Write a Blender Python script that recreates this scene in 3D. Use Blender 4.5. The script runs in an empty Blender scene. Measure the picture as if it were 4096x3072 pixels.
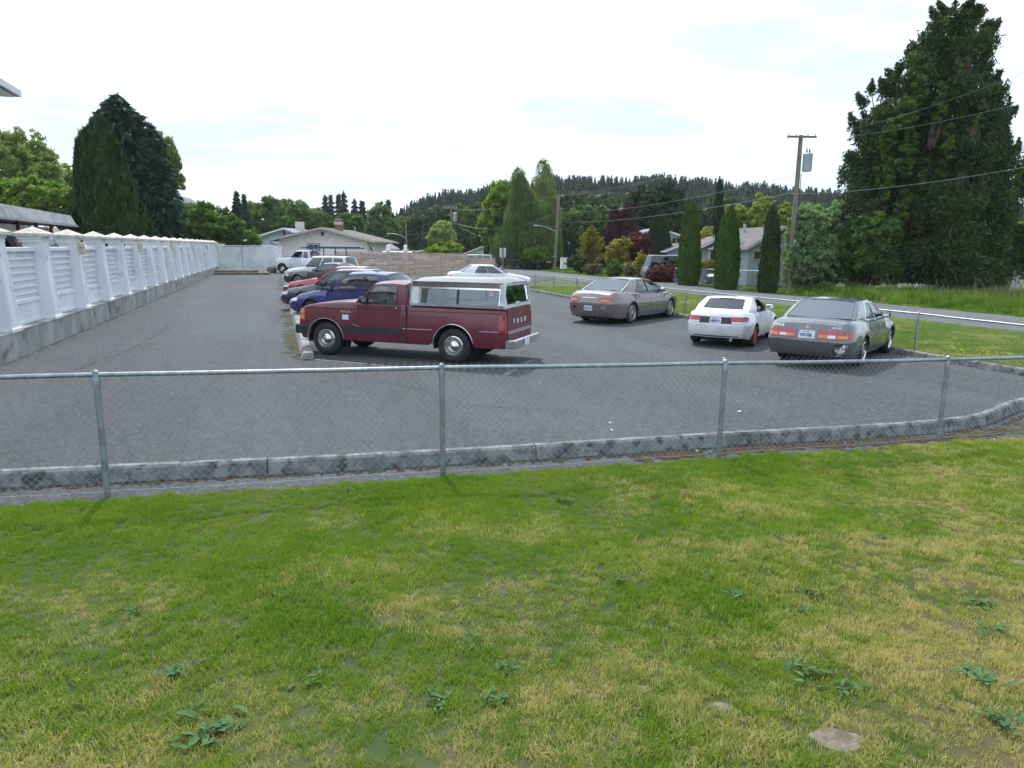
import bpy, math, random
import numpy as np
from mathutils import Vector, Matrix
from mathutils.bvhtree import BVHTree
random.seed(7); RNG = np.random.default_rng(7)
SC = bpy.context.scene; COL = SC.collection
R_ = math.radians
# ------------------------------------------------------------ camera, world, sun
FPX, CAMH, ROLL, V0 = 2900., 2.35, .012, 994
PIT = math.atan((1536-V0)/FPX); CP, SP = math.cos(PIT), math.sin(PIT)
cam = bpy.data.cameras.new('camera'); camo = bpy.data.objects.new('camera', cam); COL.objects.link(camo)
cam.sensor_width = 36; cam.lens = FPX/4096*36; cam.clip_end = 9000; cam.clip_start = .05
e1, e2, fw = Vector((1,0,0)), Vector((0,SP,CP)), Vector((0,CP,-SP))
rt = e1*math.cos(ROLL)+e2*math.sin(ROLL); up = e2*math.cos(ROLL)-e1*math.sin(ROLL)
m = Matrix((rt, up, -fw)).transposed().to_4x4(); m.translation = (0,0,CAMH); camo.matrix_world = m
SC.camera = camo
SUN_EL, SUN_AZ = R_(54), R_(-17)      # azimuth from +Y, positive to the right
sd = Vector((math.sin(SUN_AZ)*math.cos(SUN_EL), math.cos(SUN_AZ)*math.cos(SUN_EL), math.sin(SUN_EL)))
sl = bpy.data.lights.new('sun', 'SUN'); sl.energy = 3.1; sl.angle = R_(1.6); sl.color = (1,.96,.9)
so = bpy.data.objects.new('sun', sl); COL.objects.link(so); so.rotation_euler = sd.to_track_quat('Z','Y').to_euler()
W = bpy.data.worlds.new('World'); SC.world = W; W.use_nodes = True
nt = W.node_tree; N = nt.nodes; L = nt.links
bg = N['Background']; bg.inputs[1].default_value = .1
sky = N.new('ShaderNodeTexSky'); sky.sky_type = 'NISHITA'; sky.sun_disc = False
sky.sun_elevation = SUN_EL; sky.sun_rotation = SUN_AZ; sky.air_density = 1; sky.dust_density = 1.5
tc = N.new('ShaderNodeTexCoord'); sx = N.new('ShaderNodeSeparateXYZ'); L.new(tc.outputs['Generated'], sx.inputs[0])
def wm(op, a, b=None, c=None, clamp=False):
    n = N.new('ShaderNodeMath'); n.operation = op; n.use_clamp = clamp
    for i, q in enumerate((a, b, c)):
        if q is None: continue
        if isinstance(q, (int, float)): n.inputs[i].default_value = q
        else: L.new(q, n.inputs[i])
    return n.outputs[0]
den = wm('ADD', wm('MAXIMUM', sx.outputs[2], 0), .12)
cx = N.new('ShaderNodeCombineXYZ'); L.new(wm('DIVIDE', sx.outputs[0], den), cx.inputs[0]); L.new(wm('DIVIDE', sx.outputs[1], den), cx.inputs[1])
def wnoise(scale, det, off, stretch=(1,1,1)):
    mp = N.new('ShaderNodeMapping'); mp.inputs[1].default_value = off; mp.inputs[3].default_value = stretch; L.new(cx.outputs[0], mp.inputs[0])
    n = N.new('ShaderNodeTexNoise'); n.inputs['Scale'].default_value = scale; n.inputs['Detail'].default_value = det; n.inputs['Roughness'].default_value = .55
    L.new(mp.outputs[0], n.inputs[0]); return n.outputs[0]
def wramp(x, lo, hi):
    n = N.new('ShaderNodeMapRange'); n.interpolation_type = 'SMOOTHSTEP'; L.new(x, n.inputs[0]); n.inputs[1].default_value = lo; n.inputs[2].default_value = hi; return n.outputs[0]
def wmix(f, a, b):
    n = N.new('ShaderNodeMix'); n.data_type = 'RGBA'; L.new(f, n.inputs[0])
    for i, q in ((6, a), (7, b)):
        if isinstance(q, tuple): n.inputs[i].default_value = (*q, 1)
        else: L.new(q, n.inputs[i])
    return n.outputs[2]
cover = wramp(wnoise(.32, 4, (2.35,1.2,3.1)), .40, .58)
grey = wmix(wramp(wnoise(.8, 5, (7.6,.05,1.3), (.8,1.15,1)), .42, .60), (12.5,13.6,15.4), (6.9,8.2,10.2))
pale = wmix(wramp(wnoise(.6, 3, (2.2,1.3,0)), .3, .7), (9.0,11.4,13.6), (11.5,13.0,14.6))
nis = N.new('ShaderNodeMix'); nis.data_type = 'RGBA'; nis.inputs[0].default_value = .75
L.new(sky.outputs[0], nis.inputs[6]); L.new(pale, nis.inputs[7])
L.new(wmix(cover, nis.outputs[2], grey), bg.inputs[0])
SC.view_settings.view_transform = 'Standard'; SC.view_settings.look = 'None'; SC.view_settings.gamma = 1
SC.view_settings.exposure = .35; SC.view_settings.use_curve_mapping = False
SC.cycles.max_bounces = 6; SC.cycles.transparent_max_bounces = 24; SC.cycles.volume_bounces = 0
SC.cycles.use_denoising = True

def ray(u, v):
    X = (u-2048)/FPX; Y = (1536-v)/FPX
    x = X*math.cos(ROLL)-Y*math.sin(ROLL); h = X*math.sin(ROLL)+Y*math.cos(ROLL)
    return (x, CP+h*SP, -SP+h*CP)
def G(u, v, z=0):                     # ground point seen at a photo pixel
    r = ray(u, v); t = (z-CAMH)/r[2]; return (r[0]*t, r[1]*t)
def XZ(u, v, Y):                      # x and z of a photo pixel at distance Y
    r = ray(u, v); t = Y/r[1]; return (r[0]*t, CAMH+r[2]*t)

# ------------------------------------------------------------ materials
def _n(t, kind, **kw):
    n = t.nodes.new(kind)
    for k, v in kw.items(): setattr(n, k, v)
    return n
def _noise(t, scale, det=3, vec=None, rough=.55):
    n = _n(t, 'ShaderNodeTexNoise'); n.inputs['Scale'].default_value = scale; n.inputs['Detail'].default_value = det; n.inputs['Roughness'].default_value = rough
    if vec: t.links.new(vec, n.inputs[0])
    return n.outputs[0]
def _mix(t, f, a, b, typ='MIX'):
    n = _n(t, 'ShaderNodeMix', data_type='RGBA', blend_type=typ)
    for i, q in ((0, f), (6, a), (7, b)):
        if isinstance(q, tuple): n.inputs[i].default_value = (*q, 1)
        elif isinstance(q, (int, float)): n.inputs[i].default_value = q
        else: t.links.new(q, n.inputs[i])
    return n.outputs[2]
def _rng(t, x, lo, hi, a=0., b=1.):
    n = _n(t, 'ShaderNodeMapRange', interpolation_type='SMOOTHSTEP'); t.links.new(x, n.inputs[0])
    for i, q in ((1, lo), (2, hi), (3, a), (4, b)): n.inputs[i].default_value = q
    return n.outputs[0]
def _pos(t, scale=None):
    g = _n(t, 'ShaderNodeNewGeometry').outputs['Position']
    if scale:
        mp = _n(t, 'ShaderNodeMapping'); mp.inputs[3].default_value = scale; t.links.new(g, mp.inputs[0]); return mp.outputs[0]
    return g
def _obj(t, scale=None):
    g = _n(t, 'ShaderNodeTexCoord').outputs['Object']
    if scale:
        mp = _n(t, 'ShaderNodeMapping'); mp.inputs[3].default_value = scale; t.links.new(g, mp.inputs[0]); return mp.outputs[0]
    return g
def newmat(name):
    mt = bpy.data.materials.new(name); mt.use_nodes = True; return mt, mt.node_tree, mt.node_tree.nodes['Principled BSDF']
def mat(name, c, c2=None, scale=6, rough=.6, metal=0, bump=0, bscale=None, coat=0, stretch=None, lo=.35, hi=.65, spec=.5, dirt=None, objc=False):
    mt, t, p = newmat(name)
    if c2 is None: c2 = tuple(x*.86 for x in c)
    vec = (_obj if objc else _pos)(t, stretch)
    nz = _noise(t, scale, 4, vec)
    col = _mix(t, _rng(t, nz, lo, hi), c, c2)
    if dirt:
        col = _mix(t, _rng(t, _noise(t, dirt[1], 5, _pos(t)), dirt[2], dirt[3]), col, dirt[0])
    t.links.new(col, p.inputs['Base Color']); p.inputs['Roughness'].default_value = rough; p.inputs['Metallic'].default_value = metal
    p.inputs['Coat Weight'].default_value = coat; p.inputs['Coat Roughness'].default_value = .06; p.inputs['Specular IOR Level'].default_value = spec
    if bump:
        b = _n(t, 'ShaderNodeBump'); b.inputs[0].default_value = bump; b.inputs[1].default_value = .02
        t.links.new(_noise(t, bscale or scale*5, 5, vec), b.inputs['Height']); t.links.new(b.outputs[0], p.inputs['Normal'])
    return mt
def paint(name, c, metal=0., rough=.35, coat=.6):
    mt, t, p = newmat(name); vec = _obj(t)
    col = _mix(t, _rng(t, _noise(t, 2.2, 5, vec), .35, .75), c, tuple(x*.8+.012 for x in c))
    g = _n(t, 'ShaderNodeSeparateXYZ'); t.links.new(vec, g.inputs[0])     # road dust on the sills
    col = _mix(t, _rng(t, g.outputs[2], .45, .12, 0, .15), col, (.11,.10,.09))
    t.links.new(col, p.inputs['Base Color']); p.inputs['Metallic'].default_value = metal
    t.links.new(_rng(t, _noise(t, 5, 4, vec), .3, .8, rough-.06, rough+.1), p.inputs['Roughness'])
    p.inputs['Coat Weight'].default_value = coat; p.inputs['Coat Roughness'].default_value = .05
    return mt
def glass(name, tint=(.25,.32,.30), refl=1.):
    mt, t, p = newmat(name); t.nodes.remove(p); o = t.nodes['Material Output']
    tr = _n(t, 'ShaderNodeBsdfTransparent'); tr.inputs[0].default_value = (*tint, 1)
    gl = _n(t, 'ShaderNodeBsdfGlossy'); gl.inputs['Roughness'].default_value = .015; gl.inputs[0].default_value = (.9*refl,.95*refl,refl,1)
    fr = _n(t, 'ShaderNodeFresnel'); fr.inputs[0].default_value = 1.95
    mx = _n(t, 'ShaderNodeMixShader'); t.links.new(fr.outputs[0], mx.inputs[0]); t.links.new(tr.outputs[0], mx.inputs[1]); t.links.new(gl.outputs[0], mx.inputs[2])
    t.links.new(mx.outputs[0], o.inputs[0]); return mt
def leafmat(name, dark, light, yellow=None, trans=.35, s1=.9, s2=7., rough=.55):
    mt, t, p = newmat(name); o = t.nodes['Material Output']
    f = _mix(t, .5, _noise(t, s1, 2, _pos(t)), _noise(t, s2, 2, _pos(t)))
    col = _mix(t, _rng(t, f, .38, .64), dark, light)
    if yellow: col = _mix(t, _rng(t, _noise(t, s1*1.7, 2, _pos(t, (1,1,.8))), .52, .68), col, yellow)
    t.links.new(col, p.inputs['Base Color']); p.inputs['Roughness'].default_value = rough; p.inputs['Specular IOR Level'].default_value = .3
    tr = _n(t, 'ShaderNodeBsdfTranslucent'); t.links.new(_mix(t, 1., col, (1.5,1.7,.7), 'MULTIPLY'), tr.inputs[0])
    mx = _n(t, 'ShaderNodeMixShader'); mx.inputs[0].default_value = trans
    t.links.new(p.outputs[0], mx.inputs[1]); t.links.new(tr.outputs[0], mx.inputs[2]); t.links.new(mx.outputs[0], o.inputs[0])
    return mt
M = {}
def defm(key, fn, *a, **k): M[key] = fn(key, *a, **k)
defm('chrome', mat, (.75,.76,.78), (.6,.61,.63), rough=.12, metal=1)
defm('alloy', mat, (.55,.56,.58), (.42,.43,.45), rough=.28, metal=.9)
defm('galvanised', mat, (.33,.37,.41), (.24,.28,.32), scale=9, rough=.42, metal=.75)
defm('wire', mat, (.46,.52,.53), (.32,.37,.38), scale=9, rough=.45, metal=.6)
defm('rubber', mat, (.018,.018,.02), (.03,.03,.03), rough=.8)
defm('black_trim', mat, (.02,.02,.023), (.03,.03,.033), rough=.5)
defm('dark_interior', mat, (.035,.035,.04), (.05,.05,.055), rough=.8)
defm('grey_interior', mat, (.13,.13,.14), (.09,.09,.10), rough=.8)
defm('tan_interior', mat, (.30,.26,.20), (.22,.19,.15), rough=.8)
defm('underbody', mat, (.02,.02,.02), (.035,.03,.028), rough=.9)
defm('red_lens', mat, (.42,.012,.015), (.30,.01,.012), rough=.15, coat=1)
defm('amber_lens', mat, (.75,.22,.02), (.6,.16,.015), rough=.15, coat=1)
defm('clear_lens', mat, (.7,.72,.74), (.5,.52,.55), rough=.1, coat=1)
defm('glass', glass); defm('dark_glass', glass, (.03,.035,.04)); defm('sky_glass', glass, (.12,.14,.15))
M['sky_glass'].node_tree.nodes['Fresnel'].inputs[0].default_value = 3.2; defm('light_glass', glass, (.70,.76,.75))
defm('house_glass', mat, (.03,.04,.05), (.06,.07,.08), scale=1, rough=.06, spec=1)
defm('plate_white', mat, (.72,.75,.80), (.55,.65,.78), scale=12, rough=.4)
defm('plate_blue', mat, (.04,.07,.22), rough=.4)
defm('white_paint', mat, (.78,.79,.80), (.68,.69,.70), scale=1.5, rough=.55, bump=.05)
defm('white_wall', mat, (.76,.77,.80), (.66,.68,.71), scale=.8, rough=.6, bump=.08, bscale=40, dirt=((.40,.40,.35), 2.6, .56, .80))
defm('cap_concrete', mat, (.66,.64,.58), (.45,.42,.36), scale=9, rough=.8, bump=.3, dirt=((.30,.25,.17), 5, .55, .75))
defm('red_sticker', mat, (.55,.05,.08), rough=.4)
defm('wood_pole', mat, (.23,.19,.15), (.14,.115,.09), scale=3, rough=.85, bump=.4, stretch=(6,6,.6))
defm('bark', mat, (.09,.07,.055), (.05,.04,.03), scale=6, rough=.9, bump=.5)
defm('pale_bark', mat, (.42,.40,.34), (.2,.18,.15), scale=4, rough=.9, bump=.3)

# ------------------------------------------------------------ mesh builder
def tag(o, label=None, cat=None, group=None, kind=None):
    if label: o['label'] = label
    if cat: o['category'] = cat
    if group: o['group'] = group
    if kind: o['kind'] = kind
    return o
def link(name, me, mt, parent=None):
    o = bpy.data.objects.new(name, me); COL.objects.link(o)
    if mt is not None:
        me.materials.clear(); me.materials.append(M[mt] if isinstance(mt, str) else mt)
    if parent: o.parent = parent
    return o
def npmesh(name, verts, faces, quad=True):
    me = bpy.data.meshes.new(name); k = faces.shape[1]
    me.vertices.add(len(verts)); me.vertices.foreach_set('co', verts.astype(np.float32).ravel())
    me.loops.add(faces.size); me.loops.foreach_set('vertex_index', faces.astype(np.int32).ravel())
    me.polygons.add(len(faces)); me.polygons.foreach_set('loop_start', np.arange(0, faces.size, k, dtype=np.int32))
    me.polygons.foreach_set('loop_total', np.full(len(faces), k, dtype=np.int32)); me.update(calc_edges=True); return me
class MB:
    def __init__(s): s.v = []; s.f = []
    def add(s, vs, fs):
        b = len(s.v); s.v += [tuple(p) for p in vs]; s.f += [tuple(b+i for i in f) for f in fs]; return s
    def hexa(s, p): return s.add(p, [(0,3,2,1),(4,5,6,7),(0,1,5,4),(1,2,6,5),(2,3,7,6),(3,0,4,7)])
    def box(s, c, d, rz=0, bev=0):
        x, y, z = d[0]/2, d[1]/2, d[2]/2; ca, sa = math.cos(rz), math.sin(rz)
        tr = lambda a, b, e: (c[0]+a*ca-b*sa, c[1]+a*sa+b*ca, c[2]+e)
        if not bev: return s.hexa([tr(a, b, e) for e in (-z, z) for a, b in ((-x,-y),(x,-y),(x,y),(-x,y))])
        i = bev; R = []
        for e, q in ((-z, i), (-z+i, 0), (z-i, 0), (z, i)):
            for a, b in ((-x+i+q*.0,-y),(x-i,-y),(x,-y+i),(x,y-i),(x-i,y),(-x+i,y),(-x,y-i),(-x,-y+i)):
                a2 = max(-x+q, min(x-q, a)); b2 = max(-y+q, min(y-q, b)); R.append(tr(a2, b2, e))
        fs = [tuple(range(7,-1,-1)), tuple(range(24,32))]
        for k in range(3):
            for j in range(8): fs.append((k*8+j, k*8+(j+1)%8, k*8+8+(j+1)%8, k*8+8+j))
        return s.add(R, fs)
    def tube(s, pts, r, n=8, cap=True):
        pts = [Vector(p) for p in pts]; rs = r if isinstance(r, (list, tuple)) else [r]*len(pts); rings = []; u = None
        for i, p in enumerate(pts):
            d = (pts[min(i+1, len(pts)-1)]-pts[max(i-1, 0)]).normalized()
            if u is None: u = d.orthogonal().normalized()
            u = (u-d*u.dot(d)); u = u.normalized() if u.length > 1e-6 else d.orthogonal().normalized(); w = d.cross(u)
            rings += [p+(u*math.cos(2*math.pi*k/n)+w*math.sin(2*math.pi*k/n))*rs[i] for k in range(n)]
        fs = [(i*n+k, i*n+(k+1)%n, (i+1)*n+(k+1)%n, (i+1)*n+k) for i in range(len(pts)-1) for k in range(n)]
        if cap: fs += [tuple(range(n-1,-1,-1)), tuple((len(pts)-1)*n+k for k in range(n))]
        return s.add(rings, fs)
    def lathe(s, prof, n=20, o=(0,0,0), axis='z'):
        P = []
        for r, h in prof:
            for k in range(n):
                a = 2*math.pi*k/n; x, y = r*math.cos(a), r*math.sin(a)
                P.append((o[0]+x, o[1]+y, o[2]+h) if axis == 'z' else (o[0]+x, o[1]+h, o[2]+y))
        fs = [(i*n+k, i*n+(k+1)%n, (i+1)*n+(k+1)%n, (i+1)*n+k) for i in range(len(prof)-1) for k in range(n)]
        return s.add(P, fs)
    def prism(s, poly, y0, y1, plane='xz'):   # outline in a plane, extruded along the third axis
        n = len(poly); mk = {'xz': lambda a, b, t: (a, t, b), 'yz': lambda a, b, t: (t, a, b), 'xy': lambda a, b, t: (a, b, t)}[plane]
        return s.add([mk(a, b, y0) for a, b in poly]+[mk(a, b, y1) for a, b in poly],
                     [tuple(range(n-1,-1,-1)), tuple(range(n, 2*n))]+[(i, (i+1)%n, n+(i+1)%n, n+i) for i in range(n)])
    def grid(s, rows, flip=False):
        n = len(rows[0]); f = [(i*n+j, i*n+j+1, (i+1)*n+j+1, (i+1)*n+j) for i in range(len(rows)-1) for j in range(n-1)]
        if flip: f = [q[::-1] for q in f]
        return s.add([p for r in rows for p in r], f)
    def mesh(s, name, smooth=None):
        me = bpy.data.meshes.new(name); me.from_pydata(s.v, [], s.f); me.update()
        if smooth is not None:
            me.polygons.foreach_set('use_smooth', [True]*len(me.polygons)); me.set_sharp_from_angle(angle=R_(smooth))
        return me
    def part(s, name, mt, parent=None, smooth=None, **kw): return tag(link(name, s.mesh(name, smooth), mt, parent), **kw)
def thing(name, label, cat, loc=(0,0,0), rz=0, group=None, scale=1):
    o = bpy.data.objects.new(name, None); COL.objects.link(o); o.empty_display_size = .2
    o.location = loc; o.rotation_euler = (0,0,rz); o.scale = (scale,)*3
    return tag(o, label, cat, group)
def copy_tree(o, parent=None):
    c = o.copy(); COL.objects.link(c); c.parent = parent
    for ch in list(o.children): copy_tree(ch, c)
    return c
def text_mb(txt, size, ext=.004, sx=1., bold=0):
    cu = bpy.data.curves.new('lettering', 'FONT'); cu.body = txt; cu.size = size; cu.extrude = ext; cu.align_x = 'CENTER'; cu.align_y = 'CENTER'; cu.offset = bold; cu.resolution_u = 2
    ob = bpy.data.objects.new('lettering', cu); dg = bpy.context.evaluated_depsgraph_get()
    COL.objects.link(ob); dg.update(); me = bpy.data.meshes.new_from_object(ob.evaluated_get(dg))
    mb = MB(); mb.add([(v.co.x*sx, v.co.y, v.co.z) for v in me.vertices], [tuple(p.vertices) for p in me.polygons])
    bpy.data.objects.remove(ob); bpy.data.curves.remove(cu); bpy.data.meshes.remove(me); return mb
def xf(mb, f): mb.v = [f(*p) for p in mb.v]; return mb

# ------------------------------------------------------------ ground, lot, road
def sheet(name, poly, z, mt, kind='structure', thick=0):
    mb = MB()
    if thick: mb.prism([(x, y) for x, y in poly], z-thick, z, 'xy')
    else: mb.add([(x, y, z) for x, y in poly], [tuple(range(len(poly)))])
    return mb.part(name, mt, kind=kind)
def ground_mat():
    mt, t, p = newmat('ground_grass')
    n1 = _noise(t, .12, 4, _pos(t)); n2 = _noise(t, 2.5, 5, _pos(t))
    c = _mix(t, _rng(t, n1, .4, .65), (.05,.085,.018), (.12,.12,.04)); c = _mix(t, _rng(t, n2, .35, .7), c, (.035,.06,.012))
    t.links.new(c, p.inputs['Base Color']); p.inputs['Roughness'].default_value = .95
    b = _n(t, 'ShaderNodeBump'); b.inputs[0].default_value = .6; b.inputs[1].default_value = .05; t.links.new(_noise(t, 9, 5, _pos(t)), b.inputs['Height']); t.links.new(b.outputs[0], p.inputs['Normal'])
    return mt
M['ground'] = ground_mat()
def asphalt_mat(name, base, speck, lane=True, warm=.0):
    mt, t, p = newmat(name); P = _pos(t)
    rot = _n(t, 'ShaderNodeMapping'); rot.inputs[2].default_value = (0,0,R_(-17.5)); t.links.new(P, rot.inputs[0]); rp = rot.outputs[0]
    st = _n(t, 'ShaderNodeMapping'); st.inputs[3].default_value = (.55,.07,1); t.links.new(rp, st.inputs[0])
    big = _noise(t, .22, 4, P); lanes = _noise(t, 1., 4, st.outputs[0]); fine = _noise(t, 30, 4, P, .85)
    v = _n(t, 'ShaderNodeTexVoronoi'); v.inputs['Scale'].default_value = 38; t.links.new(P, v.inputs[0])
    c = _mix(t, _rng(t, big, .38, .62), tuple(x*1.18 for x in base), tuple(x*.78 for x in base))
    if lane: c = _mix(t, _rng(t, lanes, .42, .58, 0, .8), c, tuple(x*.52 for x in base))
    c = _mix(t, _rng(t, fine, .40, .62), tuple(x*.55 for x in base), c)
    c = _mix(t, _rng(t, _noise(t, 7, 6, P, .9), .40, .66, 0, .30), c, speck)
    vs_ = _n(t, 'ShaderNodeSeparateColor'); t.links.new(v.outputs['Color'], vs_.inputs[0])
    c = _mix(t, _rng(t, vs_.outputs[0], .55, 1., 0, .36), c, speck); c = _mix(t, _rng(t, vs_.outputs[1], .5, 1., 0, .38), c, tuple(x*.3 for x in base))
    c = _mix(t, _rng(t, _noise(t, .5, 6, P, .7), .60, .72, 0, .5), c, (.035,.032,.032))
    c = _mix(t, _rng(t, _noise(t, 1.1, 6, P, .7), .66, .76, 0, .5), c, (.10,.085,.06))
    t.links.new(c, p.inputs['Base Color']); p.inputs['Roughness'].default_value = .85; p.inputs['Specular IOR Level'].default_value = .25
    b = _n(t, 'ShaderNodeBump'); b.inputs[0].default_value = .9; b.inputs[1].default_value = .012; t.links.new(fine, b.inputs['Height']); t.links.new(b.outputs[0], p.inputs['Normal'])
    return mt
M['asphalt'] = asphalt_mat('asphalt', (.080,.089,.096), (.19,.205,.215))
M['road'] = asphalt_mat('road_asphalt', (.135,.142,.155), (.26,.27,.28), lane=False)
sheet('ground', [(-4000,-300),(4000,-300),(4000,7000),(-4000,7000)], -.03, 'ground')
LE = lambda x: 7.49+.262*(x-.45)                 # edge between asphalt strip and near lawn
kerbR = [(.54,42.2),(2.92,34.3),(5.35,27.2),(7.75,20.8),(9.05,17.2),(9.51,15.55),(10.1,13.9),(11.3,12.9),(13.5,12.6)]
sheet('parking_lot', [(-13,LE(-13)),(16,LE(16)-.1),(16,12.7)]+[(x,y) for x,y in kerbR[::-1]]+[(-.1,48.2),(3.2,58),(-.5,68),(-30,72),(-30,66),(-13,12)], 0, 'asphalt')
rn = lambda y: 15.6-.329*(y-21.85); rf = lambda y: 19.6-.322*(y-27.6)
sheet('road', [(rn(y), y) for y in (-20,10,30,47,90,140)]+[(rf(y), y) for y in (140,90,47,30,10,-20)], -.006, 'road')
sheet('driveway', [(rf(57),57),(rf(52.5),52.5),(16.5,55),(30,62),(30,67),(15,60)], -.010, 'road')

defm('crack_fill', mat, (.022,.022,.022), rough=1)
def crack(pts, w=.016):
    P = along([G(*p) for p in pts], .18); mb = MB(); a, b = [], []
    for i, p in enumerate(P):
        t = (P[min(i+1,len(P)-1)]-P[max(0,i-1)]); t = t.normalized() if t.length else Vector((1,0,0)); j = random.gauss(0,.03); ww = w*random.uniform(.3,1.2); c_ = p+Vector((-t.y,t.x,0))*j
        a.append((c_.x-t.y*ww, c_.y+t.x*ww, .0045)); b.append((c_.x+t.y*ww, c_.y-t.x*ww, .0045))
    mb.grid([a, b], True).part('asphalt_crack', 'crack_fill', kind='structure')
LATE_CRACKS = [([(848,1122),(930,1121),(1000,1124),(1078,1127)],.05),([(1480,1520),(1700,1560),(1850,1620),(2300,1650)],.006),([(2300,1250),(2450,1330),(2700,1390)],.008),([(300,1480),(520,1400),(640,1330),(720,1260)],.008),([(2800,1520),(3100,1560),(3420,1640)],.007),([(3420,1500),(3760,1530),(4050,1600)],.008),([(900,1700),(1300,1660),(1500,1690)],.005)]

# kerbs, block by block
defm('kerb', mat, (.24,.255,.255), (.13,.14,.143), scale=5, rough=.85, bump=.5, bscale=30, lo=.38, hi=.60, dirt=((.045,.05,.045), 7, .50, .66))
defm('kerb_pale', mat, (.30,.30,.29), (.17,.175,.17), scale=3, rough=.85, bump=.5, bscale=30, dirt=((.08,.08,.065), 6, .52, .7))
def along(path, ds):
    P = [Vector((*p, 0)) for p in path]; out = [P[0]]; acc = 0
    res = []
    for a, b in zip(P, P[1:]):
        d = (b-a).length; k = max(1, int(d/ds))
        res += [a.lerp(b, i/k) for i in range(k)]
    return res+[P[-1]]
for c_pts, c_w in LATE_CRACKS: crack(c_pts, c_w)
def smooth_path(path, it=2):
    P = [Vector((*p, 0)) for p in path]
    for _ in range(it):
        Q = [P[0]]
        for a, b in zip(P, P[1:]): Q += [a.lerp(b, .25), a.lerp(b, .75)]
        P = Q+[P[-1]]
    return [(p.x, p.y) for p in P]
def kerb(name, label, path, w, h, blk, mt, sm=0, side=1, gap=.014, tilt=.02):
    if sm: path = smooth_path(path, sm)
    pts = along(path, .32); k = thing(name, label, 'kerb', (pts[0].x, pts[0].y, 0)); o = pts[0].copy()
    D = [0]
    for a, b in zip(pts, pts[1:]): D.append(D[-1]+(b-a).length)
    nb = max(1, round(D[-1]/blk)); Lb = D[-1]/nb
    def at(s):
        s = max(0, min(D[-1]-1e-6, s)); i = max(j for j in range(len(D)-1) if D[j] <= s); q = (s-D[i])/(D[i+1]-D[i])
        t = (pts[i+1]-pts[i]).normalized(); return pts[i].lerp(pts[i+1], q), Vector((-t.y, t.x, 0))*side
    for b in range(nb):
        s0, s1 = b*Lb+gap/2, (b+1)*Lb-gap/2; n = max(2, int((s1-s0)/.35)); rows = []; dz = random.uniform(-.006, .006)
        for i in range(n+1):
            p, nn = at(s0+(s1-s0)*i/n); p = p-o
            rows.append([tuple(p+nn*a+Vector((0,0,z+dz))) for a, z in ((0,-.03),(tilt,h-.025),(tilt+.022,h),(w-.03,h),(w,h-.025),(w,-.03))])
        mb = MB().grid(rows, side > 0); l = len(mb.v); mb.f += [(0,1,2,3,4,5), tuple(l-6+j for j in (5,4,3,2,1,0))]
        mb.part('kerb_block', mt, k, 30)
    return k
kerb('concrete_kerb', 'long dark stained concrete kerb just behind the near chain link fence', [(-8.2,5.98),(-4.98,6.75),(-2.7,7.2),(-.75,7.66),(1.33,8.21),(2.95,8.67),(5.5,9.30),(6.66,9.84),(7.6,10.75),(8.7,11.45),(11,12.0)], .15, .16, 2.9, 'kerb', 2)
kerb('concrete_kerb', 'low grey kerb edging the grass strip beside the road', kerbR, .15, .14, 2.6, 'kerb', 1)
cr = kerb('parking_kerb', 'pale low concrete kerb row under the noses of the parked cars on the left', [(-4.42,15.0),(-7.06,23.2),(-8.28,26.85),(-9.95,32.1),(-13.1,42.),(-17.4,55.1)], .26, .15, 2.3, 'kerb_pale', 0, side=-1, gap=.05, tilt=.05)

# moss, litter, stall lines
defm('moss', mat, (.075,.07,.014), (.045,.048,.012), scale=9, rough=1, bump=1, dirt=((.07,.05,.03), 8, .5, .6))
defm('rust_litter', mat, (.085,.035,.018), (.035,.022,.015), scale=14, rough=1, bump=1, dirt=((.05,.05,.012), 4, .5, .65))
defm('line_paint', mat, (.22,.22,.22), (.13,.13,.135), scale=5, rough=.8, dirt=((.10,.10,.11), 6, .40, .6))
def blob(name, pts, r, mt, h=.012, label=None):   # irregular low mats along points
    V, Fc = [], []
    for (x, y), rr in zip(pts, r):
        b = len(V); n = 11; V.append((x, y, h)); ph = random.random()*6
        for k in range(n):
            a = 2*math.pi*k/n; q = rr*(.7+.35*math.sin(2*a+ph)+random.uniform(-.2,.2)); V.append((x+q*math.cos(a), y+q*math.sin(a)*.9, .0035+random.random()*.003))
        Fc += [(b, b+1+k, b+1+(k+1)%n) for k in range(n)]
    mb = MB(); mb.v = V; mb.f = Fc; return mb.part(name, mt, kind='stuff', label=label)
cl = [(-4.42,15.0),(-7.06,23.2),(-8.28,26.85),(-9.95,32.1),(-13.1,42.),(-17.4,55.1)]
def onpath(path, n, off):
    P = along(path, .5); out = []
    for _ in range(n):
        i = random.randrange(len(P)-1); q = P[i].lerp(P[i+1], random.random()); t = (P[i+1]-P[i]).normalized(); o = random.gauss(*off); out.append((q.x-t.y*o, q.y+t.x*o))
    return out
a = onpath(cl[:2], 60, (.12,.09)); blob('moss', a, [random.uniform(.06,.2) for _ in a], 'moss')
a = onpath(cl[:2], 40, (-.42,.06)); blob('moss', a, [random.uniform(.06,.16) for _ in a], 'moss')
a = [G(*q) for q in ((1185,1355),(1175,1370),(1165,1385),(1190,1400),(1205,1425),(1160,1262),(1140,1268),(1178,1280),(1190,1300),(1215,1438),(1255,1395),(1262,1415))]
blob('moss', a, [.38,.3,.25,.3,.22,.4,.3,.3,.25,.2,.25,.22], 'moss')
a = onpath(cl[1:], 90, (.1,.15)); blob('moss', a, [random.uniform(.08,.25) for _ in a], 'moss')
a = onpath([(-10.35,14.9),(-24,58)], 110, (-.12,.12)); blob('moss', a, [random.uniform(.06,.2) for _ in a], 'moss')
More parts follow.
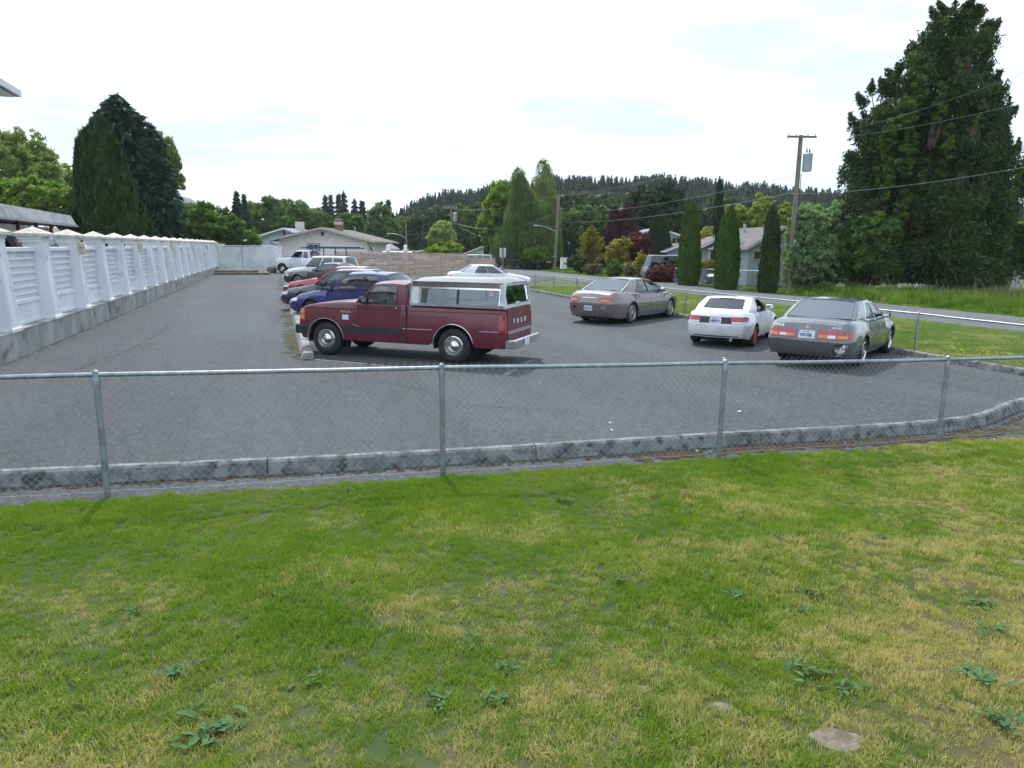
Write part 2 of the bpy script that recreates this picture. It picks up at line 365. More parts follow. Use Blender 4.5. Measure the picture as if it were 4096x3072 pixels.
kn = [(-4.98,6.68),(-.75,7.59),(1.33,8.14),(2.95,8.6),(5.5,9.23),(6.66,9.75),(7.7,10.6)]
a = onpath(kn, 240, (-.03,.025)); blob('dead_leaves', a, [random.uniform(.02,.07) for _ in a], 'rust_litter', .016)
a = onpath(kn[2:6], 200, (-.14,.07)); blob('dead_leaves', a, [random.uniform(.04,.13) for _ in a], 'rust_litter', .02)
a = onpath(kn[4:], 40, (-.3,.12)); blob('dead_leaves', a, [random.uniform(.06,.2) for _ in a], 'moss', .02)
a = onpath([(-9.8,LE(-9.8)),(9,LE(9))], 120, (.03,.03)); blob('moss', a, [random.uniform(.03,.09) for _ in a], 'moss', .012)
def linemark(a, b, w=.1):
    a, b = Vector((*a,0)), Vector((*b,0)); t = (b-a).normalized(); n = Vector((-t.y,t.x,0))*w/2
    MB().add([tuple(p+Vector((0,0,.004))) for p in (a-n, b-n, b+n, a+n)], [(0,1,2,3)]).part('stall_line', 'line_paint', kind='structure')
for u0, v0, u1, v1 in ((1255,1437,1600,1468),(2200,1244,2262,1246),(2130,1440,2020,1500)): linemark(G(u0,v0), G(u1,v1))
defm('paper', mat, (.75,.75,.74), rough=.8)
litter_labels = ['scrap of litter just beyond the second fence post', 'scrap of litter a little further out than the one by the second post', 'scrap of litter in front of the kerb under the third fence bay', 'scrap of litter nearest the kerb in the third fence bay', 'scrap of litter in the middle of the fourth fence bay', 'scrap of litter on the asphalt between the white coupe and the fence', 'scrap of litter right of the fourth fence post', 'scrap of litter farthest right on the asphalt strip', 'pale scrap of litter lodged behind the third fence post', 'orange tinted scrap on the asphalt strip right of the second post', 'longest scrap of litter, lying beyond the third fence post']
for i, (u, v) in enumerate(((1785,1513),(1846,1531),(2440,1692),(2448,1722),(3483,1643),(2892,1432),(3776,1737),(3980,1761),(2788,1805),(2075,1892),(2955,1647))):
    x, y = G(u, v); mb = MB().add([(-.03,-.012,.008),(.03,-.015,.006),(.034,.016,.018),(0,.02,.012),(-.03,.014,.006)], [(0,1,2,3,4)])
    o = mb.part('paper_scrap', 'paper'); o.location = (x, y, 0); o.rotation_euler = (0,0,random.random()*6); tag(o, litter_labels[i], 'litter', 'scraps of litter on the asphalt')

# ------------------------------------------------------------ instanced vegetation ("stuff")
def scatter(name, pts, rot, scl, idx, variants, mt_name=None, label=None):
    c = bpy.data.collections.new(name+'_source')
    for i, me in enumerate(variants):
        o = bpy.data.objects.new('source_%02d' % i, me); c.objects.link(o)
    me = bpy.data.meshes.new(name); n = len(pts); me.vertices.add(n); me.vertices.foreach_set('co', np.asarray(pts, np.float32).ravel())
    for nm, ty, dat in (('rot','FLOAT_VECTOR',rot), ('scl','FLOAT_VECTOR',scl), ('idx','INT',idx)):
        at = me.attributes.new(nm, ty, 'POINT'); at.data.foreach_set('vector' if ty == 'FLOAT_VECTOR' else 'value', np.asarray(dat, np.float32 if ty != 'INT' else np.int32).ravel())
    o = bpy.data.objects.new(name, me); COL.objects.link(o); tag(o, label, kind='stuff')
    g = bpy.data.node_groups.new(name, 'GeometryNodeTree'); g.interface.new_socket('Geometry', in_out='INPUT', socket_type='NodeSocketGeometry'); g.interface.new_socket('Geometry', in_out='OUTPUT', socket_type='NodeSocketGeometry')
    gi, go = g.nodes.new('NodeGroupInput'), g.nodes.new('NodeGroupOutput'); ip = g.nodes.new('GeometryNodeInstanceOnPoints'); ci = g.nodes.new('GeometryNodeCollectionInfo')
    ci.inputs[0].default_value = c; ci.inputs['Separate Children'].default_value = True; ci.inputs['Reset Children'].default_value = True; ip.inputs['Pick Instance'].default_value = True
    def attr(nm, ty):
        a = g.nodes.new('GeometryNodeInputNamedAttribute'); a.data_type = ty; a.inputs[0].default_value = nm; return [s for s in a.outputs if s.enabled and s.name == 'Attribute'][0]
    g.links.new(gi.outputs[0], ip.inputs['Points']); g.links.new(ci.outputs[0], ip.inputs['Instance']); g.links.new(attr('idx','INT'), ip.inputs['Instance Index'])
    e2r = g.nodes.new('FunctionNodeEulerToRotation'); g.links.new(attr('rot','FLOAT_VECTOR'), e2r.inputs[0]); g.links.new(e2r.outputs[0], ip.inputs['Rotation'])
    g.links.new(attr('scl','FLOAT_VECTOR'), ip.inputs['Scale']); g.links.new(ip.outputs[0], go.inputs[0])
    md = o.modifiers.new('scatter', 'NODES'); md.node_group = g; return o
def blades(n, rad, h0, h1, w, lean, seed, mt):
    r = np.random.default_rng(seed); a = r.uniform(0, 6.283, n); q = rad*np.sqrt(r.random(n)); x, y = q*np.cos(a), q*np.sin(a)
    h = r.uniform(h0, h1, n); th = r.uniform(0, 6.283, n); ln = r.uniform(.1, lean, n)*h; la = r.uniform(0, 6.283, n); ww = w*r.uniform(.6,1.2,n)/2
    dx, dy = np.cos(th)*ww, np.sin(th)*ww; mx, my = x+np.cos(la)*ln*.35, y+np.sin(la)*ln*.35; tx, ty = x+np.cos(la)*ln, y+np.sin(la)*ln
    V = np.stack([np.stack([x-dx,y-dy,0*h-.004],1), np.stack([x+dx,y+dy,0*h-.004],1), np.stack([mx+dx*.8,my+dy*.8,h*.6],1), np.stack([mx-dx*.8,my-dy*.8,h*.6],1), np.stack([tx,ty,h*(1-.25*ln/h)],1)],1).reshape(-1,3)
    b = np.arange(n)[:,None]*5; F = np.concatenate([b+np.array([0,1,2]), b+np.array([0,2,3]), b+np.array([3,2,4])])
    me = npmesh('tuft', V, F); me.materials.append(M[mt]); return me
def grass_mat(name, green, green2, straw, lo, hi, far=False):
    mt, t, p = newmat(name); o = t.nodes['Material Output']; P = _pos(t)
    s = _n(t, 'ShaderNodeSeparateXYZ'); t.links.new(P, s.inputs[0])
    oi = _n(t, 'ShaderNodeObjectInfo')
    big = _noise(t, .55, 3, _pos(t, (1,1.5,0))); mid = _noise(t, 2.3, 3, _pos(t, (1,1,0)))
    f = _mix(t, .4, big, mid)
    def mth(op, a, b, c=None):
        n = _n(t, 'ShaderNodeMath', operation=op)
        for i, q in enumerate((a, b, c)):
            if q is None: continue
            if isinstance(q, (int, float)): n.inputs[i].default_value = q
            else: t.links.new(q, n.inputs[i])
        return n.outputs[0]
    k = mth('ADD', f, mth('MULTIPLY', mth('ADD', oi.outputs['Random'], -.5), .22))
    if not far:   # drier towards the worn right and near side of this lawn, lush along the fence
        k = mth('ADD', k, mth('MULTIPLY', s.outputs[0], .020)); k = mth('ADD', k, mth('MULTIPLY', mth('ADD', s.outputs[1], -5.0), -.030))
    c = _mix(t, _rng(t, _noise(t, 1.1, 3, P), .35, .65), green, green2)
    c = _mix(t, _rng(t, k, lo, hi), c, straw)
    t.links.new(c, p.inputs['Base Color']); p.inputs['Roughness'].default_value = .6; p.inputs['Specular IOR Level'].default_value = .25
    tr = _n(t, 'ShaderNodeBsdfTranslucent'); t.links.new(_mix(t, 1., c, (1.3,1.5,.7), 'MULTIPLY'), tr.inputs[0]); mx = _n(t, 'ShaderNodeMixShader'); mx.inputs[0].default_value = .35
    t.links.new(p.outputs[0], mx.inputs[1]); t.links.new(tr.outputs[0], mx.inputs[2]); t.links.new(mx.outputs[0], o.inputs[0]); return mt
M['lawn_blade'] = grass_mat('lawn_blade', (.130,.235,.012), (.205,.285,.028), (.50,.415,.19), .475, .68)
M['lawn_soil'] = grass_mat('lawn_soil', (.045,.085,.010), (.06,.09,.014), (.16,.125,.06), .46, .68)
M['verge_blade'] = grass_mat('verge_blade', (.13,.225,.03), (.18,.25,.05), (.46,.39,.18), .50, .68, True)
M['tall_blade'] = grass_mat('tall_blade', (.05,.12,.012), (.15,.24,.024), (.33,.31,.12), .56, .74, True)
def bump2(x, y): return .018*np.sin(x*1.7+.6*y)+.014*np.sin(2.9*y-x*.8)+.008*np.sin(5.1*x+4.3*y)
def lawn_z(x, y): d = LE(x)-y; return .012+bump2(x, y)*np.clip(d/.8, 0, 1)+.02*np.clip(d/1.5, 0, 1)
rows = [[(x, LE(x)-d, float(lawn_z(x, LE(x)-d))) for x in np.linspace(-13, 16, 260)] for d in [-.02,0,.06,.12,.2,.3]+list(np.linspace(.4, 8.2, 80))+list(np.linspace(8.6, 18, 14))]
MB().grid(rows, True).part('lawn', 'lawn_soil', None, 60, kind='structure')
def pts_region(n, xr, yr, keep, seed):
    r = np.random.default_rng(seed); x = r.uniform(*xr, n); y = r.uniform(*yr, n); k = keep(x, y); return x[k], y[k], r
dens = 620
x, y, r = pts_region(int(19*9*dens), (-8,11), (1.6,10.6), lambda x, y: (y < LE(x)-.0+.035*np.sin(x*7)+.03*np.sin(x*17)) & (abs(x) < .80*(y+.9)+.4), 3)
n = len(x); edge = np.clip((LE(x)-y)/.25, 0, 1)
# worn bare spots are left thin
bare = [(G(3330,2985),.155,.16),(G(2575,2775),.06,.08),(G(2880,2850),.07,.07),(G(3680,2300),.07,.05),(G(4060,2250),.09,.06)]
kp = np.ones(n, bool)
for (bx, by), a, b in bare: kp &= ((x-bx)/a)**2+((y-by)/(a*.7))**2 > .7+.3*r.random(n)
x, y = x[kp], y[kp]; n = len(x)
sc = r.uniform(.6,1.25,n)*(.8+.25*np.sin(x*2.1+y)*np.sin(y*1.7))
scatter('lawn_grass', np.stack([x, y, lawn_z(x, y)], 1), np.stack([r.normal(0,.12,n), r.normal(0,.12,n), r.uniform(0,6.28,n)], 1), np.stack([sc*1.1,sc*1.1,sc],1), r.integers(0,6,n),
        [blades(28, .06, .022, .055, .0042, 1.1, 40+i, 'lawn_blade') for i in range(6)], label='short mown grass of the near lawn, patchy green and straw')
defm('bare_soil', mat, (.22,.185,.135), (.12,.10,.07), scale=14, rough=1, bump=.8, bscale=60)
for i, ((bx, by), a, b) in enumerate(bare):
    mb = MB(); mb.lathe([(.001,.012)]+[(a*q, .012*(1-q**2)+.002*math.sin(q*9)) for q in (.25,.5,.75,1)], 18)
    mb.v = [(px*(1+.15*math.sin(3*py/a)), py*.62*(1+.12*math.cos(5*px/a)), pz) for px, py, pz in mb.v]
    o = mb.part('bare_soil', 'bare_soil', None, 60, kind='structure'); o.location = (bx, by, float(lawn_z(bx, by))-.004)
# far strip between lot and road, and verge beyond the road
kr = lambda y: np.interp(y, [p[1] for p in kerbR[::-1]], [p[0] for p in kerbR[::-1]])
st = [(kr(y)+.14, y) for y in np.linspace(12.8,42.2,30)]+[(rn(y)-.05, y) for y in np.linspace(46.5,12.8,30)]
sheet('grass_strip', st, .012, M['verge_soil'] if 'verge_soil' in M else grass_mat('strip_soil', (.07,.115,.02), (.09,.13,.03), (.22,.19,.08), .5, .7, True))
x, y, r = pts_region(60000, (0,19), (12.8,46), lambda x, y: (x > kr(y)+.2) & (x < rn(y)-.12), 5); n = len(x); sc = r.uniform(.7,1.5,n)
scatter('strip_grass', np.stack([x,y,0*x+.01],1), np.stack([0*x,0*x,r.uniform(0,6.28,n)],1), np.stack([sc*1.6,sc*1.6,sc],1), r.integers(0,3,n),
        [blades(22, .09, .03, .07, .008, 1., 60+i, 'verge_blade') for i in range(3)], label='mown grass strip between the lot fence and the road')
x, y, r = pts_region(60000, (4,60), (18,110), lambda x, y: (x > rf(y)+.1) & (x < rf(y)+13) & ~((y > 51+.25*(x-10)) & (y < 60+.25*(x-10))), 6); n = len(x); sc = r.uniform(.8,1.8,n)
tl = ((y < 42.6) & (x-rf(y) > .9)); ht = np.where(tl, r.uniform(4,9.5,n)*np.clip((x-rf(y))/2.2, .35, 1), sc)
scatter('verge_grass', np.stack([x,y,0*x-.03],1), np.stack([0*x,0*x,r.uniform(0,6.28,n)],1), np.stack([np.where(tl,2.4,2)*sc,np.where(tl,2.4,2)*sc,ht],1), r.integers(0,3,n),
        [blades(22, .10, .04, .09, .011, .8, 70+i, 'tall_blade') for i in range(3)], label='long rough grass beyond the road, tallest under the big spruce')
x, y, r = pts_region(500, (18,45), (25,43), lambda x, y: (x > rf(y)+3.2) & (x < rf(y)+8), 9); n = len(x); sc = r.uniform(.8,1.4,n)
defm('reed', mat, (.22,.20,.10), (.13,.14,.05), scale=3, rough=.9)
scatter('dry_reeds', np.stack([x,y,0*x],1), np.stack([r.normal(0,.1,n),r.normal(0,.1,n),r.uniform(0,6.28,n)],1), np.stack([sc,sc,sc],1), r.integers(0,2,n),
        [blades(9, .3, .5, 1.15, .022, .4, 80+i, 'reed') for i in range(2)], label='dry straw coloured reeds standing in the rough grass')
# yellow flowers in the strip
defm('yellow_petal', mat, (.75,.6,.03), rough=.6)
x, y, r = pts_region(2600, (8.8,13.5), (12.9,19), lambda x, y: (x > kr(y)+.35) & (x < rn(y)-.8) & (np.sin(x*3)+np.sin(y*2.3+1) > -.3), 11); n = min(len(x), 420); x, y = x[:n], y[:n]
mb = MB().lathe([(.001,.055),(.014,.06),(.016,.054)], 7); mf = mb.mesh('bloom'); mf.materials.append(M['yellow_petal'])
scatter('yellow_flowers', np.stack([x,y,0*x],1), np.zeros((n,3)), np.ones((n,3))*r.uniform(.8,1.5,(n,1)), np.zeros(n,int), [mf], label='small yellow flowers in the grass strip behind the grey sedan')
# broad-leaved weeds in the lawn
defm('weed_leaf', mat, (.035,.095,.030), (.08,.155,.055), scale=20, rough=.75, spec=.2, lo=.3, hi=.7)
lf = MB(); rws = []
for i in range(6):
    q = i/5; w_ = .17*math.sin(math.pi*min(1, q*.93+.07))**.7*(1+.25*(i%2)); z_ = .30*math.sin(q*2.3)-.02; rws.append([(q, -w_, z_+.05), (q, 0, z_), (q, w_, z_+.05)])
leafme = lf.grid(rws).mesh('leaf', 60)

weeds = [(1870,2605,.15,'pale green weed rosette beside a straw patch, below the middle of the lawn'),(2955,2400,.15,'grey green weed rosette left of a bright twin clump'),(3230,2390,.15,'bright upper clump of a pair of lawn weeds'),(3195,2455,.13,'lower clump of a pair of lawn weeds'),
 (3225,2710,.21,'largest dark weed clump in the dry right part of the lawn'),(3400,2775,.14,'ragged green clump at the foot of the largest dark weed'),(3900,2740,.2,'wide dark weed clump close to the right edge'),(3935,2450,.2,'broad bright weed near the right edge, upper one'),(3965,2570,.16,'curling grey green weed by the right edge'),
 (725,2700,.15,'light green weed rosette in the lush left half of the lawn'),(1250,2735,.12,'small blue green weed between green and straw grass'),(860,2960,.24,'big silvery weed clump at the bottom left of the lawn'),(760,2870,.12,'small dark weed just above the silvery clump'),(2030,2710,.13,'dark leafy weed at the centre of the lower lawn'),(1760,2840,.16,'low spreading weed clump left of centre near the bottom'),(1990,2840,.12,'thin weed clump right of the low spreading one'),
 (310,2060,.12,'weed in the lush grass behind the fence, far left'),(1400,1985,.11,'pale weed at the lawn edge near the second fence post'),(2270,2010,.12,'weed patch in bright grass below the third fence bay'),(2750,2065,.1,'small dark weed patch at the far side of the lawn'),(3100,2165,.11,'tiny weed sprig in a pale brown patch'),(3520,2190,.11,'small round dark weed in greener grass on the right'),(2480,2340,.1,'dark weed tuft at mid lawn'),(1110,2400,.1,'small greyish weed right of the left straw patch'),(545,2470,.11,'weed with upright leaves in the left lawn'),(4010,2940,.17,'leafy weed in the bottom right corner'),(2820,2310,.11,'scattered grey weed leaves above the twin clump')]
for i, (u, v, s, lab) in enumerate(weeds):
    x, y = G(u, v); z = float(lawn_z(x, y)); w_ = thing('lawn_weed', lab, 'weed', (x, y, z+.012), random.random()*6, 'broad leaved weeds in the near lawn')
    for k in range(random.randint(20, 30)):
        l = link('leaf', leafme, 'weed_leaf' if k == 0 and i == 0 else None, w_); a = k*2.4+random.uniform(-.3,.3); e = s*random.uniform(.3,1.0)*.56
        l.location = (.45*s*random.gauss(0,1)*.6, .45*s*random.gauss(0,1)*.6, random.uniform(0,.012)); l.rotation_euler = (random.uniform(-.4,.4), random.uniform(-.32,.10), a); l.scale = (e, e*random.uniform(.5,1.0), e*random.uniform(.2,.8))

# ------------------------------------------------------------ white wall on the left
WA = math.atan2(.954, -.30)
defm('wall_base', mat, (.38,.385,.36), (.25,.255,.24), scale=1.2, rough=.9, bump=.4, bscale=25, dirt=((.09,.085,.06), 1.6, .52, .74), stretch=(1,1,.35))
defm('lamp_cream', mat, (.62,.57,.40), (.45,.40,.28), scale=12, rough=.6)
wl = thing('boundary_wall', 'long white wall with capped buttress pillars and lattice panels on a grey concrete base', 'wall', (-9.88,13.79,0), WA)
px = [1.06+2.97*k for k in range(-3, 18)]
xs = px[0]-.3
while xs < px[-1]+.3:
    l = random.choice((1.2,1.5,1.75)); MB().box((xs+l/2, .16, .265), (l-.012, .32+random.uniform(-.008,.008), .57), 0, .012).part('concrete_block', 'wall_base', wl); xs += l
MB().box(((px[0]+px[-1])/2, .2, .555), (px[-1]-px[0]+.8, .44, .03)).part('base_ledge', 'wall_base', wl)
def pillar_parts():
    b = MB(); hw = .275; F0, F1 = -.035, .10       # battered front
    zz = [.55,.61,.65,2.36]; ff = [F0-.012, F0-.010, F0+.01, F1]; ww = [hw+.018,hw+.015,hw,hw]
    rows = [[(-w, .50, z), (-w, f, z), (w, f, z), (w, .50, z)] for z, f, w in zip(zz, ff, ww)]; b.grid(rows, True)
    b.box((0,.335,2.40), (.62,.47,.09)); b.box((0,.335,2.47), (.66,.52,.06))
    for s in (-1, 1):                              # raised beads round the recessed face panels
        for zc, h_ in ((2.25,.02),(.80,.02)): b.box((s*(hw+.004), .36, zc), (.012,.26,h_))
        for yc in (.23,.49): b.box((s*(hw+.004), yc, 1.525), (.012,.02,1.43))
    zs_ = lambda z: F0+.01+(F1-F0-.01)*(z-.66)/1.7
    for x_ in (-.19,.19): b.hexa([(x_-.012,zs_(.78)-.012,.78),(x_+.012,zs_(.78)-.012,.78),(x_+.012,zs_(.78)+.01,.78),(x_-.012,zs_(.78)+.01,.78),(x_-.012,zs_(2.26)-.012,2.26),(x_+.012,zs_(2.26)-.012,2.26),(x_+.012,zs_(2.26)+.01,2.26),(x_-.012,zs_(2.26)+.01,2.26)])
    c = MB(); a = .385; cy = .335
    c.add([(-a,cy-a+.03,2.50),(a,cy-a+.03,2.50),(a,cy+a-.03,2.50),(-a,cy+a-.03,2.50),(-a,cy-a+.03,2.565),(a,cy-a+.03,2.565),(a,cy+a-.03,2.565),(-a,cy+a-.03,2.565),(0,cy,2.73)], [(0,3,2,1),(0,1,5,4),(1,2,6,5),(2,3,7,6),(3,0,4,7),(4,5,8),(5,6,8),(6,7,8),(7,4,8)])
    return b.mesh('pillar'), c.mesh('pillar_cap')
pm, cm = pillar_parts()
for k, x in enumerate(px):
    p = link('pillar', pm, 'white_wall' if k == 0 else None, wl); p.location = (x, 0, 0)
    c = link('pillar_cap', cm, 'cap_concrete' if k == 0 else None, p); c.rotation_euler = (0,0,random.uniform(-.03,.03)); 
    kk = k-3
    if kk >= 2 and (kk-2) % 3 == 0:
        l = MB().box((-.12,.02,2.30), (.15,.2,.16), 0, .02); l.box((-.12,-.0,2.14), (.12,.17,.18), 0, .02); l.tube([(-.16,-.03,2.05),(-.17,-.02,1.3),(-.17,-.05,.7)], .008, 5); l.part('lantern', 'lamp_cream', p)
# panels: board, lattice, rails
x0, x1 = .275, 2.97-.275; wd = x1-x0
pb = MB().box(((x0+x1)/2, .30, .78), (wd,.05,.46)); pb.box(((x0+x1)/2,.255,.60), (wd,.05,.05)); pbm = pb.mesh('panel_board')
lt = MB(); nx = 34
for i in range(nx): lt.box((x0+wd*(i+.5)/nx, .315, 1.6), (wd/nx*.52,.02,1.15))
ltm = lt.mesh('lattice_slats'); bk = MB().box(((x0+x1)/2,.345,1.6), (wd,.02,1.2)).mesh('panel_back')
rail_t, rail_s = MB().box(((x0+x1)/2,.285,0), (wd,.09,.10), 0, .01).mesh('panel_rail'), MB().box(((x0+x1)/2,.300,0), (wd,.03,.050)).mesh('panel_rail')
for k, x in enumerate(px[:-1]):
    f = k == 0
    for nm, me in (('panel_board', pbm), ('panel_back', bk)): link(nm, me, 'white_wall' if f else None, wl).location = (x,0,0)
    o = link('lattice_slats', ltm, 'white_wall' if f else None, wl); o.location = (x,0,0); tag(o, kind='stuff')
    for z in (1.06, 2.2): link('panel_rail', rail_t, 'white_wall' if f and z > 2 else None, wl).location = (x,0,z)
    for j in range(6): link('panel_rail', rail_s, 'white_wall' if f and j == 0 else None, wl).location = (x,0,1.225+.155*j)
rail_t.materials.clear(); rail_t.materials.append(M['white_wall'])

# ------------------------------------------------------------ chain link fences
def chainlink(name, label, posts, hts, pitch, rw, rr=.022, pr=.03, zb=.06, spikes=.035, wmat='wire', sidev=-1, caps=True, dens=1):
    f = thing(name, label, 'fence', (posts[0][0], posts[0][1], 0)); o = Vector((posts[0][0], posts[0][1], 0))
    P = [Vector((*p,0))-o for p in posts]
    for i, p in enumerate(P):
        t = (P[min(i+1,len(P)-1)]-P[max(0,i-1)]).normalized(); h = hts[i]
        lean = random.uniform(-.012,.012)
        mb = MB().tube([p+Vector((0,0,-.05)), p+t*lean+Vector((0,0,h-.05))], pr, 10); q = mb.part('post', 'galvanised', f, 40)
        if caps: c = MB().lathe([(pr+.006,h-.12),(pr+.006,h-.07),(pr+.002,h-.05),(rr+.007,h-.03),(rr+.007,h+.012),(.006,h+.03)], 10, tuple(p+t*lean)); c.part('post_cap', 'galvanised', q, 40)
    for i in range(len(P)-1):
        a, b = P[i]+Vector((0,0,hts[i]-rr)), P[i+1]+Vector((0,0,hts[i+1]-rr)); n = 6
        pts = [a.lerp(b, k/n)+Vector((0,0,-.006*math.sin(math.pi*k/n)*random.uniform(.3,1.4))) for k in range(n+1)]
        MB().tube(pts, rr, 10).part('top_rail', 'galvanised', f, 40)
        L_ = (P[i+1]-P[i]).length; t = (P[i+1]-P[i])/L_; nn = Vector((t.y,-t.x,0))*(-sidev)*(pr+.004)*-1
        nn = Vector((t.y,-t.x,0))*(pr+.006) if sidev < 0 else Vector((-t.y,t.x,0))*(pr+.006)
        if rw:
            V, Fc = [], []; H = lambda s: (hts[i]*(1-s/L_)+hts[i+1]*s/L_)+spikes
            wob = random.random()*6
            def strand(pts):
                b0 = len(V)
                for q in pts:
                    for aa in range(3): V.append((q.x+nn.x/pr*0+math.cos(2.094*aa)*rw*t.x, q.y+math.cos(2.094*aa)*rw*t.y, q.z+math.sin(2.094*aa)*rw))
                for k in range(len(pts)-1):
                    for aa in range(3): Fc.append((b0+k*3+aa, b0+k*3+(aa+1)%3, b0+k*3+3+(aa+1)%3, b0+k*3+3+aa))
            def pt(s, z):
                bul = .015*math.sin(math.pi*s/L_)*math.sin(3*s+wob)*(1-z)
                return P[i]+t*s+nn*(1+bul*20)+Vector((0,0,z+.006*math.sin(2.1*s+wob)))
            s = -1.3*1
            sl_ = 1.0
            while s < L_+1.3:
                for d in (1, -1):
                    q = []; n = 5
                    z0, z1 = zb, H(min(max(s,0),L_)); hh = z1-z0
                    sa, sb = s, s+d*hh*sl_
                    lo_, hi_ = 0., 1.
                    if sb != sa:
                        ta, tb = (0-sa)/(sb-sa), (L_-sa)/(sb-sa); lo_, hi_ = max(lo_, min(ta,tb)), min(hi_, max(ta,tb))
                    if hi_-lo_ > .01:
                        for k in range(n+1):
                            e = lo_+(hi_-lo_)*k/n; q.append(pt(sa+(sb-sa)*e, z0+hh*e)+nn*(.12*d))
                        strand(q)
                s += pitch*dens
            # knuckled tips along the top
            mb = MB(); mb.v, mb.f = V, Fc; mb.part('wire_mesh', wmat, f, kind='stuff')
            MB().tube([pt(L_*k/8, zb+.0) for k in range(9)], max(rw,.0022), 4).part('tension_wire', wmat, f)
    return f
fp = [(-10.0,5.0),(-6.94,5.75),(-3.81,6.54),(-.71,7.29),(2.39,8.08),(5.42,8.93),(8.45,9.8),(11.5,10.65)]
chainlink('chain_link_fence', 'low galvanised chain link fence crossing in front of the near lawn', fp, [1.2,1.2,1.19,1.17,1.13,1.08,1.06,1.05], .076, .0016)
P0, P1 = Vector((.47,39.87)), Vector((9.62,13.1)); dv = (P1-P0).normalized(); nP = 9
rp = [tuple(P0+(P1-P0)*i/nP) for i in range(nP+1)]
rp = [(float(kr(y))+.66, y) for y in (42,39,35.8,32.6,29.5,26.5,23.4,20.3,17.3)]+[(10.5,14.4),(11.45,11.4)]
chainlink('chain_link_fence', 'long chain link fence between the lot and the roadside grass strip', rp, [.96]*11, .072, .0018, .021, .028, sidev=1, spikes=.02)

# ------------------------------------------------------------ far fences, steps
defm('slat_white', mat, (.74,.76,.77), (.60,.62,.64), scale=1.5, rough=.6, dirt=((.45,.46,.44), 3, .6, .85))
wf = thing('slatted_fence', 'tall white slatted fence closing the far left end of the lot', 'fence', (-26.9,64.6,0), math.atan2(.7,6.4))
mb = MB(); n = 76
for i in range(n): mb.box((i*.086+.03, 0, 1.13+random.uniform(-.008,.008)), (.072,.02,2.2))
mb.part('slats', 'slat_white', wf, kind='stuff')
for x in (0,3.0,6.5): MB().tube([(x,-.04,0),(x,-.04,2.32)], .03, 8).part('post', 'galvanised', wf, 40)
MB().tube([(0,-.03,2.29),(6.5,-.03,2.29)], .025, 8).part('top_rail', 'galvanised', wf, 40)
defm('old_boards', mat, (.20,.17,.14), (.12,.10,.085), scale=3, rough=.9, stretch=(1,1,1))
stp = thing('porch_steps', 'two low wooden steps at the far end of the white wall', 'steps', (-22.4,60.3,0), math.atan2(.3,.954))
MB().box((0,-.1,.10), (4.5,2.0,.16), 0, .01).part('step', 'old_boards', stp); MB().box((-.4,.3,.27), (3.5,1.6,.16), 0, .01).part('step', 'old_boards', stp)
defm('plank', mat, (.50,.385,.31), (.37,.285,.235), scale=1.2, rough=.85, bump=.3, stretch=(.5,.5,14), dirt=((.17,.14,.12), 2, .55, .75))
defm('plank_pale', mat, (.62,.51,.43), (.34,.27,.22), scale=1.2, rough=.85, bump=.3, stretch=(.5,.5,14))
def plankfence(name, label, a, b, bays, n, ph):
    A, B = Vector((*a,0)), Vector((*b,0)); L_ = (B-A).length; f = thing(name, label, 'fence', a+(0,), math.atan2(B.y-A.y, B.x-A.x)); bw = L_/bays
    ms = [MB().box((bw/2,0,0), (bw-.02,.028,ph*.93)).mesh('plank') for _ in range(3)]
    for k, me in enumerate(ms): me.materials.append(M['plank' if k < 2 else 'plank_pale'])
    for i in range(bays):
        for j in range(n):
            p = link('plank', ms[random.choice((0,0,1,1,2))], None, f); p.location = (i*bw, random.uniform(-.012,.012), .12+ph*(j+.5)); p.rotation_euler = (random.uniform(-.05,.05), random.uniform(-.004,.004), 0); p.scale = (1,1,random.uniform(.85,1.03))
    for i in range(bays+1): MB().box((i*bw,.07,(n*ph+.2)/2), (.1,.1,n*ph+.2)).part('post', 'plank', f)
    return f
plankfence('plank_fence', 'weathered horizontal plank fence at the back of the lot', (-15.6,64.3), (-4.1,64.6), 5, 12, .148)
plankfence('plank_fence', 'shorter lower length of plank fence behind the white coupe', (-4.0,64.3), (-1.7,63.2), 1, 9, .15)

# ------------------------------------------------------------ houses
defm('siding_pink', mat, (.86,.80,.78), (.78,.73,.71), scale=2, rough=.8)
defm('siding_blue', mat, (.50,.62,.76), (.44,.55,.70), scale=2, rough=.8)
defm('siding_grey', mat, (.36,.45,.48), (.32,.40,.43), scale=2, rough=.8)
defm('siding_cream', mat, (.55,.47,.30), (.48,.41,.27), scale=2, rough=.8)
defm('wall_cream', mat, (.66,.64,.58), (.58,.56,.50), scale=2, rough=.8)
defm('roof_grey', mat, (.30,.31,.33), (.22,.23,.245), scale=3, rough=.9, bump=.5, bscale=20, dirt=((.10,.10,.095), 1, .5, .8))
defm('roof_brown', mat, (.17,.155,.155), (.115,.105,.105), scale=3, rough=.9, bump=.5, bscale=20, dirt=((.09,.085,.08), 1, .5, .8))
defm('trim_white', mat, (.72,.73,.74), (.62,.63,.64), scale=2, rough=.6)
defm('trim_cream', mat, (.55,.50,.42), (.42,.38,.32), scale=2, rough=.6)
defm('trim_dark', mat, (.04,.035,.035), (.06,.055,.05), rough=.6)
defm('maroon', mat, (.20,.025,.04), (.14,.02,.03), rough=.6)
defm('brick', mat, (.30,.13,.09), (.19,.08,.06), scale=14, rough=.9, bump=.4)
defm('flashing', mat, (.55,.56,.58), (.4,.41,.43), rough=.4, metal=.7)
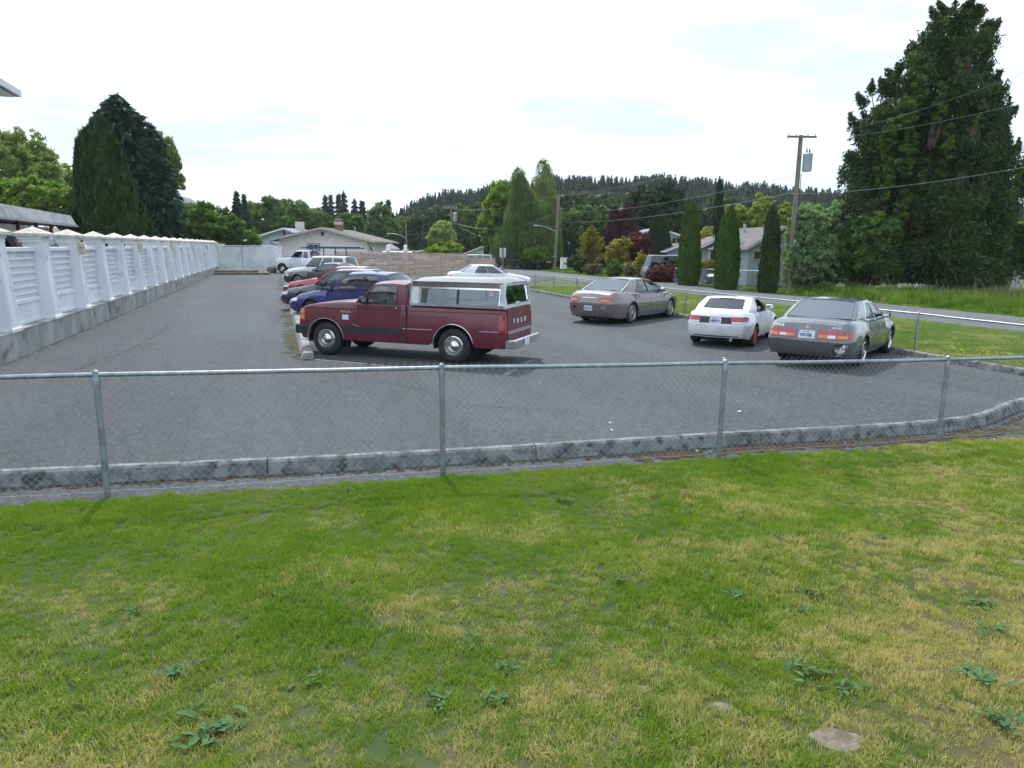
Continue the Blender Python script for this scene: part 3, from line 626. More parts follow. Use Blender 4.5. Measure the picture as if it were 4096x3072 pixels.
def gable_house(name, label, loc, rz, w, d, h, rise, wall, roof, trim, oh=.45, board=True, ridge_x=0., boards=0):
    b = thing(name, label, 'house', (*loc, 0), rz)
    MB().prism([(-w/2,-.05),(w/2,-.05),(w/2,h),(ridge_x,h+rise),(-w/2,h)], 0, d).part('wall', wall, b)
    if boards:                                    # individual vertical siding boards on the near gable
        n = int(w/boards)
        for i in range(n):
            x0 = -w/2+w*i/n+.004; x1 = -w/2+w*(i+1)/n-.010; top = lambda x: h+rise*(1-abs(x-ridge_x)/(w/2-(ridge_x if x > ridge_x else -ridge_x)))-.05
            MB().prism([(x0,0),(x1,0),(x1,top(x1)),(x0,top(x0))], -.02, .0).part('siding_board', wall, b)
    for s in (-1, 1):
        run = w/2-s*ridge_x; sl_ = rise/run; xo = s*(w/2+oh); zo = h-oh*sl_; t = .14
        mb = MB().hexa([(xo,-oh,zo),(ridge_x,-oh,h+rise),(ridge_x,d+oh,h+rise),(xo,d+oh,zo),(xo,-oh,zo+t),(ridge_x,-oh,h+rise+t),(ridge_x,d+oh,h+rise+t),(xo,d+oh,zo+t)]); q = mb.part('roof', roof, b)
        if board:
            bb = MB().hexa([(xo+s*.0,-oh-.03,zo-.06),(ridge_x,-oh-.03,h+rise-.06),(ridge_x,-oh-.002,h+rise-.06),(xo,-oh-.002,zo-.06),(xo,-oh-.03,zo+t*.8),(ridge_x,-oh-.03,h+rise+t*.8),(ridge_x,-oh-.002,h+rise+t*.8),(xo,-oh-.002,zo+t*.8)]); bb.part('bargeboard', trim, b)
            MB().box((xo+s*.05, d/2, zo+.06), (.1,d+2*oh,.11)).part('gutter', trim, b)
    return b
def window(parent, x, z, w, h, y=0, frame='trim_white', bars=1, axis='y', rows=0, face=-1):
    f = MB(); t = .07
    def bx(cx, cz, sx_, sz_, yo=0., th=.06):
        if axis == 'y': f.box((cx, y+face*(.02+yo), cz), (sx_, th, sz_))
        else: f.box((y+face*(.02+yo), cx, cz), (th, sx_, sz_))
    bx(x, z+h/2+t/2, w+2*t, t); bx(x, z-h/2-t/2, w+2*t, t); bx(x-w/2-t/2, z, t, h); bx(x+w/2+t/2, z, t, h)
    for i in range(bars): bx(x-w/2+w*(i+1)/(bars+1), z, .045, h, -.005, .05)
    for i in range(rows): bx(x, z-h/2+h*(i+1)/(rows+1), w, .04, -.006, .045)
    q = f.part('window', frame, parent); g = MB()
    if axis == 'y': g.box((x, y+face*.004, z), (w,.012,h))
    else: g.box((y+face*.004, x, z), (.012,w,h))
    g.part('pane', 'house_glass', q); return q
def gh_px(name, label, uL, uR, vE, uT, vT, Y, depth, rz=0, **k):
    xl, z1 = XZ(uL, vE, Y); xr, z2 = XZ(uR, vE, Y); xt, zt = XZ(uT, vT, Y); h = (z1+z2)/2
    return gable_house(name, label, ((xl+xr)/2, Y), rz, xr-xl, depth, h, zt-h, ridge_x=xt-(xl+xr)/2, **k), (xl+xr)/2
pk, cx_ = gh_px('house', 'pale pink gabled house with brick chimney behind the slatted fence', 1117, 1468, 958, 1292, 915, 74, 13, wall='siding_pink', roof='roof_brown', trim='trim_cream', oh=.95, boards=.3)
zz_ = lambda v: XZ(1292, v, 74)[1]; xx_ = lambda u: XZ(u, 980, 74)[0]-cx_
window(pk, xx_(1255), zz_(989), 1.15, .62, -.02, 'trim_dark'); window(pk, xx_(1255), zz_(989), .95, .5, -.045, 'trim_white')
window(pk, xx_(1292), zz_(936), .30, .36, -.02, 'trim_white', 0)
MB().box((0,-.05,.6), (w_:=xx_(1468)-xx_(1117)-.05,.06,1.35)).part('brick_base', 'brick', pk)
ch = MB().box((xx_(1325), 3.5, zz_(905)), (.75,.6,1.6)).part('chimney', 'brick', pk); MB().box((xx_(1325),3.5,zz_(888)), (.85,.7,.30)).part('chimney_cap', 'flashing', ch); MB().box((xx_(1325),3.5,zz_(877)), (.55,.4,.35)).part('chimney_cap', 'flashing', ch)
for u, v0, v1 in ((1366,922,945),(1404,905,935),(1121,975,1012)): MB().tube([(xx_(u),2 if u > 1200 else -.1,zz_(v1)),(xx_(u),2 if u > 1200 else -.1,zz_(v0))], .05, 8).part('vent_pipe', 'flashing', pk)
MB().tube([(xx_(1088),-.7,zz_(963)),(xx_(1092),-.7,zz_(975)),(xx_(1115),-.12,zz_(985)),(xx_(1116),-.12,0)], .05, 8).part('downpipe', 'trim_dark', pk)
bh, c2_ = gh_px('house', 'light blue gabled house with white eaves behind the pink house', 1012, 1260, 957, 1140, 916, 86, 12, wall='siding_blue', roof='roof_grey', trim='trim_white', oh=.8)
xb = lambda u: XZ(u, 980, 86)[0]-c2_; zb_ = lambda v: XZ(1140, v, 86)[1]
ch = MB().box((xb(1163),4,zb_(905)), (.9,.8,1.3)).part('chimney', 'cap_concrete', bh); MB().lathe([(.2,zb_(894)),(.26,zb_(887)),(.16,zb_(882)),(.001,zb_(881))], 10, (xb(1163),4,0)).part('chimney_pot', 'brick', ch)
MB().box((xb(1140),-.1,zb_(932)), (.16,.2,.7)).part('king_post', 'trim_dark', bh)
# grey-blue house on the right, ridge running back along the road
gx, gz = XZ(3132, 900, 50); ge = XZ(2967, 990, 50); hw_ = (gx-ge[0])
gr = gable_house('house', 'grey blue sided house with brown roof between the clipped columnar trees', (gx, 50), R_(8), 2*hw_-.7, 9.0, ge[1]+.05, gz-ge[1]-.25, 'siding_grey', 'roof_brown', 'trim_cream', oh=.38)
for j in range(26):                               # lap siding courses
    z0 = .1+j*.165; z1 = z0+.15; hh_ = ge[1]+.05; W2 = (2*hw_-.7)/2; ww = W2-.01 if z1 < hh_ else W2*(1-(z1-hh_)/(gz-ge[1]-.25))-.05
    if ww > .2: MB().hexa([(-ww,-.028,z0),(ww,-.028,z0),(ww,-.002,z0),(-ww,-.002,z0),(-ww,-.010,z1),(ww,-.010,z1),(ww,-.002,z1),(-ww,-.002,z1)]).part('siding_board', 'siding_grey', gr)
wx = XZ(3024,1021,50); window(gr, wx[0]-gx-.05, wx[1], .42, .50, -.04, 'trim_cream', 0)
vp = XZ(3026, 915, 54); MB().tube([(vp[0]-gx-.15,4.5,vp[1]-1.0),(vp[0]-gx-.15,4.5,vp[1]+.35)], .09, 8).part('vent_pipe', 'flashing', gr)
pw = XZ(2868, 962, 55); pe = XZ(2812, 994, 55)
g2 = gable_house('house', 'porch wing with white bargeboard left of the grey blue house', (pw[0]+.6, 55.5), R_(-4), 3.6, 6, pe[1], .85, 'siding_grey', 'roof_brown', 'trim_white', oh=.35)
MB().box((-1.0,-.25,1.3), (.16,.16,2.6)).part('porch_post', 'trim_white', g2); MB().box((-.5,-.02,1.1), (.95,.05,2.1)).part('door', 'trim_dark', g2)
g3p = XZ(2728, 978, 58); g3 = gable_house('house', 'low garage roof seen left of the first clipped columnar tree', (g3p[0]+.4, 60), 0, 2.2, 3.5, 2.35, .45, 'siding_grey', 'roof_brown', 'trim_white', oh=.4)
cr_, cc = gh_px('house', 'cream upper storey house behind the purple trees', 2536, 2722, 944, 2630, 915, 80, 8, wall='siding_cream', roof='roof_grey', trim='trim_white', oh=.7)
xc = lambda u: XZ(u, 960, 80)[0]-cc; zc = lambda v: XZ(2620, v, 80)[1]
MB().box((0,-.12,zc(941)), (xc(2722)-xc(2536)+1.2,.2,.28)).part('eave_band', 'trim_white', cr_); window(cr_, xc(2705), zc(972), .9, 1.1, 0); window(cr_, xc(2580), zc(965), 1.1, .8, 0)
# small far roofs
for nm, lab, uL, uR, vE, uT, vT, Y, wall, roof in (
 ('house','small grey gabled house beyond the plank fence, right of the flag',1506,1552,990,1530,977,108,'siding_blue','roof_grey'),
 ('house','low dark roofed house behind the plank fence, right of the white van',1660,1790,1008,1725,998,105,'wall_cream','roof_brown'),
 ('house','low tan house with grey roof near the small blue spruce',1868,1990,1012,1950,980,112,'wall_cream','roof_grey'),
 ('house','pale house roof behind the row of narrow columnar trees',2225,2330,1008,2275,972,110,'wall_cream','roof_grey'),
 ('house','small white house half hidden by trees behind the left utility pole',1892,1930,975,1910,962,150,'wall_cream','roof_grey'),
 ('house','white house glimpsed through the birch on the hill side',2195,2225,905,2210,896,170,'wall_cream','roof_grey')):
    gh_px(nm, lab, uL, uR, vE, uT, vT, Y, 7, wall=wall, roof=roof, trim='trim_white', oh=.5)
# motel behind the wall: long low roof parallel to the wall
mo = thing('long_building', 'long low cream building with grey roof and maroon posts behind the white wall', 'building', (-18.2,25.4,0), math.atan2(10.9,-4.01))
ml = 12.6
MB().box((ml/2-9,3.2,1.55), (ml+18,5,3.1)).part('wall', 'wall_cream', mo)
MB().hexa([(-18,-.45,3.2),(ml+.45,-.45,3.2),(ml+.45,5.8,3.2),(-18,5.8,3.2),(-18,-.25,3.72),(ml+.2,-.25,3.72),(ml+.2,5.6,3.72),(-18,5.6,3.72)]).part('roof', 'roof_grey', mo)
MB().box((ml/2-9,-.47,3.21), (ml+18.8,.05,.10)).part('fascia', 'flashing', mo)
for x in (-4,-1,1.5,4.2,7,9.6,12.2): MB().box((x,.0,1.6), (.12,.12,3.2)).part('post', 'maroon', mo)
for x in (-2,2.6,5.2,8.2,11): MB().box((x,.68,1.25), (.95,.06,2.1)).part('door', 'maroon', mo); window(mo, x+1.15, 1.6, .8, 1.0, .68, 'trim_dark')
for x in (0.,3,7.5): MB().tube([(x,2,3.7),(x,2,4.15)], .05, 6).part('vent_pipe', 'trim_dark', mo)
# two storey building: only its eave corner enters the top left of the picture
ec = G(62, 372, 6.2); el = G(0, 322, 6.55)
eb = thing('building', 'corner eave with grey gutter poking in at the top left edge', 'building', (ec[0], ec[1], 0), math.atan2(.954,-.30))
MB().box((-7,3.6,3.), (12.,6,6.)).part('wall', 'wall_cream', eb)
MB().hexa([(-14,0,6.2),(0,0,6.2),(0,8,6.2),(-14,8,6.2),(-14,0,6.28),(0,0,6.28),(-1.5,4,7.9),(-14,4,7.9)]).part('roof', 'roof_grey', eb)
MB().box((-7,-.06,6.2), (14.1,.12,.16)).part('gutter', 'flashing', eb); MB().box((.05,4,6.2), (.12,8.1,.16)).part('gutter', 'flashing', eb); MB().box((-7,.35,6.08), (13.6,.7,.05)).part('soffit', 'trim_white', eb)
# sheds under the spruce
defm('shed_white', mat, (.60,.61,.62), (.45,.46,.47), scale=2, rough=.7, stretch=(3,3,.6))
defm('shed_grey', mat, (.19,.20,.22), (.14,.15,.17), scale=2, rough=.7)
for uL, uR, vE, uT, vT, Y, w_, lab in ((3385,3482,1078,3430,1062,47,'shed_white','white boarded shed seen below the grey green bushes'),(3765,3990,1095,3880,1078,46.5,'shed_white','white weathered shed behind the big spruce trunk'),(3975,4078,1090,4030,1080,45,'shed_grey','grey shed with white end wall at the right edge')):
    s, c3 = gh_px('shed', lab, uL, uR, vE, uT, vT, Y, 3, wall=w_, roof='roof_grey', trim='trim_white', oh=.12)
    s['category'] = 'shed'; xl = XZ(uL, vE, Y)[0]-c3; xr = -xl
    n = 8
    for i in range(n): MB().box((xl+(xr-xl)*(i+.5)/n,-.015,.95), ((xr-xl)/n-.03,.03,XZ(uL,vE,Y)[1]*.9)).part('siding_board', w_, s)
    if w_ == 'shed_grey': MB().box((xr-.22,-.05,.85), (.42,.04,1.6)).part('end_board', 'trim_white', s)
# yard fence and gate by the grey house
yf = [(XZ(2700+i*62,1100,51.5-.9*i)[0], 51.5-.9*i) for i in range(7)]
chainlink('chain_link_fence', 'low chain link yard fence in front of the grey blue house', yf, [1.15]*7, .16, .004, .02, .025, sidev=1, spikes=0)

# ------------------------------------------------------------ cars
def pchip(pts):
    xs = np.array([p[0] for p in pts], float); ys = np.array([p[1] for p in pts], float)
    if len(xs) == 2: return lambda x: float(np.interp(x, xs, ys))
    h = np.diff(xs); d = np.diff(ys)/h; m_ = np.zeros(len(xs))
    for i in range(1, len(xs)-1):
        if d[i-1]*d[i] > 0: w1, w2 = 2*h[i]+h[i-1], h[i]+2*h[i-1]; m_[i] = (w1+w2)/(w1/d[i-1]+w2/d[i])
    m_[0], m_[-1] = d[0], d[-1]
    def f(x):
        x = min(max(x, xs[0]), xs[-1]); i = min(int(np.searchsorted(xs, x, 'right'))-1, len(xs)-2); i = max(i, 0); t = (x-xs[i])/h[i]
        return float((2*t**3-3*t**2+1)*ys[i]+(t**3-2*t**2+t)*h[i]*m_[i]+(-2*t**3+3*t**2)*ys[i+1]+(t**3-t**2)*h[i]*m_[i+1])
    return f
def lerp(a, b, t): return a+(b-a)*t
class Car:
    # x forward from the rear axle, y left, z up
    D = dict(zm=.60, zl=.38, zb=.20, sill=.2, ft=.80, fs=.925, fl=.985, fb=.93, kr=.18, kf=.20, Lr=.6, Lf=.9, crown=.035, R=.31, Ra=.37, ov=.05,
             shr=[.10,.10,.10,.07,0,0,.10], shf=[.05,.05,.05,.03,0,0,.10], zr=None, zf=None, bow_r=.06, bow_f=.14, doors=[(.35,1.15),(1.15,2.05)],
             wins=[(.10,.46),(.50,.86)], wt=(.07,.88), wsb=.16, rgb=.10, roofc=.05, gi=.03, roofw=.62, rim='spokes', glass='glass', inter='grey_interior', hood=True,
             rim_mat='alloy', seats=True, rear_seat=True, trim='black_trim', wsin=(.05,.95,.03,.95), rgin=(.06,.94,.05,.93), handles=True, steer=False, spoke_n=10, bumpers=None, shoulder=.05)
    def __init__(s, name, label, cat, loc, heading, paintmat, group=None, scale=1, **spec):
        S = dict(s.D); S.update(spec); s.__dict__.update(S); s.pm = paintmat
        s.root = thing(name, label, cat, (loc[0], loc[1], 0), R_(heading), group, scale); s.allv = []; s.allf = []
        s.zt = pchip(s.top); s.body(); s.greenhouse(); s.bvh = BVHTree.FromPolygons(s.allv, s.allf)
        s.wheels(); s.under()
        if s.seats: s.interior()
    def reg(s, mb):
        b = len(s.allv); s.allv += [Vector(v) for v in mb.v]; s.allf += [tuple(b+i for i in f) for f in mb.f]
    def ring(s, x):
        dr, df = x-s.xr, s.xf-x; Wh = s.W/2
        tr, tf = max(0, 1-dr/s.Lr), max(0, 1-df/s.Lf); plan = 1-s.kr*tr**3-s.kf*tf**2.6; w = Wh*plan
        er, ef = max(0, 1-dr/.4)**1.3, max(0, 1-df/.4)**1.3
        zt = s.zt(x); ft = s.ft; zs = zt-s.shoulder
        fend = max(0, 1-min(dr, df)/.8)
        pts = [(0, zt+s.crown), (.55*ft*w, zt+s.crown*.72), (ft*w, zt), (s.fs*w, zs), (w, min(s.zm, zs-.04)), (s.fl*w, s.zl), (s.fb*w, s.zb)]
        for e, zz in ((er, s.zr), (ef, s.zf)):
            if zz and e > 0: pts = [(y, lerp(z, q, min(1, e*1.15)) if q is not None else z) for (y, z), q in zip(pts, zz)]
        zb = s.zb
        for xh in (0, s.wb):
            if abs(x-xh) < s.Ra: zb = max(zb, s.R+math.sqrt(s.Ra**2-(x-xh)**2))
        p4, p5, p6 = pts[4], pts[5], pts[6]
        if zb > s.zb+.001:
            z5 = max(p5[1], zb+.03); z4 = max(p4[1], zb+.06)
            k = min(1, (zb-s.zb)/.12); pts[6] = (lerp(p6[0], Wh*plan*1.004, k), zb); pts[5] = (lerp(p5[0], Wh*plan*1.006, k), z5); pts[4] = (p4[0], min(z4, pts[3][1]-.02))
        out = []
        for j, (y, z) in enumerate(pts):
            xx = x+s.shr[j]*er-s.shf[j]*ef
            q = 1-min(1, abs(y)/max(w, .01))**2
            xx += -s.bow_r*q*er+s.bow_f*q*ef if j < 4 else 0
            out.append((xx, y, z))
        return out
    def body(s):
        X = list(np.linspace(s.xr, s.xr+.4, 7))+list(np.linspace(s.xf-.4, s.xf, 7))+list(np.linspace(s.xr, s.xf, 30))
        for xh in (0, s.wb): X += [xh+s.Ra*math.cos(R_(a)) for a in range(0, 181, 12)]
        key = [v for d in s.doors for v in d]+[s.cowl, s.deck]
        X = [x for x in X if s.xr <= x <= s.xf and all(abs(x-k) > .03 for k in key)]+key; X.sort()
        Y = [X[0]]
        for x in X[1:]:
            if x-Y[-1] > .012: Y.append(x)
        X = Y; R = [s.ring(x) for x in X]; n = len(X)
        parts = {}
        def quad(nm, q, key=None):
            mb = parts.setdefault((nm, key), MB()); mb.add(q, [(0,1,2,3)])
        for i in range(n-1):
            xc = (X[i]+X[i+1])/2
            for j in range(6):
                for sd_ in (1, -1):
                    a, b, c, d = R[i][j], R[i+1][j], R[i+1][j+1], R[i][j+1]; q = [(p[0], p[1]*sd_, p[2]) for p in (a, b, c, d)]
                    if sd_ < 0: q = q[::-1]
                    nm, key = 'body', None
                    if j >= 3:
                        for di, (d0, d1) in enumerate(s.doors):
                            if d0-.001 < xc < d1+.001: nm, key = 'door', (di, sd_)
                        if j >= 4 and (xc < s.xr+.33 and xc < -s.Ra): nm = 'rear_bumper'
                        if j >= 4 and (xc > s.xf-.33 and xc > s.wb+s.Ra): nm = 'front_bumper'
                    elif j < 2:
                        if xc > s.cowl: nm = 'hood'
                        elif xc < s.deck: nm = s.__dict__.get('decknm', 'trunk_lid')
                        else: nm = 'parcel_shelf'
                    quad(nm, q, key)
        for e, Rg, sg in ((0, R[0], 1), (1, R[-1], -1)):     # end faces
            bow = s.bow_r if e == 0 else -s.bow_f
            fr = [-1,-.8,-.55,-.28,0,.28,.55,.8,1]
            rows = []
            for j in range(2, 7):
                x_, y_, z_ = Rg[j]; row = []
                for f in fr:
                    if j == 2:
                        a = abs(f); p0, p1, p2 = Rg[0], Rg[1], Rg[2]
                        if a <= .55: t = a/.55; xq, zq = lerp(p0[0], p1[0], t), lerp(p0[2], p1[2], t)
                        else: t = (a-.55)/.45; xq, zq = lerp(p1[0], p2[0], t), lerp(p1[2], p2[2], t)
                        row.append((xq, f*y_, zq))
                    else: row.append((x_-bow*(1-f*f)*(1 if j > 3 else (1-(y_/ (s.W/2))**2*0)), f*y_, z_))
                rows.append(row)
            for r in range(4):
                for c in range(8):
                    q = [rows[r][c], rows[r][c+1], rows[r+1][c+1], rows[r+1][c]]
                    if sg > 0: q = q[::-1]
                    quad(('rear_bumper' if e == 0 else 'front_bumper') if r >= 2 else 'body', q)
        for (nm, key), mb in parts.items():
            merge(mb); s.reg(mb)
            mt = 'dark_interior' if nm == 'parcel_shelf' else s.pm
            if nm in ('rear_bumper','front_bumper') and s.bumpers: mt = s.bumpers
            mb.part(nm, mt, s.root, 58)
    def greenhouse(s):
        (xa, za, ya), (xat, zat, yat), (xct, zct, yct), (xc, zc, yc) = s.gh   # A base, A top, C top, C base (x, z, half width)
        belt = lambda t: Vector((lerp(xc, xa, t), lerp(yc, ya, t)+.02*math.sin(math.pi*t), s.zt(lerp(xc, xa, t))-.035))
        rail = lambda t: Vector((lerp(xct, xat, t), lerp(yct, yat, t)+.02*math.sin(math.pi*t), lerp(zct, zat, t)+s.roofc*.5*math.sin(math.pi*t)))
        def side(t, v, sg):
            b, r = belt(t), rail(t); p = b.lerp(r, v); p.y += .035*math.sin(math.pi*v); return (p.x, p.y*sg, p.z)
        Ts = [0]+sorted(set([v for w_ in s.wins for v in w_]+[.02,.98]+list(np.linspace(0, 1, 13)[1:-1].round(3))))+[1]
        Vs = [0, s.wt[0], .35, .65, s.wt[1], .96, 1]
        body = MB(); trim = MB()
        for sg in (1, -1):
            wm_ = {}
            for i in range(len(Ts)-1):
                for j in range(len(Vs)-1):
                    tc_, vc = (Ts[i]+Ts[i+1])/2, (Vs[j]+Vs[j+1])/2; q = [side(Ts[i], Vs[j], sg), side(Ts[i+1], Vs[j], sg), side(Ts[i+1], Vs[j+1], sg), side(Ts[i], Vs[j+1], sg)]
                    if sg > 0: q = q[::-1]
                    k = [a for a, (w0, w1) in enumerate(s.wins) if w0 < tc_ < w1]
                    if k and s.wt[0] < vc < s.wt[1]: wm_.setdefault(k[0], MB()).add(q, [(0,1,2,3)])
                    else: body.add(q, [(0,1,2,3)])
            for k, mb in wm_.items():
                merge(mb); w = mb.part('side_window', s.glass, s.root, 40); s.reg(mb)
                w0, w1 = s.wins[k]; fr = []
                loop = [(t, s.wt[0]) for t in np.linspace(w0, w1, 6)]+[(w1, v) for v in np.linspace(s.wt[0], s.wt[1], 5)[1:]]+[(t, s.wt[1]) for t in np.linspace(w1, w0, 6)[1:]]+[(w0, v) for v in np.linspace(s.wt[1], s.wt[0], 5)[1:]]
                MB().tube([side(t, v, sg) for t, v in loop], .012, 5, False).part('window_trim', s.trim, w)
        def front(a, v, base, top, yb, yt, bulge, zb, zt_):
            f = 2*a-1; q = 1-f*f; return (lerp(base, top, v)+bulge*q*lerp(1, .8, v), f*(lerp(yb, yt, v)+.035*math.sin(math.pi*v)), lerp(zb, zt_+s.roofc*(1-abs(f)**2.6), v)+.035*0)
        A = [0,.05,.15,.3,.5,.7,.85,.95,1]
        glassy = {}
        for nm, (xb, xt_, yb, yt, bu, zb, zt_), gi in (('windshield', (xa, xat, ya, yat, s.wsb, za, zat), s.wsin), ('rear_window', (xc, xct, yc, yct, -s.rgb, zc, zct), s.rgin)):
            A2 = sorted(set([0,1,gi[0],gi[1]]+[round(lerp(gi[0], gi[1], t), 3) for t in (.15,.35,.5,.65,.85)])); V2 = [0, gi[2], .35, .65, gi[3], 1]
            gm = MB()
            for i in range(len(A2)-1):
                for j in range(len(V2)-1):
                    q = [front(A2[a], V2[b], xb, xt_, yb, yt, bu, zb, zt_) for a, b in ((i,j),(i+1,j),(i+1,j+1),(i,j+1))]
                    if nm == 'rear_window': q = q[::-1]
                    ac, vc = (A2[i]+A2[i+1])/2, (V2[j]+V2[j+1])/2
                    (gm if gi[0] < ac < gi[1] and gi[2] < vc < gi[3] else body).add(q, [(0,1,2,3)])
            merge(gm); s.reg(gm); w = gm.part(nm, s.glass if nm == 'windshield' or not s.__dict__.get('rglass') else s.rglass, s.root, 60)
            loop = [(a, gi[2]) for a in np.linspace(gi[0], gi[1], 9)]+[(gi[1], gi[3])]+[(a, gi[3]) for a in np.linspace(gi[1], gi[0], 9)]+[(gi[0], gi[2])]
            MB().tube([front(a, v, xb, xt_, yb, yt, bu, zb, zt_) for a, v in loop], .012, 5, False).part('window_trim', 'black_trim', w)
        roof = MB(); rows = []
        for i in range(9):
            t = i/8; r = rail(t); row = []
            for a in np.linspace(0, 1, 11):
                f = 2*a-1; row.append((r.x+(1-f*f)*lerp(-s.rgb*.8, s.wsb*.8, t), f*r.y, r.z+s.roofc*(1-abs(f)**2.6)+0*s.roofc))
            rows.append(row)
        roof.grid(rows, True); s.reg(roof); s.reg(body)
        merge(body); body.part('pillars', s.pm, s.root, 38); roof.part('roof', s.__dict__.get('roofmat') or s.pm, s.root, 38); s.side_pt = side
    def cast(s, o, d):
        h = s.bvh.ray_cast(Vector(o), Vector(d)); return h[0], h[1]
    # a thin patch lying on the body; dirn 'r','f','l','s'(right) or 't'; corners in the two other coordinates
    def patch(s, name, c, dirn, mt, off=.006, nx=6, ny=4, parent=None, rnd=0, depth=.012, ell=False):
        d = {'r': (1,0,0), 'f': (-1,0,0), 'l': (0,-1,0), 's': (0,1,0), 't': (0,0,-1)}[dirn]; dv_ = Vector(d); g = []; last = None; miss = []
        for j in range(ny+1):
            row = []
            for i in range(nx+1):
                a, b = i/nx, j/ny
                if ell:
                    cx_, cy_ = 2*a-1, 2*b-1; k = math.sqrt(max(0, 1-cy_*cy_/2)); k2 = math.sqrt(max(0, 1-cx_*cx_/2)); a, b = (cx_*k+1)/2, (cy_*k2+1)/2
                u = lerp(lerp(c[0][0], c[1][0], a), lerp(c[3][0], c[2][0], a), b); v = lerp(lerp(c[0][1], c[1][1], a), lerp(c[3][1], c[2][1], a), b)
                o = {'r': (-9,u,v), 'f': (9,u,v), 'l': (u,9,v), 's': (u,-9,v), 't': (u,v,9)}[dirn]; p, nn = s.cast(o, d)
                if p is None or (p-Vector(o)).length > 12: p = None
                row.append([p, o])
            g.append(row)
        fl = [r[0] for row in g for r in row if r[0] is not None]
        if not fl: return None
        ax_ = {'r': 0, 'f': 0, 'l': 1, 's': 1, 't': 2}[dirn]; md = sorted(p[ax_] for p in fl)[len(fl)//2]
        for row in g:
            for q_ in row:
                if q_[0] is not None and abs(q_[0][ax_]-md) > .28: q_[0] = None
        fl = [r[0] for row in g for r in row if r[0] is not None]
        ax = {'r': 0, 'f': 0, 'l': 1, 's': 1, 't': 2}[dirn]; av = sum(p[ax] for p in fl)/len(fl); rows = []
        for row in g:
            rr = []
            for p, o in row:
                if p is None: p = Vector(o); p[ax] = av
                rr.append(tuple(p-dv_*off))
            rows.append(rr)
        flip = dirn in ('r','l'); mb = MB().grid(rows, not flip)
        n = nx+1; b0 = len(mb.v); per = [i for i in range(n)]+[n*j+nx for j in range(1, ny+1)]+[n*ny+i for i in range(nx-1, -1, -1)]+[n*j for j in range(ny-1, 0, -1)]
        mb.v += [tuple(Vector(mb.v[i])+dv_*(depth+off)) for i in per]; m_ = len(per)
        mb.f += [(per[i], per[(i+1)%m_], b0+(i+1)%m_, b0+i) for i in range(m_)]
        return mb.part(name, mt, parent or s.root, 50)
    def rect(s, name, u0, v0, u1, v1, dirn, mt, **k): return s.patch(name, [(u0,v0),(u1,v0),(u1,v1),(u0,v1)], dirn, mt, **k)
    def lines(s, name, segs, w, mt, off=.0025):      # seams and strips drawn on one side, all in one part
        mb = MB()
        for dirn, pts in segs:
            d = {'r': (1,0,0), 'l': (0,-1,0), 's': (0,1,0), 't': (0,0,-1)}[dirn]; dv_ = Vector(d); P = []
            for (u0, v0), (u1, v1) in zip(pts, pts[1:]):
                n = max(2, int(math.hypot(u1-u0, v1-v0)/.12)); P += [(lerp(u0,u1,i/n), lerp(v0,v1,i/n)) for i in range(n)]
            P.append(pts[-1]); L_, R2 = [], []
            for i, (u, v) in enumerate(P):
                a, b = P[max(0,i-1)], P[min(len(P)-1,i+1)]; l = math.hypot(b[0]-a[0], b[1]-a[1]) or 1; nx_, ny_ = -(b[1]-a[1])/l*w/2, (b[0]-a[0])/l*w/2
                o = {'r': (-9,u,v), 'l': (u,9,v), 's': (u,-9,v), 't': (u,v,9)}[dirn]; p, nn = s.cast(o, d)
                if p is None or abs(nn.dot(dv_)) < .15: p = None
                if p is None:
                    if len(L_) > 1: mb.grid([L_, R2])
                    L_, R2 = [], []; continue
                off3 = {'r': Vector((0,nx_,ny_)), 'l': Vector((nx_,0,ny_)), 's': Vector((nx_,0,ny_)), 't': Vector((nx_,ny_,0))}[dirn]
                L_.append(tuple(p-dv_*off+off3)); R2.append(tuple(p-dv_*off-off3))
            if len(L_) > 1: mb.grid([L_, R2])
        if mb.v: return mb.part(name, mt, s.root)
    def text(s, name, txt, u, v, size, dirn, mt, bold=0, sx=1., gap=1.):
        mb = text_mb(txt, size, .003, sx, bold)
        d = {'r': (1,0,0), 'l': (0,-1,0), 's': (0,1,0)}[dirn]; dv_ = Vector(d)
        def f(x, y, z):
            uu = u-x if dirn in ('r','l') else u+x
            if dirn == 'r': uu = u-x
            o = {'r': (-9,uu,v+y), 'l': (uu,9,v+y), 's': (uu,-9,v+y)}[dirn]; p, _q = s.cast(o, d); p = p if p is not None else Vector(o)+dv_*8
            q = p-dv_*(.012+z); return tuple(q)
        xf(mb, f); return mb.part(name, mt, s.root)
    def wheels(s):
        R, n = s.R, 28; wy = s.W/2-.015
        tw = s.__dict__.get('tw', .2); rr = R*s.__dict__.get('rimr', .63)
        ty = MB().lathe([(rr,-.015),(rr+.012,-.004),(rr+.05,.004),(R-.045,0),(R-.02,-.012),(R,-.04),(R,-tw+.03),(R-.02,-tw),(rr,-tw)], n, axis='y').mesh('tyre', 35)
        rm = MB().lathe([(rr+.004,-.012),(rr-.012,-.006),(rr-.022,-.02),(rr-.03,-.09),(rr-.03,-.15)], n, axis='y'); c = MB()
        if s.rim == 'spokes' or s.rim == 'five':
            k = s.spoke_n if s.rim == 'spokes' else 5
            for i in range(k):
                a = 2*math.pi*i/k; wi, wo = (.03,.016) if s.rim == 'spokes' else (.05,.032)
                ca, sa = math.cos(a), math.sin(a); P = []
                for (r0, w_) in ((.03, wi/2+.004), (rr-.012, wo/2+.004)):
                    for y_ in (-.045, -.012 if r0 < .1 else -.018):
                        for q in (-w_, w_): P.append((r0*ca-q*sa, y_, r0*sa+q*ca))
                rm.add(P, [(0,1,3,2),(4,6,7,5),(0,4,5,1),(2,3,7,6),(0,2,6,4),(1,5,7,3)])
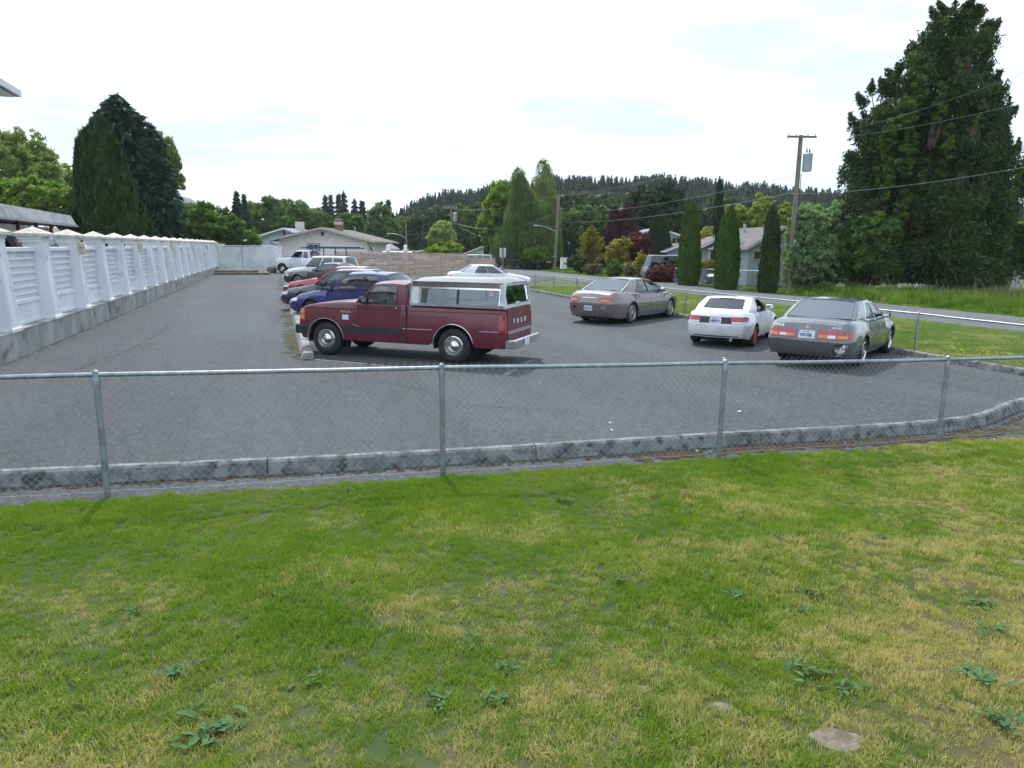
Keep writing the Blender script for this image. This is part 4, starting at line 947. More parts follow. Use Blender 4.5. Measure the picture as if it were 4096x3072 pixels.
            rm.lathe([(.001,-.004),(.03,-.006),(.05,-.018),(.055,-.04)], 14, axis='y')
        elif s.rim == 'disc':
            rm.lathe([(rr-.02,-.03),(rr*.82,-.012),(rr*.55,-.016),(rr*.3,-.004),(.001,-.002)], n, axis='y')
            for i in range(12): a = 2*math.pi*i/12; c.lathe([(.016,0),(.001,.0005)], 6, ((rr*.7)*math.cos(a), -.0115, (rr*.7)*math.sin(a)), axis='y')
        elif s.rim == 'steel':
            rm.lathe([(rr-.02,-.045),(rr*.88,-.03),(rr*.80,-.008),(rr*.66,-.010),(rr*.60,-.03),(rr*.55,-.012),(rr*.42,.006),(rr*.38,-.002),(rr*.24,.018),(rr*.1,.024),(.001,.025)], n, axis='y')
        back = MB().lathe([(rr-.02,-.10),(.001,-.10)], n, axis='y').mesh('rim_back'); rmm = rm.mesh('rim', 30); cm_ = c.mesh('vent_holes') if c.v else None
        first = True
        for x in (0, s.wb):
            for sg in (1, -1):
                w = bpy.data.objects.new('wheel', None); COL.objects.link(w); w.parent = s.root; w.location = (x, sg*wy, R); w.rotation_euler = (0, random.random()*6, 0 if sg > 0 else math.pi); w.rotation_mode = 'ZYX' if sg < 0 else 'XYZ'
                link('tyre', ty, 'rubber' if first else None, w); link('rim', rmm, s.rim_mat if first else None, w); link('rim_back', back, 'underbody' if first else None, w)
                if cm_: link('vent_holes', cm_, 'underbody' if first else None, w)
                first = False
    def under(s):
        mb = MB(); Wh = s.W/2
        for xh in (0, s.wb):
            for sg in (1, -1):
                rows = []
                for a in range(-10, 191, 14):
                    x_, z_ = xh+(s.Ra+.004)*math.cos(R_(a)), s.R+(s.Ra+.004)*math.sin(R_(a)); rows.append([(x_, sg*(Wh*.97), z_), (x_, sg*(Wh-.32), z_)])
                mb.grid(rows)
                cx0 = [(xh+s.Ra*math.cos(R_(a)), sg*(Wh-.32), s.R+s.Ra*math.sin(R_(a))) for a in range(-30, 211, 14)]; mb.add(cx0, [tuple(range(len(cx0)))])
        mb.box(((s.xr+s.xf)/2, 0, s.zb+.05), (s.xf-s.xr-.35, s.W-.62, .10)); mb.box((s.wb/2, 0, s.zb+.06), (s.wb-2*s.Ra-.02, s.W*.9, .05))
        mb.tube([(s.xr+.02,-.3,s.zb+.02),(s.xr+.8,-.3,s.zb)], .03, 8); mb.box((s.xr+.42,.1,s.zb+.0), (.4,.7,.1)); mb.tube([(0,-Wh+.2,s.R),(0,Wh-.2,s.R)], .04, 8)
        mb.part('underbody', 'underbody', s.root)
    def seat(s, x, y, w=.5, top=None):
        zt = s.zt(x); h = (top or (s.gh[1][1]-zt)*.62); m_ = s.inter
        MB().box((x-.05, y, zt+h*.35), (.13, w, h*.8), 0, .04).part('seat', m_, s.root); MB().box((x-.10, y, zt+h*.95), (.08, .24, h*.35), 0, .03).part('headrest', m_, s.root)
    def interior(s):
        xa, xat = s.gh[0][0], s.gh[1][0]; xs_ = xat-.28
        for y in (.34,-.34): s.seat(xs_, y)
        if s.rear_seat: s.seat(s.gh[2][0]+.08, 0, s.W*.6)
        z = s.gh[0][1]; MB().box((xa-.32, 0, z+.01), (.38, s.W*.72, .07), 0, .02).part('dashboard', s.inter, s.root)
        if s.steer:
            c = Vector((xa-.62, .36, z+.03)); MB().tube([c+Vector((.06*math.cos(a)*1., .185*math.sin(a), .165*math.cos(a))) for a in [2*math.pi*k/20 for k in range(21)]], .014, 6, False).part('steering_wheel', 'black_trim', s.root); 
        MB().box((lerp(xa, xat, .82)-.1, 0, lerp(s.gh[0][1], s.gh[1][1], .86)), (.03,.22,.06), 0, .01).part('rear_view_mirror', 'black_trim', s.root)
    def mirror(s, x, z, mt=None, y=None, out=.10):
        for sg in (1, -1):
            yy = (y or s.W/2*.93)+out; q = MB().box((x, sg*yy, z), (.09,.20,.13), 0, .035).part('mirror', mt or s.pm, s.root, 50)
            MB().box((x-.047, sg*yy, z), (.006,.15,.09)).part('mirror_glass', 'chrome', q); MB().box((x+.02, sg*(yy-.13), z-.02), (.06,.12,.05)).part('mirror_arm', 'black_trim', q)
    def plate(s, txt, z, y=0, x=None, w=.30, h=.15):
        q = s.rect('licence_plate', y-w/2, z-h/2, y+w/2, z+h/2, 'r', 'plate_white', off=.012, nx=2, ny=1)
        mb = text_mb(txt, .085, .002, .86, .002); xx = min(v.co.x for v in q.data.vertices)-.004
        xf(mb, lambda a, b, c: (xx-c-abs(0), y-a, z-.012+b)); mb.part('lettering', 'plate_blue', q)
        MB().box((xx, y, z+h/2-.02), (.002, w*.5, .014)).part('plate_caption', 'red_sticker', q)
        for a in (-.13,.13): MB().box((xx-.001, y+a, z+h/2-.02), (.004,.018,.02)).part('plate_tab', 'plate_blue' if a > 0 else 'red_sticker', q)
def merge(mb, eps=1e-4):
    d = {}; mp = []; nv = []
    for v in mb.v:
        k = tuple(round(c/eps) for c in v)
        if k not in d: d[k] = len(nv); nv.append(v)
        mp.append(d[k])
    fs = []
    for f in mb.f:
        g = []; [g.append(mp[i]) for i in f if not g or g[-1] != mp[i]]
        if len(g) > 2 and g[0] == g[-1]: g.pop()
        if len(set(g)) > 2: fs.append(tuple(g))
    mb.v, mb.f = nv, fs; return mb
P_ = {}
for k, c, me_, r_, ct in (('maroon_paint',(.120,.010,.024),.0,.36,.35),('taupe_paint',(.185,.152,.146),.35,.30,.9),('white_car',(.76,.78,.82),0,.3,.6),('grey_paint',(.115,.122,.130),.4,.28,.9),('blue_paint',(.003,.014,.14),.15,.28,.8),
    ('navy_paint',(.012,.022,.042),.2,.28,.8),('crimson_paint',(.28,.012,.035),.1,.3,.8),('black_paint',(.012,.016,.022),.1,.25,.9),('silver_green',(.36,.42,.42),.3,.3,.7),('steel_blue',(.06,.09,.14),.3,.3,.7),('gunmetal',(.14,.15,.17),.4,.3,.7),('pickup_blue',(.02,.10,.36),.1,.3,.7)):
    P_[k] = M[k] = paint(k, c, me_, r_, ct)
defm('rack_blue', mat, (.03,.07,.20), (.02,.05,.15), rough=.5); defm('brown_shell', mat, (.10,.075,.065), (.07,.055,.05), rough=.3, coat=.5); defm('shell_white', mat, (.62,.63,.65), (.5,.51,.53), rough=.35, coat=.3)
defm('red_rim', mat, (.50,.015,.025), (.4,.012,.02), rough=.45); defm('scuff', mat, (.60,.60,.60), (.08,.08,.08), scale=14, rough=.7, lo=.45, hi=.55)

# maroon pickup with canopy
T = Car('pickup_truck', 'maroon pickup truck with a white and brown canopy over its bed', 'pickup truck', (-.94,15.56), 160.7, 'maroon_paint', scale=1.045,
    xr=-1.08, xf=3.56, wb=2.9, W=1.64, top=[(-1.08,1.10),(.9,1.115),(2.1,1.13),(2.25,1.13),(3.0,1.08),(3.42,1.02),(3.56,.95)], cowl=2.24, deck=.98, decknm='bed_cover',
    ft=.90, fs=.965, fl=1.0, fb=.975, zm=.70, zl=.47, zb=.34, kr=.02, kf=.07, Lr=.3, Lf=.5, crown=.02, R=.345, Ra=.43, bow_r=.0, bow_f=.03, shr=[0,0,0,0,0,0,.03], shf=[.03,.03,.03,.01,0,0,.06], shoulder=.04,
    gh=((2.22,1.12,.745),(1.80,1.50,.635),(1.12,1.505,.635),(1.0,1.13,.74)), wins=[(.22,.93)], wt=(.05,.90), doors=[(1.13,2.16)], wsb=.10, rgb=.0, roofc=.045, rim='steel', rim_mat='chrome', rimr=.58, tw=.22, rear_seat=False, steer=True, glass='light_glass', inter='grey_interior', roofw=.6, rgin=(.08,.92,.12,.88))
r = T.root; RY = T.W/2
cn = MB()
def cy(z): return .795 if z < 1.20 else lerp(.795, .70, (z-1.20)/.4)
for sg in (1, -1):
    def bar(mb, xa, xb, z0, z1, o=.0, th=.03):
        P = [(xa, sg*(cy(z0)+o-th), z0),(xb, sg*(cy(z0)+o-th), z0),(xb, sg*(cy(z0)+o), z0),(xa, sg*(cy(z0)+o), z0),(xa, sg*(cy(z1)+o-th), z1),(xb, sg*(cy(z1)+o-th), z1),(xb, sg*(cy(z1)+o), z1),(xa, sg*(cy(z1)+o), z1)]; mb.hexa(P)
    fr = MB(); bar(fr, -1.06, .94, 1.115, 1.17, .012); bar(fr, -.98, .74, 1.455, 1.49, .010); bar(fr, -.97, -.945, 1.17, 1.47, .01); bar(fr, .715, .74, 1.17, 1.47, .01); bar(fr, .905, .94, 1.17, 1.60, .012)
    fr.part('canopy_frame', 'chrome', r)
    pn = MB(); bar(pn, .755, .905, 1.17, 1.488, .0); bar(pn, -1.06, -.98, 1.17, 1.58, .0); pn.part('canopy_panel', 'shell_white', r)
    bd = MB(); bar(bd, -.99, .905, 1.492, 1.595, .002); bd.part('canopy_band', 'brown_shell', r)
    for k, (xa, xb) in enumerate(((-.945,-.10),(-.06,.715))):
        g = MB(); bar(g, xa, xb, 1.17, 1.455, -.012, .006); g.part('canopy_window', 'light_glass', r)
    d = MB(); bar(d, -.10, -.06, 1.17, 1.455, .006); d.part('canopy_divider', 'black_trim', r)
# canopy roof, front and lift gate
rows = []
for x, dz, k in ((.94,-.01,.99),(.85,.02,1),(.4,.035,1),(-.5,.035,1),(-.95,.03,1),(-1.03,-.02,.985)):
    rows.append([(x, f*.715*k, 1.575+dz*.6+(.055+dz)*(1-abs(f)**3)) for f in np.linspace(-1, 1, 11)])
MB().grid(rows).part('canopy_roof', mat('canopy_roof', (.24,.205,.19), (.18,.155,.145), rough=.22, coat=.5), r, 60)
cf = MB(); cf.prism([(-.79,1.12),(.79,1.12),(.71,1.58),(.3,1.625),(-.3,1.625),(-.71,1.58)], .925, .935, 'yz'); cf.part('canopy_front', 'shell_white', r)
def gate(y0, y1, z0, z1, o=0., th=.035): return MB().hexa([(-1.075+.08*(z-1.12)/.46-o-(0 if q else th*0)+(th if q else 0), y, z) for z in (z0, z1) for q, y in ((0,y0),(0,y1),(1,y1),(1,y0))])
for a in ((-.79,.79,1.12,1.19),(-.70,.70,1.535,1.60),(-.79,-.66,1.19,1.56),(.66,.79,1.19,1.56)): gate(*a).part('canopy_frame', 'shell_white', r)
lg = gate(-.66,.66,1.19,1.535,-.01,.006).part('lift_gate_window', 'glass', r)
for a in ((-.66,-.625,1.19,1.53),(.625,.66,1.19,1.53),(-.66,.66,1.19,1.215),(-.66,.66,1.51,1.535)): gate(*a, .008, .02).part('window_trim', 'chrome', lg)
MB().box((-1.09,0,1.205),(.03,.12,.03)).part('gate_handle', 'chrome', lg)
for sx_, sz_, off_, mt in ((.065,.042,.012,'red_sticker'),(.058,.034,.016,'plate_white')):
    MB().add([(-.78+sx_*math.cos(a), cy(1.38)-.012+off_, 1.385+sz_*math.sin(a)) for a in [2*math.pi*k/18 for k in range(18)]], [tuple(range(18))]).part('oval_sticker', mt, r)
t_ = text_mb('GARAGE', .026, .001, .9, .001); xf(t_, lambda x, y, z: (-.78-x, cy(1.38)+.0065+z, 1.385+y)); t_.part('lettering', 'plate_blue', r)
# lamps, bumpers, trims
for sg, dn in ((1,'l'),(-1,'s')):
    T.rect('tail_light', -1.075, .66, -.955, .97, dn, 'red_lens', off=.012)
    T.rect('indicator', 3.42, .85, 3.55, .955, dn, 'amber_lens', off=.012); T.rect('indicator', 3.42, .74, 3.55, .835, dn, 'amber_lens', off=.012)
    T.patch('side_stripe', [(1.14,.505),(2.46,.50),(2.55,.64),(1.14,.635)], dn, 'black_trim', off=.004, nx=12)
    for xh, a0, a1 in ((0,2,178),(2.9,-8,178)):
        MB().tube([(xh+.435*math.cos(R_(a)), sg*(RY+.008), .345+.435*math.sin(R_(a))) for a in range(a0, a1, 8)], .011, 6).part('arch_trim', 'chrome', r)
    T.rect('door_handle', 1.30, 1.045, 1.46, 1.08, dn, 'black_trim', off=.012, nx=2, ny=1); T.rect('door_lock', 1.235, 1.035, 1.265, 1.065, dn, 'chrome', off=.012, nx=1, ny=1)
for y in (-.5,.5): T.rect('head_light', y-.17, .74, y+.17, .92, 'f', 'clear_lens', off=.01)
T.rect('grille', -.31, .74, .31, .92, 'f', 'black_trim', off=.012)
T.rect('tail_light', -.81, .66, -.73, .97, 'r', 'red_lens', off=.012); T.rect('tail_light', .73, .66, .81, .97, 'r', 'red_lens', off=.012)
T.rect('tailgate', -.70, .52, .70, 1.085, 'r', 'maroon_paint', off=.016, nx=2, ny=2)
T.rect('tailgate_strip', -.68, .62, .68, .68, 'r', mat('tailgate_strip', (.45,.42,.44), rough=.3, metal=.5), off=.03, nx=2, ny=1)
mb = MB()
for ch_, y in zip('FORD', (.34,.12,-.10,-.33)): t_ = text_mb(ch_, .13, .004, .8, .006); xf(t_, lambda a, b, c: (-1.104-c, y-a, .84+b)); mb.add(t_.v, t_.f)
mb.part('lettering', 'white_paint', r)
T.rect('gate_latch', -.05, .96, .05, .99, 'r', 'chrome', off=.022, nx=1, ny=1)
b = MB(); b.box((-1.17,0,.50), (.17,1.56,.045), 0, .015); b.box((-1.235,.48,.43), (.05,.58,.17), 0, .02); b.box((-1.235,-.48,.43), (.05,.58,.17), 0, .02); b.box((-1.225,0,.40), (.04,.42,.10)); b.box((-1.15,.76,.43), (.16,.05,.15), 0, .015); b.box((-1.15,-.76,.43), (.16,.05,.15), 0, .015); b.box((-1.12,.4,.45), (.2,.08,.06)); b.box((-1.12,-.4,.45), (.2,.08,.06))
bp = b.part('rear_bumper', 'chrome', r); MB().box((-1.262,.0,.43), (.006,.30,.14)).part('licence_plate', 'plate_white', bp)
b = MB(); b.box((3.60,0,.53), (.14,1.62,.20), 0, .03); b.box((3.42,.78,.53), (.3,.08,.19), 0, .02); b.box((3.42,-.78,.53), (.3,.08,.19), 0, .02); b.box((3.45,0,.40), (.12,1.4,.14)); b.part('front_bumper', 'black_trim', r)
T.mirror(1.98, 1.20, 'black_trim', .80, .07)
T.text('lettering', 'RANGER', 2.40, .93, .055, 'l', 'chrome', .001, 1.1)
T.rect('white_sticker', 2.34, .77, 2.49, .87, 'l', 'plate_white', off=.006, nx=1, ny=1)
for dn in 'ls': T.lines('panel_seams', [(dn, [(-1.05,1.02),(3.4,.98)]), (dn, [(1.10,.36),(1.10,1.08)]), (dn, [(2.20,.36),(2.20,1.09)])], .012, 'underbody')
for sg in (1,-1): MB().box((1.015, sg*(RY-.004), .73), (.028,.02,.78)).part('bed_gap', 'underbody', r)
T.lines('pin_stripe', [('l', [(1.1,.645),(.45,.652)]), ('l', [(-.55,.665),(-.95,.67)])], .008, 'plate_white')
T.lines('scratch', [('l', [(2.10,.64),(2.24,.685)])], .010, 'shell_white')
T.lines('fuel_door', [('l', [(.72,.82),(.5,.82),(.49,.66)])], .007, 'underbody')
MB().tube([(2.28,.3,1.16),(2.2,.1,1.175),(2.16,-.1,1.19)], .009, 5).part('wiper', 'black_trim', r)
MB().tube([(2.45,-.66,1.1),(2.5,-.66,1.7)], .003, 4).part('aerial', 'chrome', r)
sd_ = dict(ft=.78, fs=.93, zb=.20, zm=.62, zl=.36)
def sedan_seams(c, doors, dn='s', z1=.9, z0=.24):
    seg = []
    for d0, d1 in doors: seg += [(dn, [(d0,z0+.2 if abs(d0) < .4 else z0),(d0,z1)]), (dn, [(d1,z0),(d1,z1)])]
    c.lines('panel_seams', seg, .009, 'underbody')
# taupe sedan
C = Car('parked_car', 'taupe sedan with oval tail lights parked nose to the grass strip', 'car', (3.16,24.2), 53.1, 'taupe_paint', scale=1.005,
    xr=-1.17, xf=3.86, wb=2.87, W=1.88, top=[(-1.17,.93),(-.9,1.0),(-.45,1.02),(.5,.985),(1.6,.95),(2.55,.93),(3.2,.83),(3.6,.72),(3.86,.60)], cowl=2.6, deck=-.42, crown=.04, rglass='sky_glass',
    zm=.66, zl=.36, zb=.19, kr=.20, kf=.26, Lr=.85, Lf=1.1, Ra=.37, R=.33, bow_r=.10, bow_f=.22, shr=[.16,.16,.16,.09,.0,.0,.10], shf=[.1,.1,.1,.05,0,0,.08],
    zr=[None,None,None,.86,.66,.44,.24], zf=[None,None,.58,.54,.46,.34,.22],
    gh=((2.60,.94,.80),(1.66,1.36,.60),(.42,1.375,.60),(-.48,1.03,.76)), wins=[(.28,.56),(.585,.915)], wt=(.08,.88), doors=[(.42,1.28),(1.28,2.35)], roofc=.05, rgb=.12, rim='spokes', spoke_n=14, glass='light_glass', rimr=.70, tw=.22, steer=True, inter='grey_interior')
for sg in (1,-1):
    a = sg*.56; q = C.patch('tail_light', [(a-.23,.715),(a+.23,.715),(a+.23,.86),(a-.23,.86)], 'r', 'red_lens', off=.012, nx=10, ny=6, ell=True)
    C.patch('indicator_lens', [(a-.16,.735),(a+.16,.735),(a+.16,.785),(a-.16,.785)], 'r', 'amber_lens', off=.018, nx=8, ny=3, ell=True, parent=None)
    dn = 's' if sg < 0 else 'l'
    C.patch('fog_reflector', [(sg*.52-.09,.50),(sg*.52+.09,.50),(sg*.52+.09,.57),(sg*.52-.09,.57)], 'r', 'chrome', off=.012, nx=8, ny=4, ell=True)
    C.rect('door_handle', .50, .83, .66, .865, dn, 'taupe_paint', off=.016, nx=2, ny=1); C.rect('door_handle', 1.40, .81, 1.56, .845, dn, 'taupe_paint', off=.016, nx=2, ny=1)
    C.rect('rub_strip', .42, .50, 2.3, .53, dn, 'taupe_paint', off=.012, nx=12, ny=1); C.rect('side_marker', 3.36, .46, 3.48, .52, dn, 'amber_lens', off=.006, nx=2, ny=1)
C.plate('SGC 475', .515, 0, None); C.mirror(2.10, 1.0, 'gunmetal', .86, .08)
C.patch('wing_emblem', [(-.22,.83),(.22,.83),(.26,.85),(-.26,.85)], 'r', 'chrome', off=.01, nx=6, ny=1); sedan_seams(C, [(.42,1.28),(1.28,2.35)], 's', .93)
C.lines('panel_seams', [('r', [(-.62,.95),(-.60,.70)]), ('r', [(.62,.95),(.60,.70)]), ('r', [(-.6,.68),(.6,.68)])], .01, 'underbody')
# white targa coupe with red wheels
C = Car('parked_car', 'small white two seat coupe with red wheels and black rear panel', 'car', (5.42,18.56), 59.2, 'white_car', scale=.95,
    xr=-.84, xf=3.16, wb=2.37, W=1.70, top=[(-.84,.86),(-.6,.92),(-.2,.93),(.4,.90),(1.0,.87),(1.62,.88),(2.4,.78),(2.9,.66),(3.16,.55)], cowl=1.66, deck=-.18, crown=.03,
    zm=.58, zl=.34, zb=.21, kr=.17, kf=.25, Lr=.7, Lf=.9, R=.29, Ra=.335, bow_r=.10, bow_f=.2, shr=[.12,.12,.12,.08,0,0,.1], zr=[None,None,None,.80,.60,.40,.26], zf=[None,None,.53,.49,.42,.33,.22],
    gh=((1.66,.885,.73),(1.02,1.21,.57),(.28,1.235,.59),(-.34,.93,.70)), wins=[(.40,.945)], wt=(.06,.88), doors=[(.42,1.55)], roofc=.03, rgb=.07, rgin=(.13,.87,.16,.84), rim='disc', rim_mat='red_rim', rear_seat=False, glass='dark_glass', rimr=.74, inter='dark_interior')
C.rect('rear_panel', -.60, .635, .60, .80, 'r', 'black_trim', off=.010, nx=10)
for sg in (1,-1):
    a, b2 = (sg*.40, sg*.775); lo_, hi_ = min(a,b2), max(a,b2)
    C.rect('tail_light', lo_, .69, hi_, .81, 'r', 'red_lens', off=.020, nx=8); C.rect('reverse_light', lo_+.02, .64, hi_-.02, .69, 'r', 'clear_lens', off=.018, nx=8)
    dn = 's' if sg < 0 else 'l'
    C.rect('door_handle', .50, .72, .56, .80, dn, 'chrome', off=.008, nx=1, ny=1); C.rect('tail_light', -.78, .70, -.62, .80, dn, 'red_lens', off=.01)
C.rect('bumper_groove', -.58, .285, .58, .315, 'r', 'grey_paint', off=.008, nx=8, ny=1); C.rect('brake_light', -.20, 1.222, .20, 1.232, 'r', 'underbody', off=.012, nx=2, ny=1)
MB().box((-.08+.42,0,1.262), (.05,.44,.018)).part('brake_light', 'red_lens', C.root)
C.plate('ABJ8619', .715, .0, None); C.mirror(1.30, .97, None, .80, .08); sedan_seams(C, [(.42,1.55)], 's', .84)
C.lines('panel_seams', [('t', [(-.55,-.60),(-.25,-.66)]), ('t', [(-.55,.60),(-.25,.66)])], .01, 'underbody'); MB().tube([(-.72,-.42,.22),(-.92,-.42,.22)], .04, 10).part('exhaust_pipe', 'chrome', C.root, 40)
# grey luxury sedan
C = Car('parked_car', 'grey sedan with scuffed rear bumper corner, nearest on the right', 'car', (6.72,15.67), 52.3, 'grey_paint', scale=.987,
    xr=-1.16, xf=3.62, wb=2.67, W=1.79, top=[(-1.16,.90),(-.9,.965),(-.4,.99),(.5,.955),(1.4,.93),(2.1,.92),(2.8,.85),(3.3,.76),(3.62,.62)], cowl=2.12, deck=-.40, crown=.035, rglass='sky_glass',
    zm=.60, zl=.36, zb=.22, kr=.13, kf=.22, Lr=.6, Lf=.95, R=.31, Ra=.36, bow_r=.07, bow_f=.16, shr=[.12,.12,.12,.09,0,0,.08], shf=[.08,.08,.08,.04,0,0,.08],
    zr=[None,None,None,.84,.585,.40,.27], zf=[None,None,.60,.56,.48,.35,.24],
    gh=((2.14,.925,.77),(1.30,1.325,.60),(.28,1.335,.60),(-.46,.995,.73)), wins=[(.30,.57),(.595,.925)], wt=(.07,.88), doors=[(.36,1.15),(1.15,2.02)], roofc=.05, rgb=.12, rim='five', rim_mat='chrome', rimr=.68, glass='glass', tw=.21, trim='chrome', rgin=(.05,.95,.04,.95), inter='dark_interior')
for sg in (1,-1):
    f = lambda a, b2, z0, z1, m_, nm, o: C.rect(nm, min(sg*a, sg*b2), z0, max(sg*a, sg*b2), z1, 'r', m_, off=o, nx=8, ny=3)
    q = f(.22,.80,.635,.805,'red_lens','tail_light',.014)
    f(.24,.39,.665,.715,'amber_lens','indicator_lens',.019); f(.41,.56,.66,.72,'clear_lens','reverse_light',.019); f(.60,.78,.665,.72,'amber_lens','indicator_lens',.019)
    dn = 's' if sg < 0 else 'l'; C.rect('tail_light', -1.05, .64, -.90, .80, dn, 'red_lens', off=.008)
    C.rect('door_handle', .48, .78, .62, .81, dn, 'grey_paint', off=.02, nx=2, ny=1); C.rect('door_handle', 1.30, .765, 1.44, .795, dn, 'grey_paint', off=.02, nx=2, ny=1)
    C.rect('window_sill_trim', .18, .905, 2.0, .925, dn, 'chrome', off=.008, nx=14, ny=1)
C.rect('plate_recess', -.205, .63, .205, .81, 'r', 'gunmetal', off=.010, nx=3, ny=1); C.plate('929·ZBL', .715, 0, None, .31, .155)
C.rect('bumper_highlight', -.80, .575, .80, .60, 'r', 'grey_paint', off=.014, nx=14, ny=1)
C.patch('bumper_scuff', [(-.72,.32),(-.60,.30),(-.50,.53),(-.80,.55)], 'r', 'scuff', off=.008, nx=6, ny=6); C.patch('bumper_crack', [(-.70,.50),(-.55,.50),(-.54,.545),(-.72,.545)], 'r', 'underbody', off=.015, nx=4, ny=2); C.patch('bumper_crack', [(-.57,.36),(-.54,.36),(-.53,.50),(-.57,.50)], 'r', 'underbody', off=.015, nx=2, ny=4)
C.text('lettering', 'LEXUS', .60, .865, .062, 'r', 'chrome', .002, 1.25); C.text('lettering', 'ES 300', -.56, .865, .05, 'r', 'chrome', .001, 1.25)
mb = MB().tube([(0,.05*math.cos(a),.035*math.sin(a)) for a in [2*math.pi*k/18 for k in range(19)]], .004, 5, False); mb.box((0,-.003,-.012),(.006,.03,.007)); mb.box((0,.012,.004),(.006,.007,.035))
ex, _n_ = C.cast((-9,0,.87), (1,0,0)); xf(mb, lambda x, y, z: (ex.x-.006+x+z*.25, y, .87+z)); mb.part('emblem', 'chrome', C.root)
C.mirror(1.72, 1.0, 'black_trim', .82, .08); sedan_seams(C, [(.36,1.15),(1.15,2.02)], 's', .88)
C.lines('panel_seams', [('t', [(-1.0,-.66),(-.45,-.70)]), ('t', [(-1.0,.66),(-.45,.70)])], .008, 'underbody')
C.rect('damaged_panel', 2.95, .40, 3.42, .64, 's', 'underbody', off=.012, nx=6, ny=3)
# cars with their noses over the long kerb on the left
def sedan(nm, label, at, heading, pm, L_=4.5, W_=1.74, H=1.45, wb=2.6, ro=.95, group=None, scale=1, **k):
    xr, xf = -ro, L_-ro; h = H
    sp = dict(xr=xr, xf=xf, wb=wb, W=W_, top=[(xr,.90),(xr+.25,.96),(xr+.7,.98),(.5,.95),(1.4,.93),(wb-.5,.93),(wb+.1,.84),(xf-.3,.74),(xf,.62)], cowl=wb-.45, deck=-.3, zm=.60, zl=.36, zb=.21, kr=.16, kf=.24, Lf=.95,
        R=.30, Ra=.35, bow_r=.08, bow_f=.18, zf=[None,None,.60,.56,.48,.35,.24], gh=((wb-.42,.93,.75),(wb-1.25,h-.045,.59),(.30,h-.045,.59),(-.42,.985,.72)), wins=[(.28,.57),(.595,.92)], doors=[(.38,1.10),(1.10,wb-.55)])
    sp.update(k); c = Car(nm, label, 'car', at, heading, pm, group, scale, **sp)
    zl_ = c.__dict__.get('hl', (.56,.68))
    for sg in (1,-1):
        a, b2 = sg*.42, sg*W_*.45; c.rect('head_light', min(a,b2), zl_[0], max(a,b2), zl_[1], 'f', 'clear_lens', off=.012, nx=6, ny=3)
        dn = 's' if sg < 0 else 'l'; c.rect('head_light', xf-.42, zl_[0], xf-.18, zl_[1], dn, 'clear_lens', off=.010, nx=4, ny=3)
        c.rect('tail_light', min(sg*.40,sg*W_*.43), .68, max(sg*.40,sg*W_*.43), .82, 'r', 'red_lens', off=.012)
        for d0, d1 in c.doors: c.rect('door_handle', d0+.08, .80, d0+.22, .83, dn, pm, off=.016, nx=2, ny=1)
        c.lines('panel_seams', [(dn, [(x_, .3), (x_, .88)]) for d_ in c.doors for x_ in d_], .009, 'underbody')
    c.rect('grille', -.35, .50, .35, .62, 'f', 'black_trim', off=.01); c.mirror(c.gh[0][0]-.42, 1.0, c.__dict__.get('mirm'), W_/2*.92, .08)
    return c
def nose(u, v, z, heading, wb_front, yoff):    # rear axle position from where the front corner is seen
    x, y = G(u, v, z); a = R_(heading); return (x-wb_front*math.cos(a)+yoff*math.sin(a), y-wb_front*math.sin(a)-yoff*math.cos(a))
H1 = 160
pos = {}
c = sedan('parked_car', 'cobalt blue hatchback sedan parked beyond the maroon pickup', nose(1132,1196,.62,H1,3.85,.75), H1, 'blue_paint', scale=1.03, L_=4.5, H=1.50, W_=1.74, glass='light_glass', steer=True, inter='tan_interior', rim='disc', mirm='black_trim', roofc=.06,
    top=[(-.95,.95),(-.7,1.02),(.5,.99),(1.4,.96),(2.1,.95),(2.75,.86),(3.25,.74),(3.55,.60)], gh=((2.35,.95,.75),(1.30,1.44,.60),(.05,1.44,.60),(-.62,1.03,.70)), wins=[(.22,.50),(.535,.93)], doors=[(.38,1.02),(1.02,2.05)], deck=-.55, cowl=2.3)
c.rect('roof_vent', .5, .2, .62, .28, 't', 'black_trim')
c = sedan('parked_car', 'dark navy sedan between the cobalt blue and the crimson car', nose(1130,1171,.64,H1,3.85,.74), H1, 'navy_paint', L_=4.7, H=1.45, wb=2.7, scale=1.06, glass='glass', mirm='black_trim')
c = sedan('parked_car', 'crimson coupe with a dark windshield between navy and black cars', nose(1136,1140,.66,H1,3.85,.78), H1, 'crimson_paint', L_=4.75, H=1.43, wb=2.75, glass='dark_glass', doors=[(.75,1.95)], wins=[(.30,.92)], scale=1.05, cowl=2.05, deck=-.6, gh=((2.05,.94,.76),(1.2,1.385,.60),(.0,1.385,.60),(-.75,.985,.72)))
MB().box((-.82,0,1.10), (.2,1.4,.035), 0, .012).part('rear_spoiler', 'black_paint', c.root); MB().box((-.82,.6,1.04), (.1,.05,.12)).part('spoiler_post', 'black_paint', c.root); MB().box((-.82,-.6,1.04), (.1,.05,.12)).part('spoiler_post', 'black_paint', c.root)
c = sedan('parked_car', 'black muscle coupe with silver multi spoke wheels and dark glass', nose(1137,1110,.52,H1,3.75,.80), H1, 'black_paint', L_=4.85, W_=1.90, H=1.40, wb=2.75, ro=1.05, glass='dark_glass', doors=[(.8,2.05)], wins=[(.36,.92)], R=.34, Ra=.385, rim='spokes', hl=(.62,.74), spoke_n=10, rimr=.72, mirm='black_paint',
    top=[(-1.05,.98),(-.8,1.04),(-.3,1.05),(.8,.98),(1.7,.96),(2.2,.96),(2.9,.92),(3.45,.86),(3.73,.74)], gh=((1.85,.97,.80),(1.10,1.355,.62),(.15,1.365,.62),(-.70,1.05,.76)), zf=[None,None,.74,.68,.55,.36,.24], kf=.16)
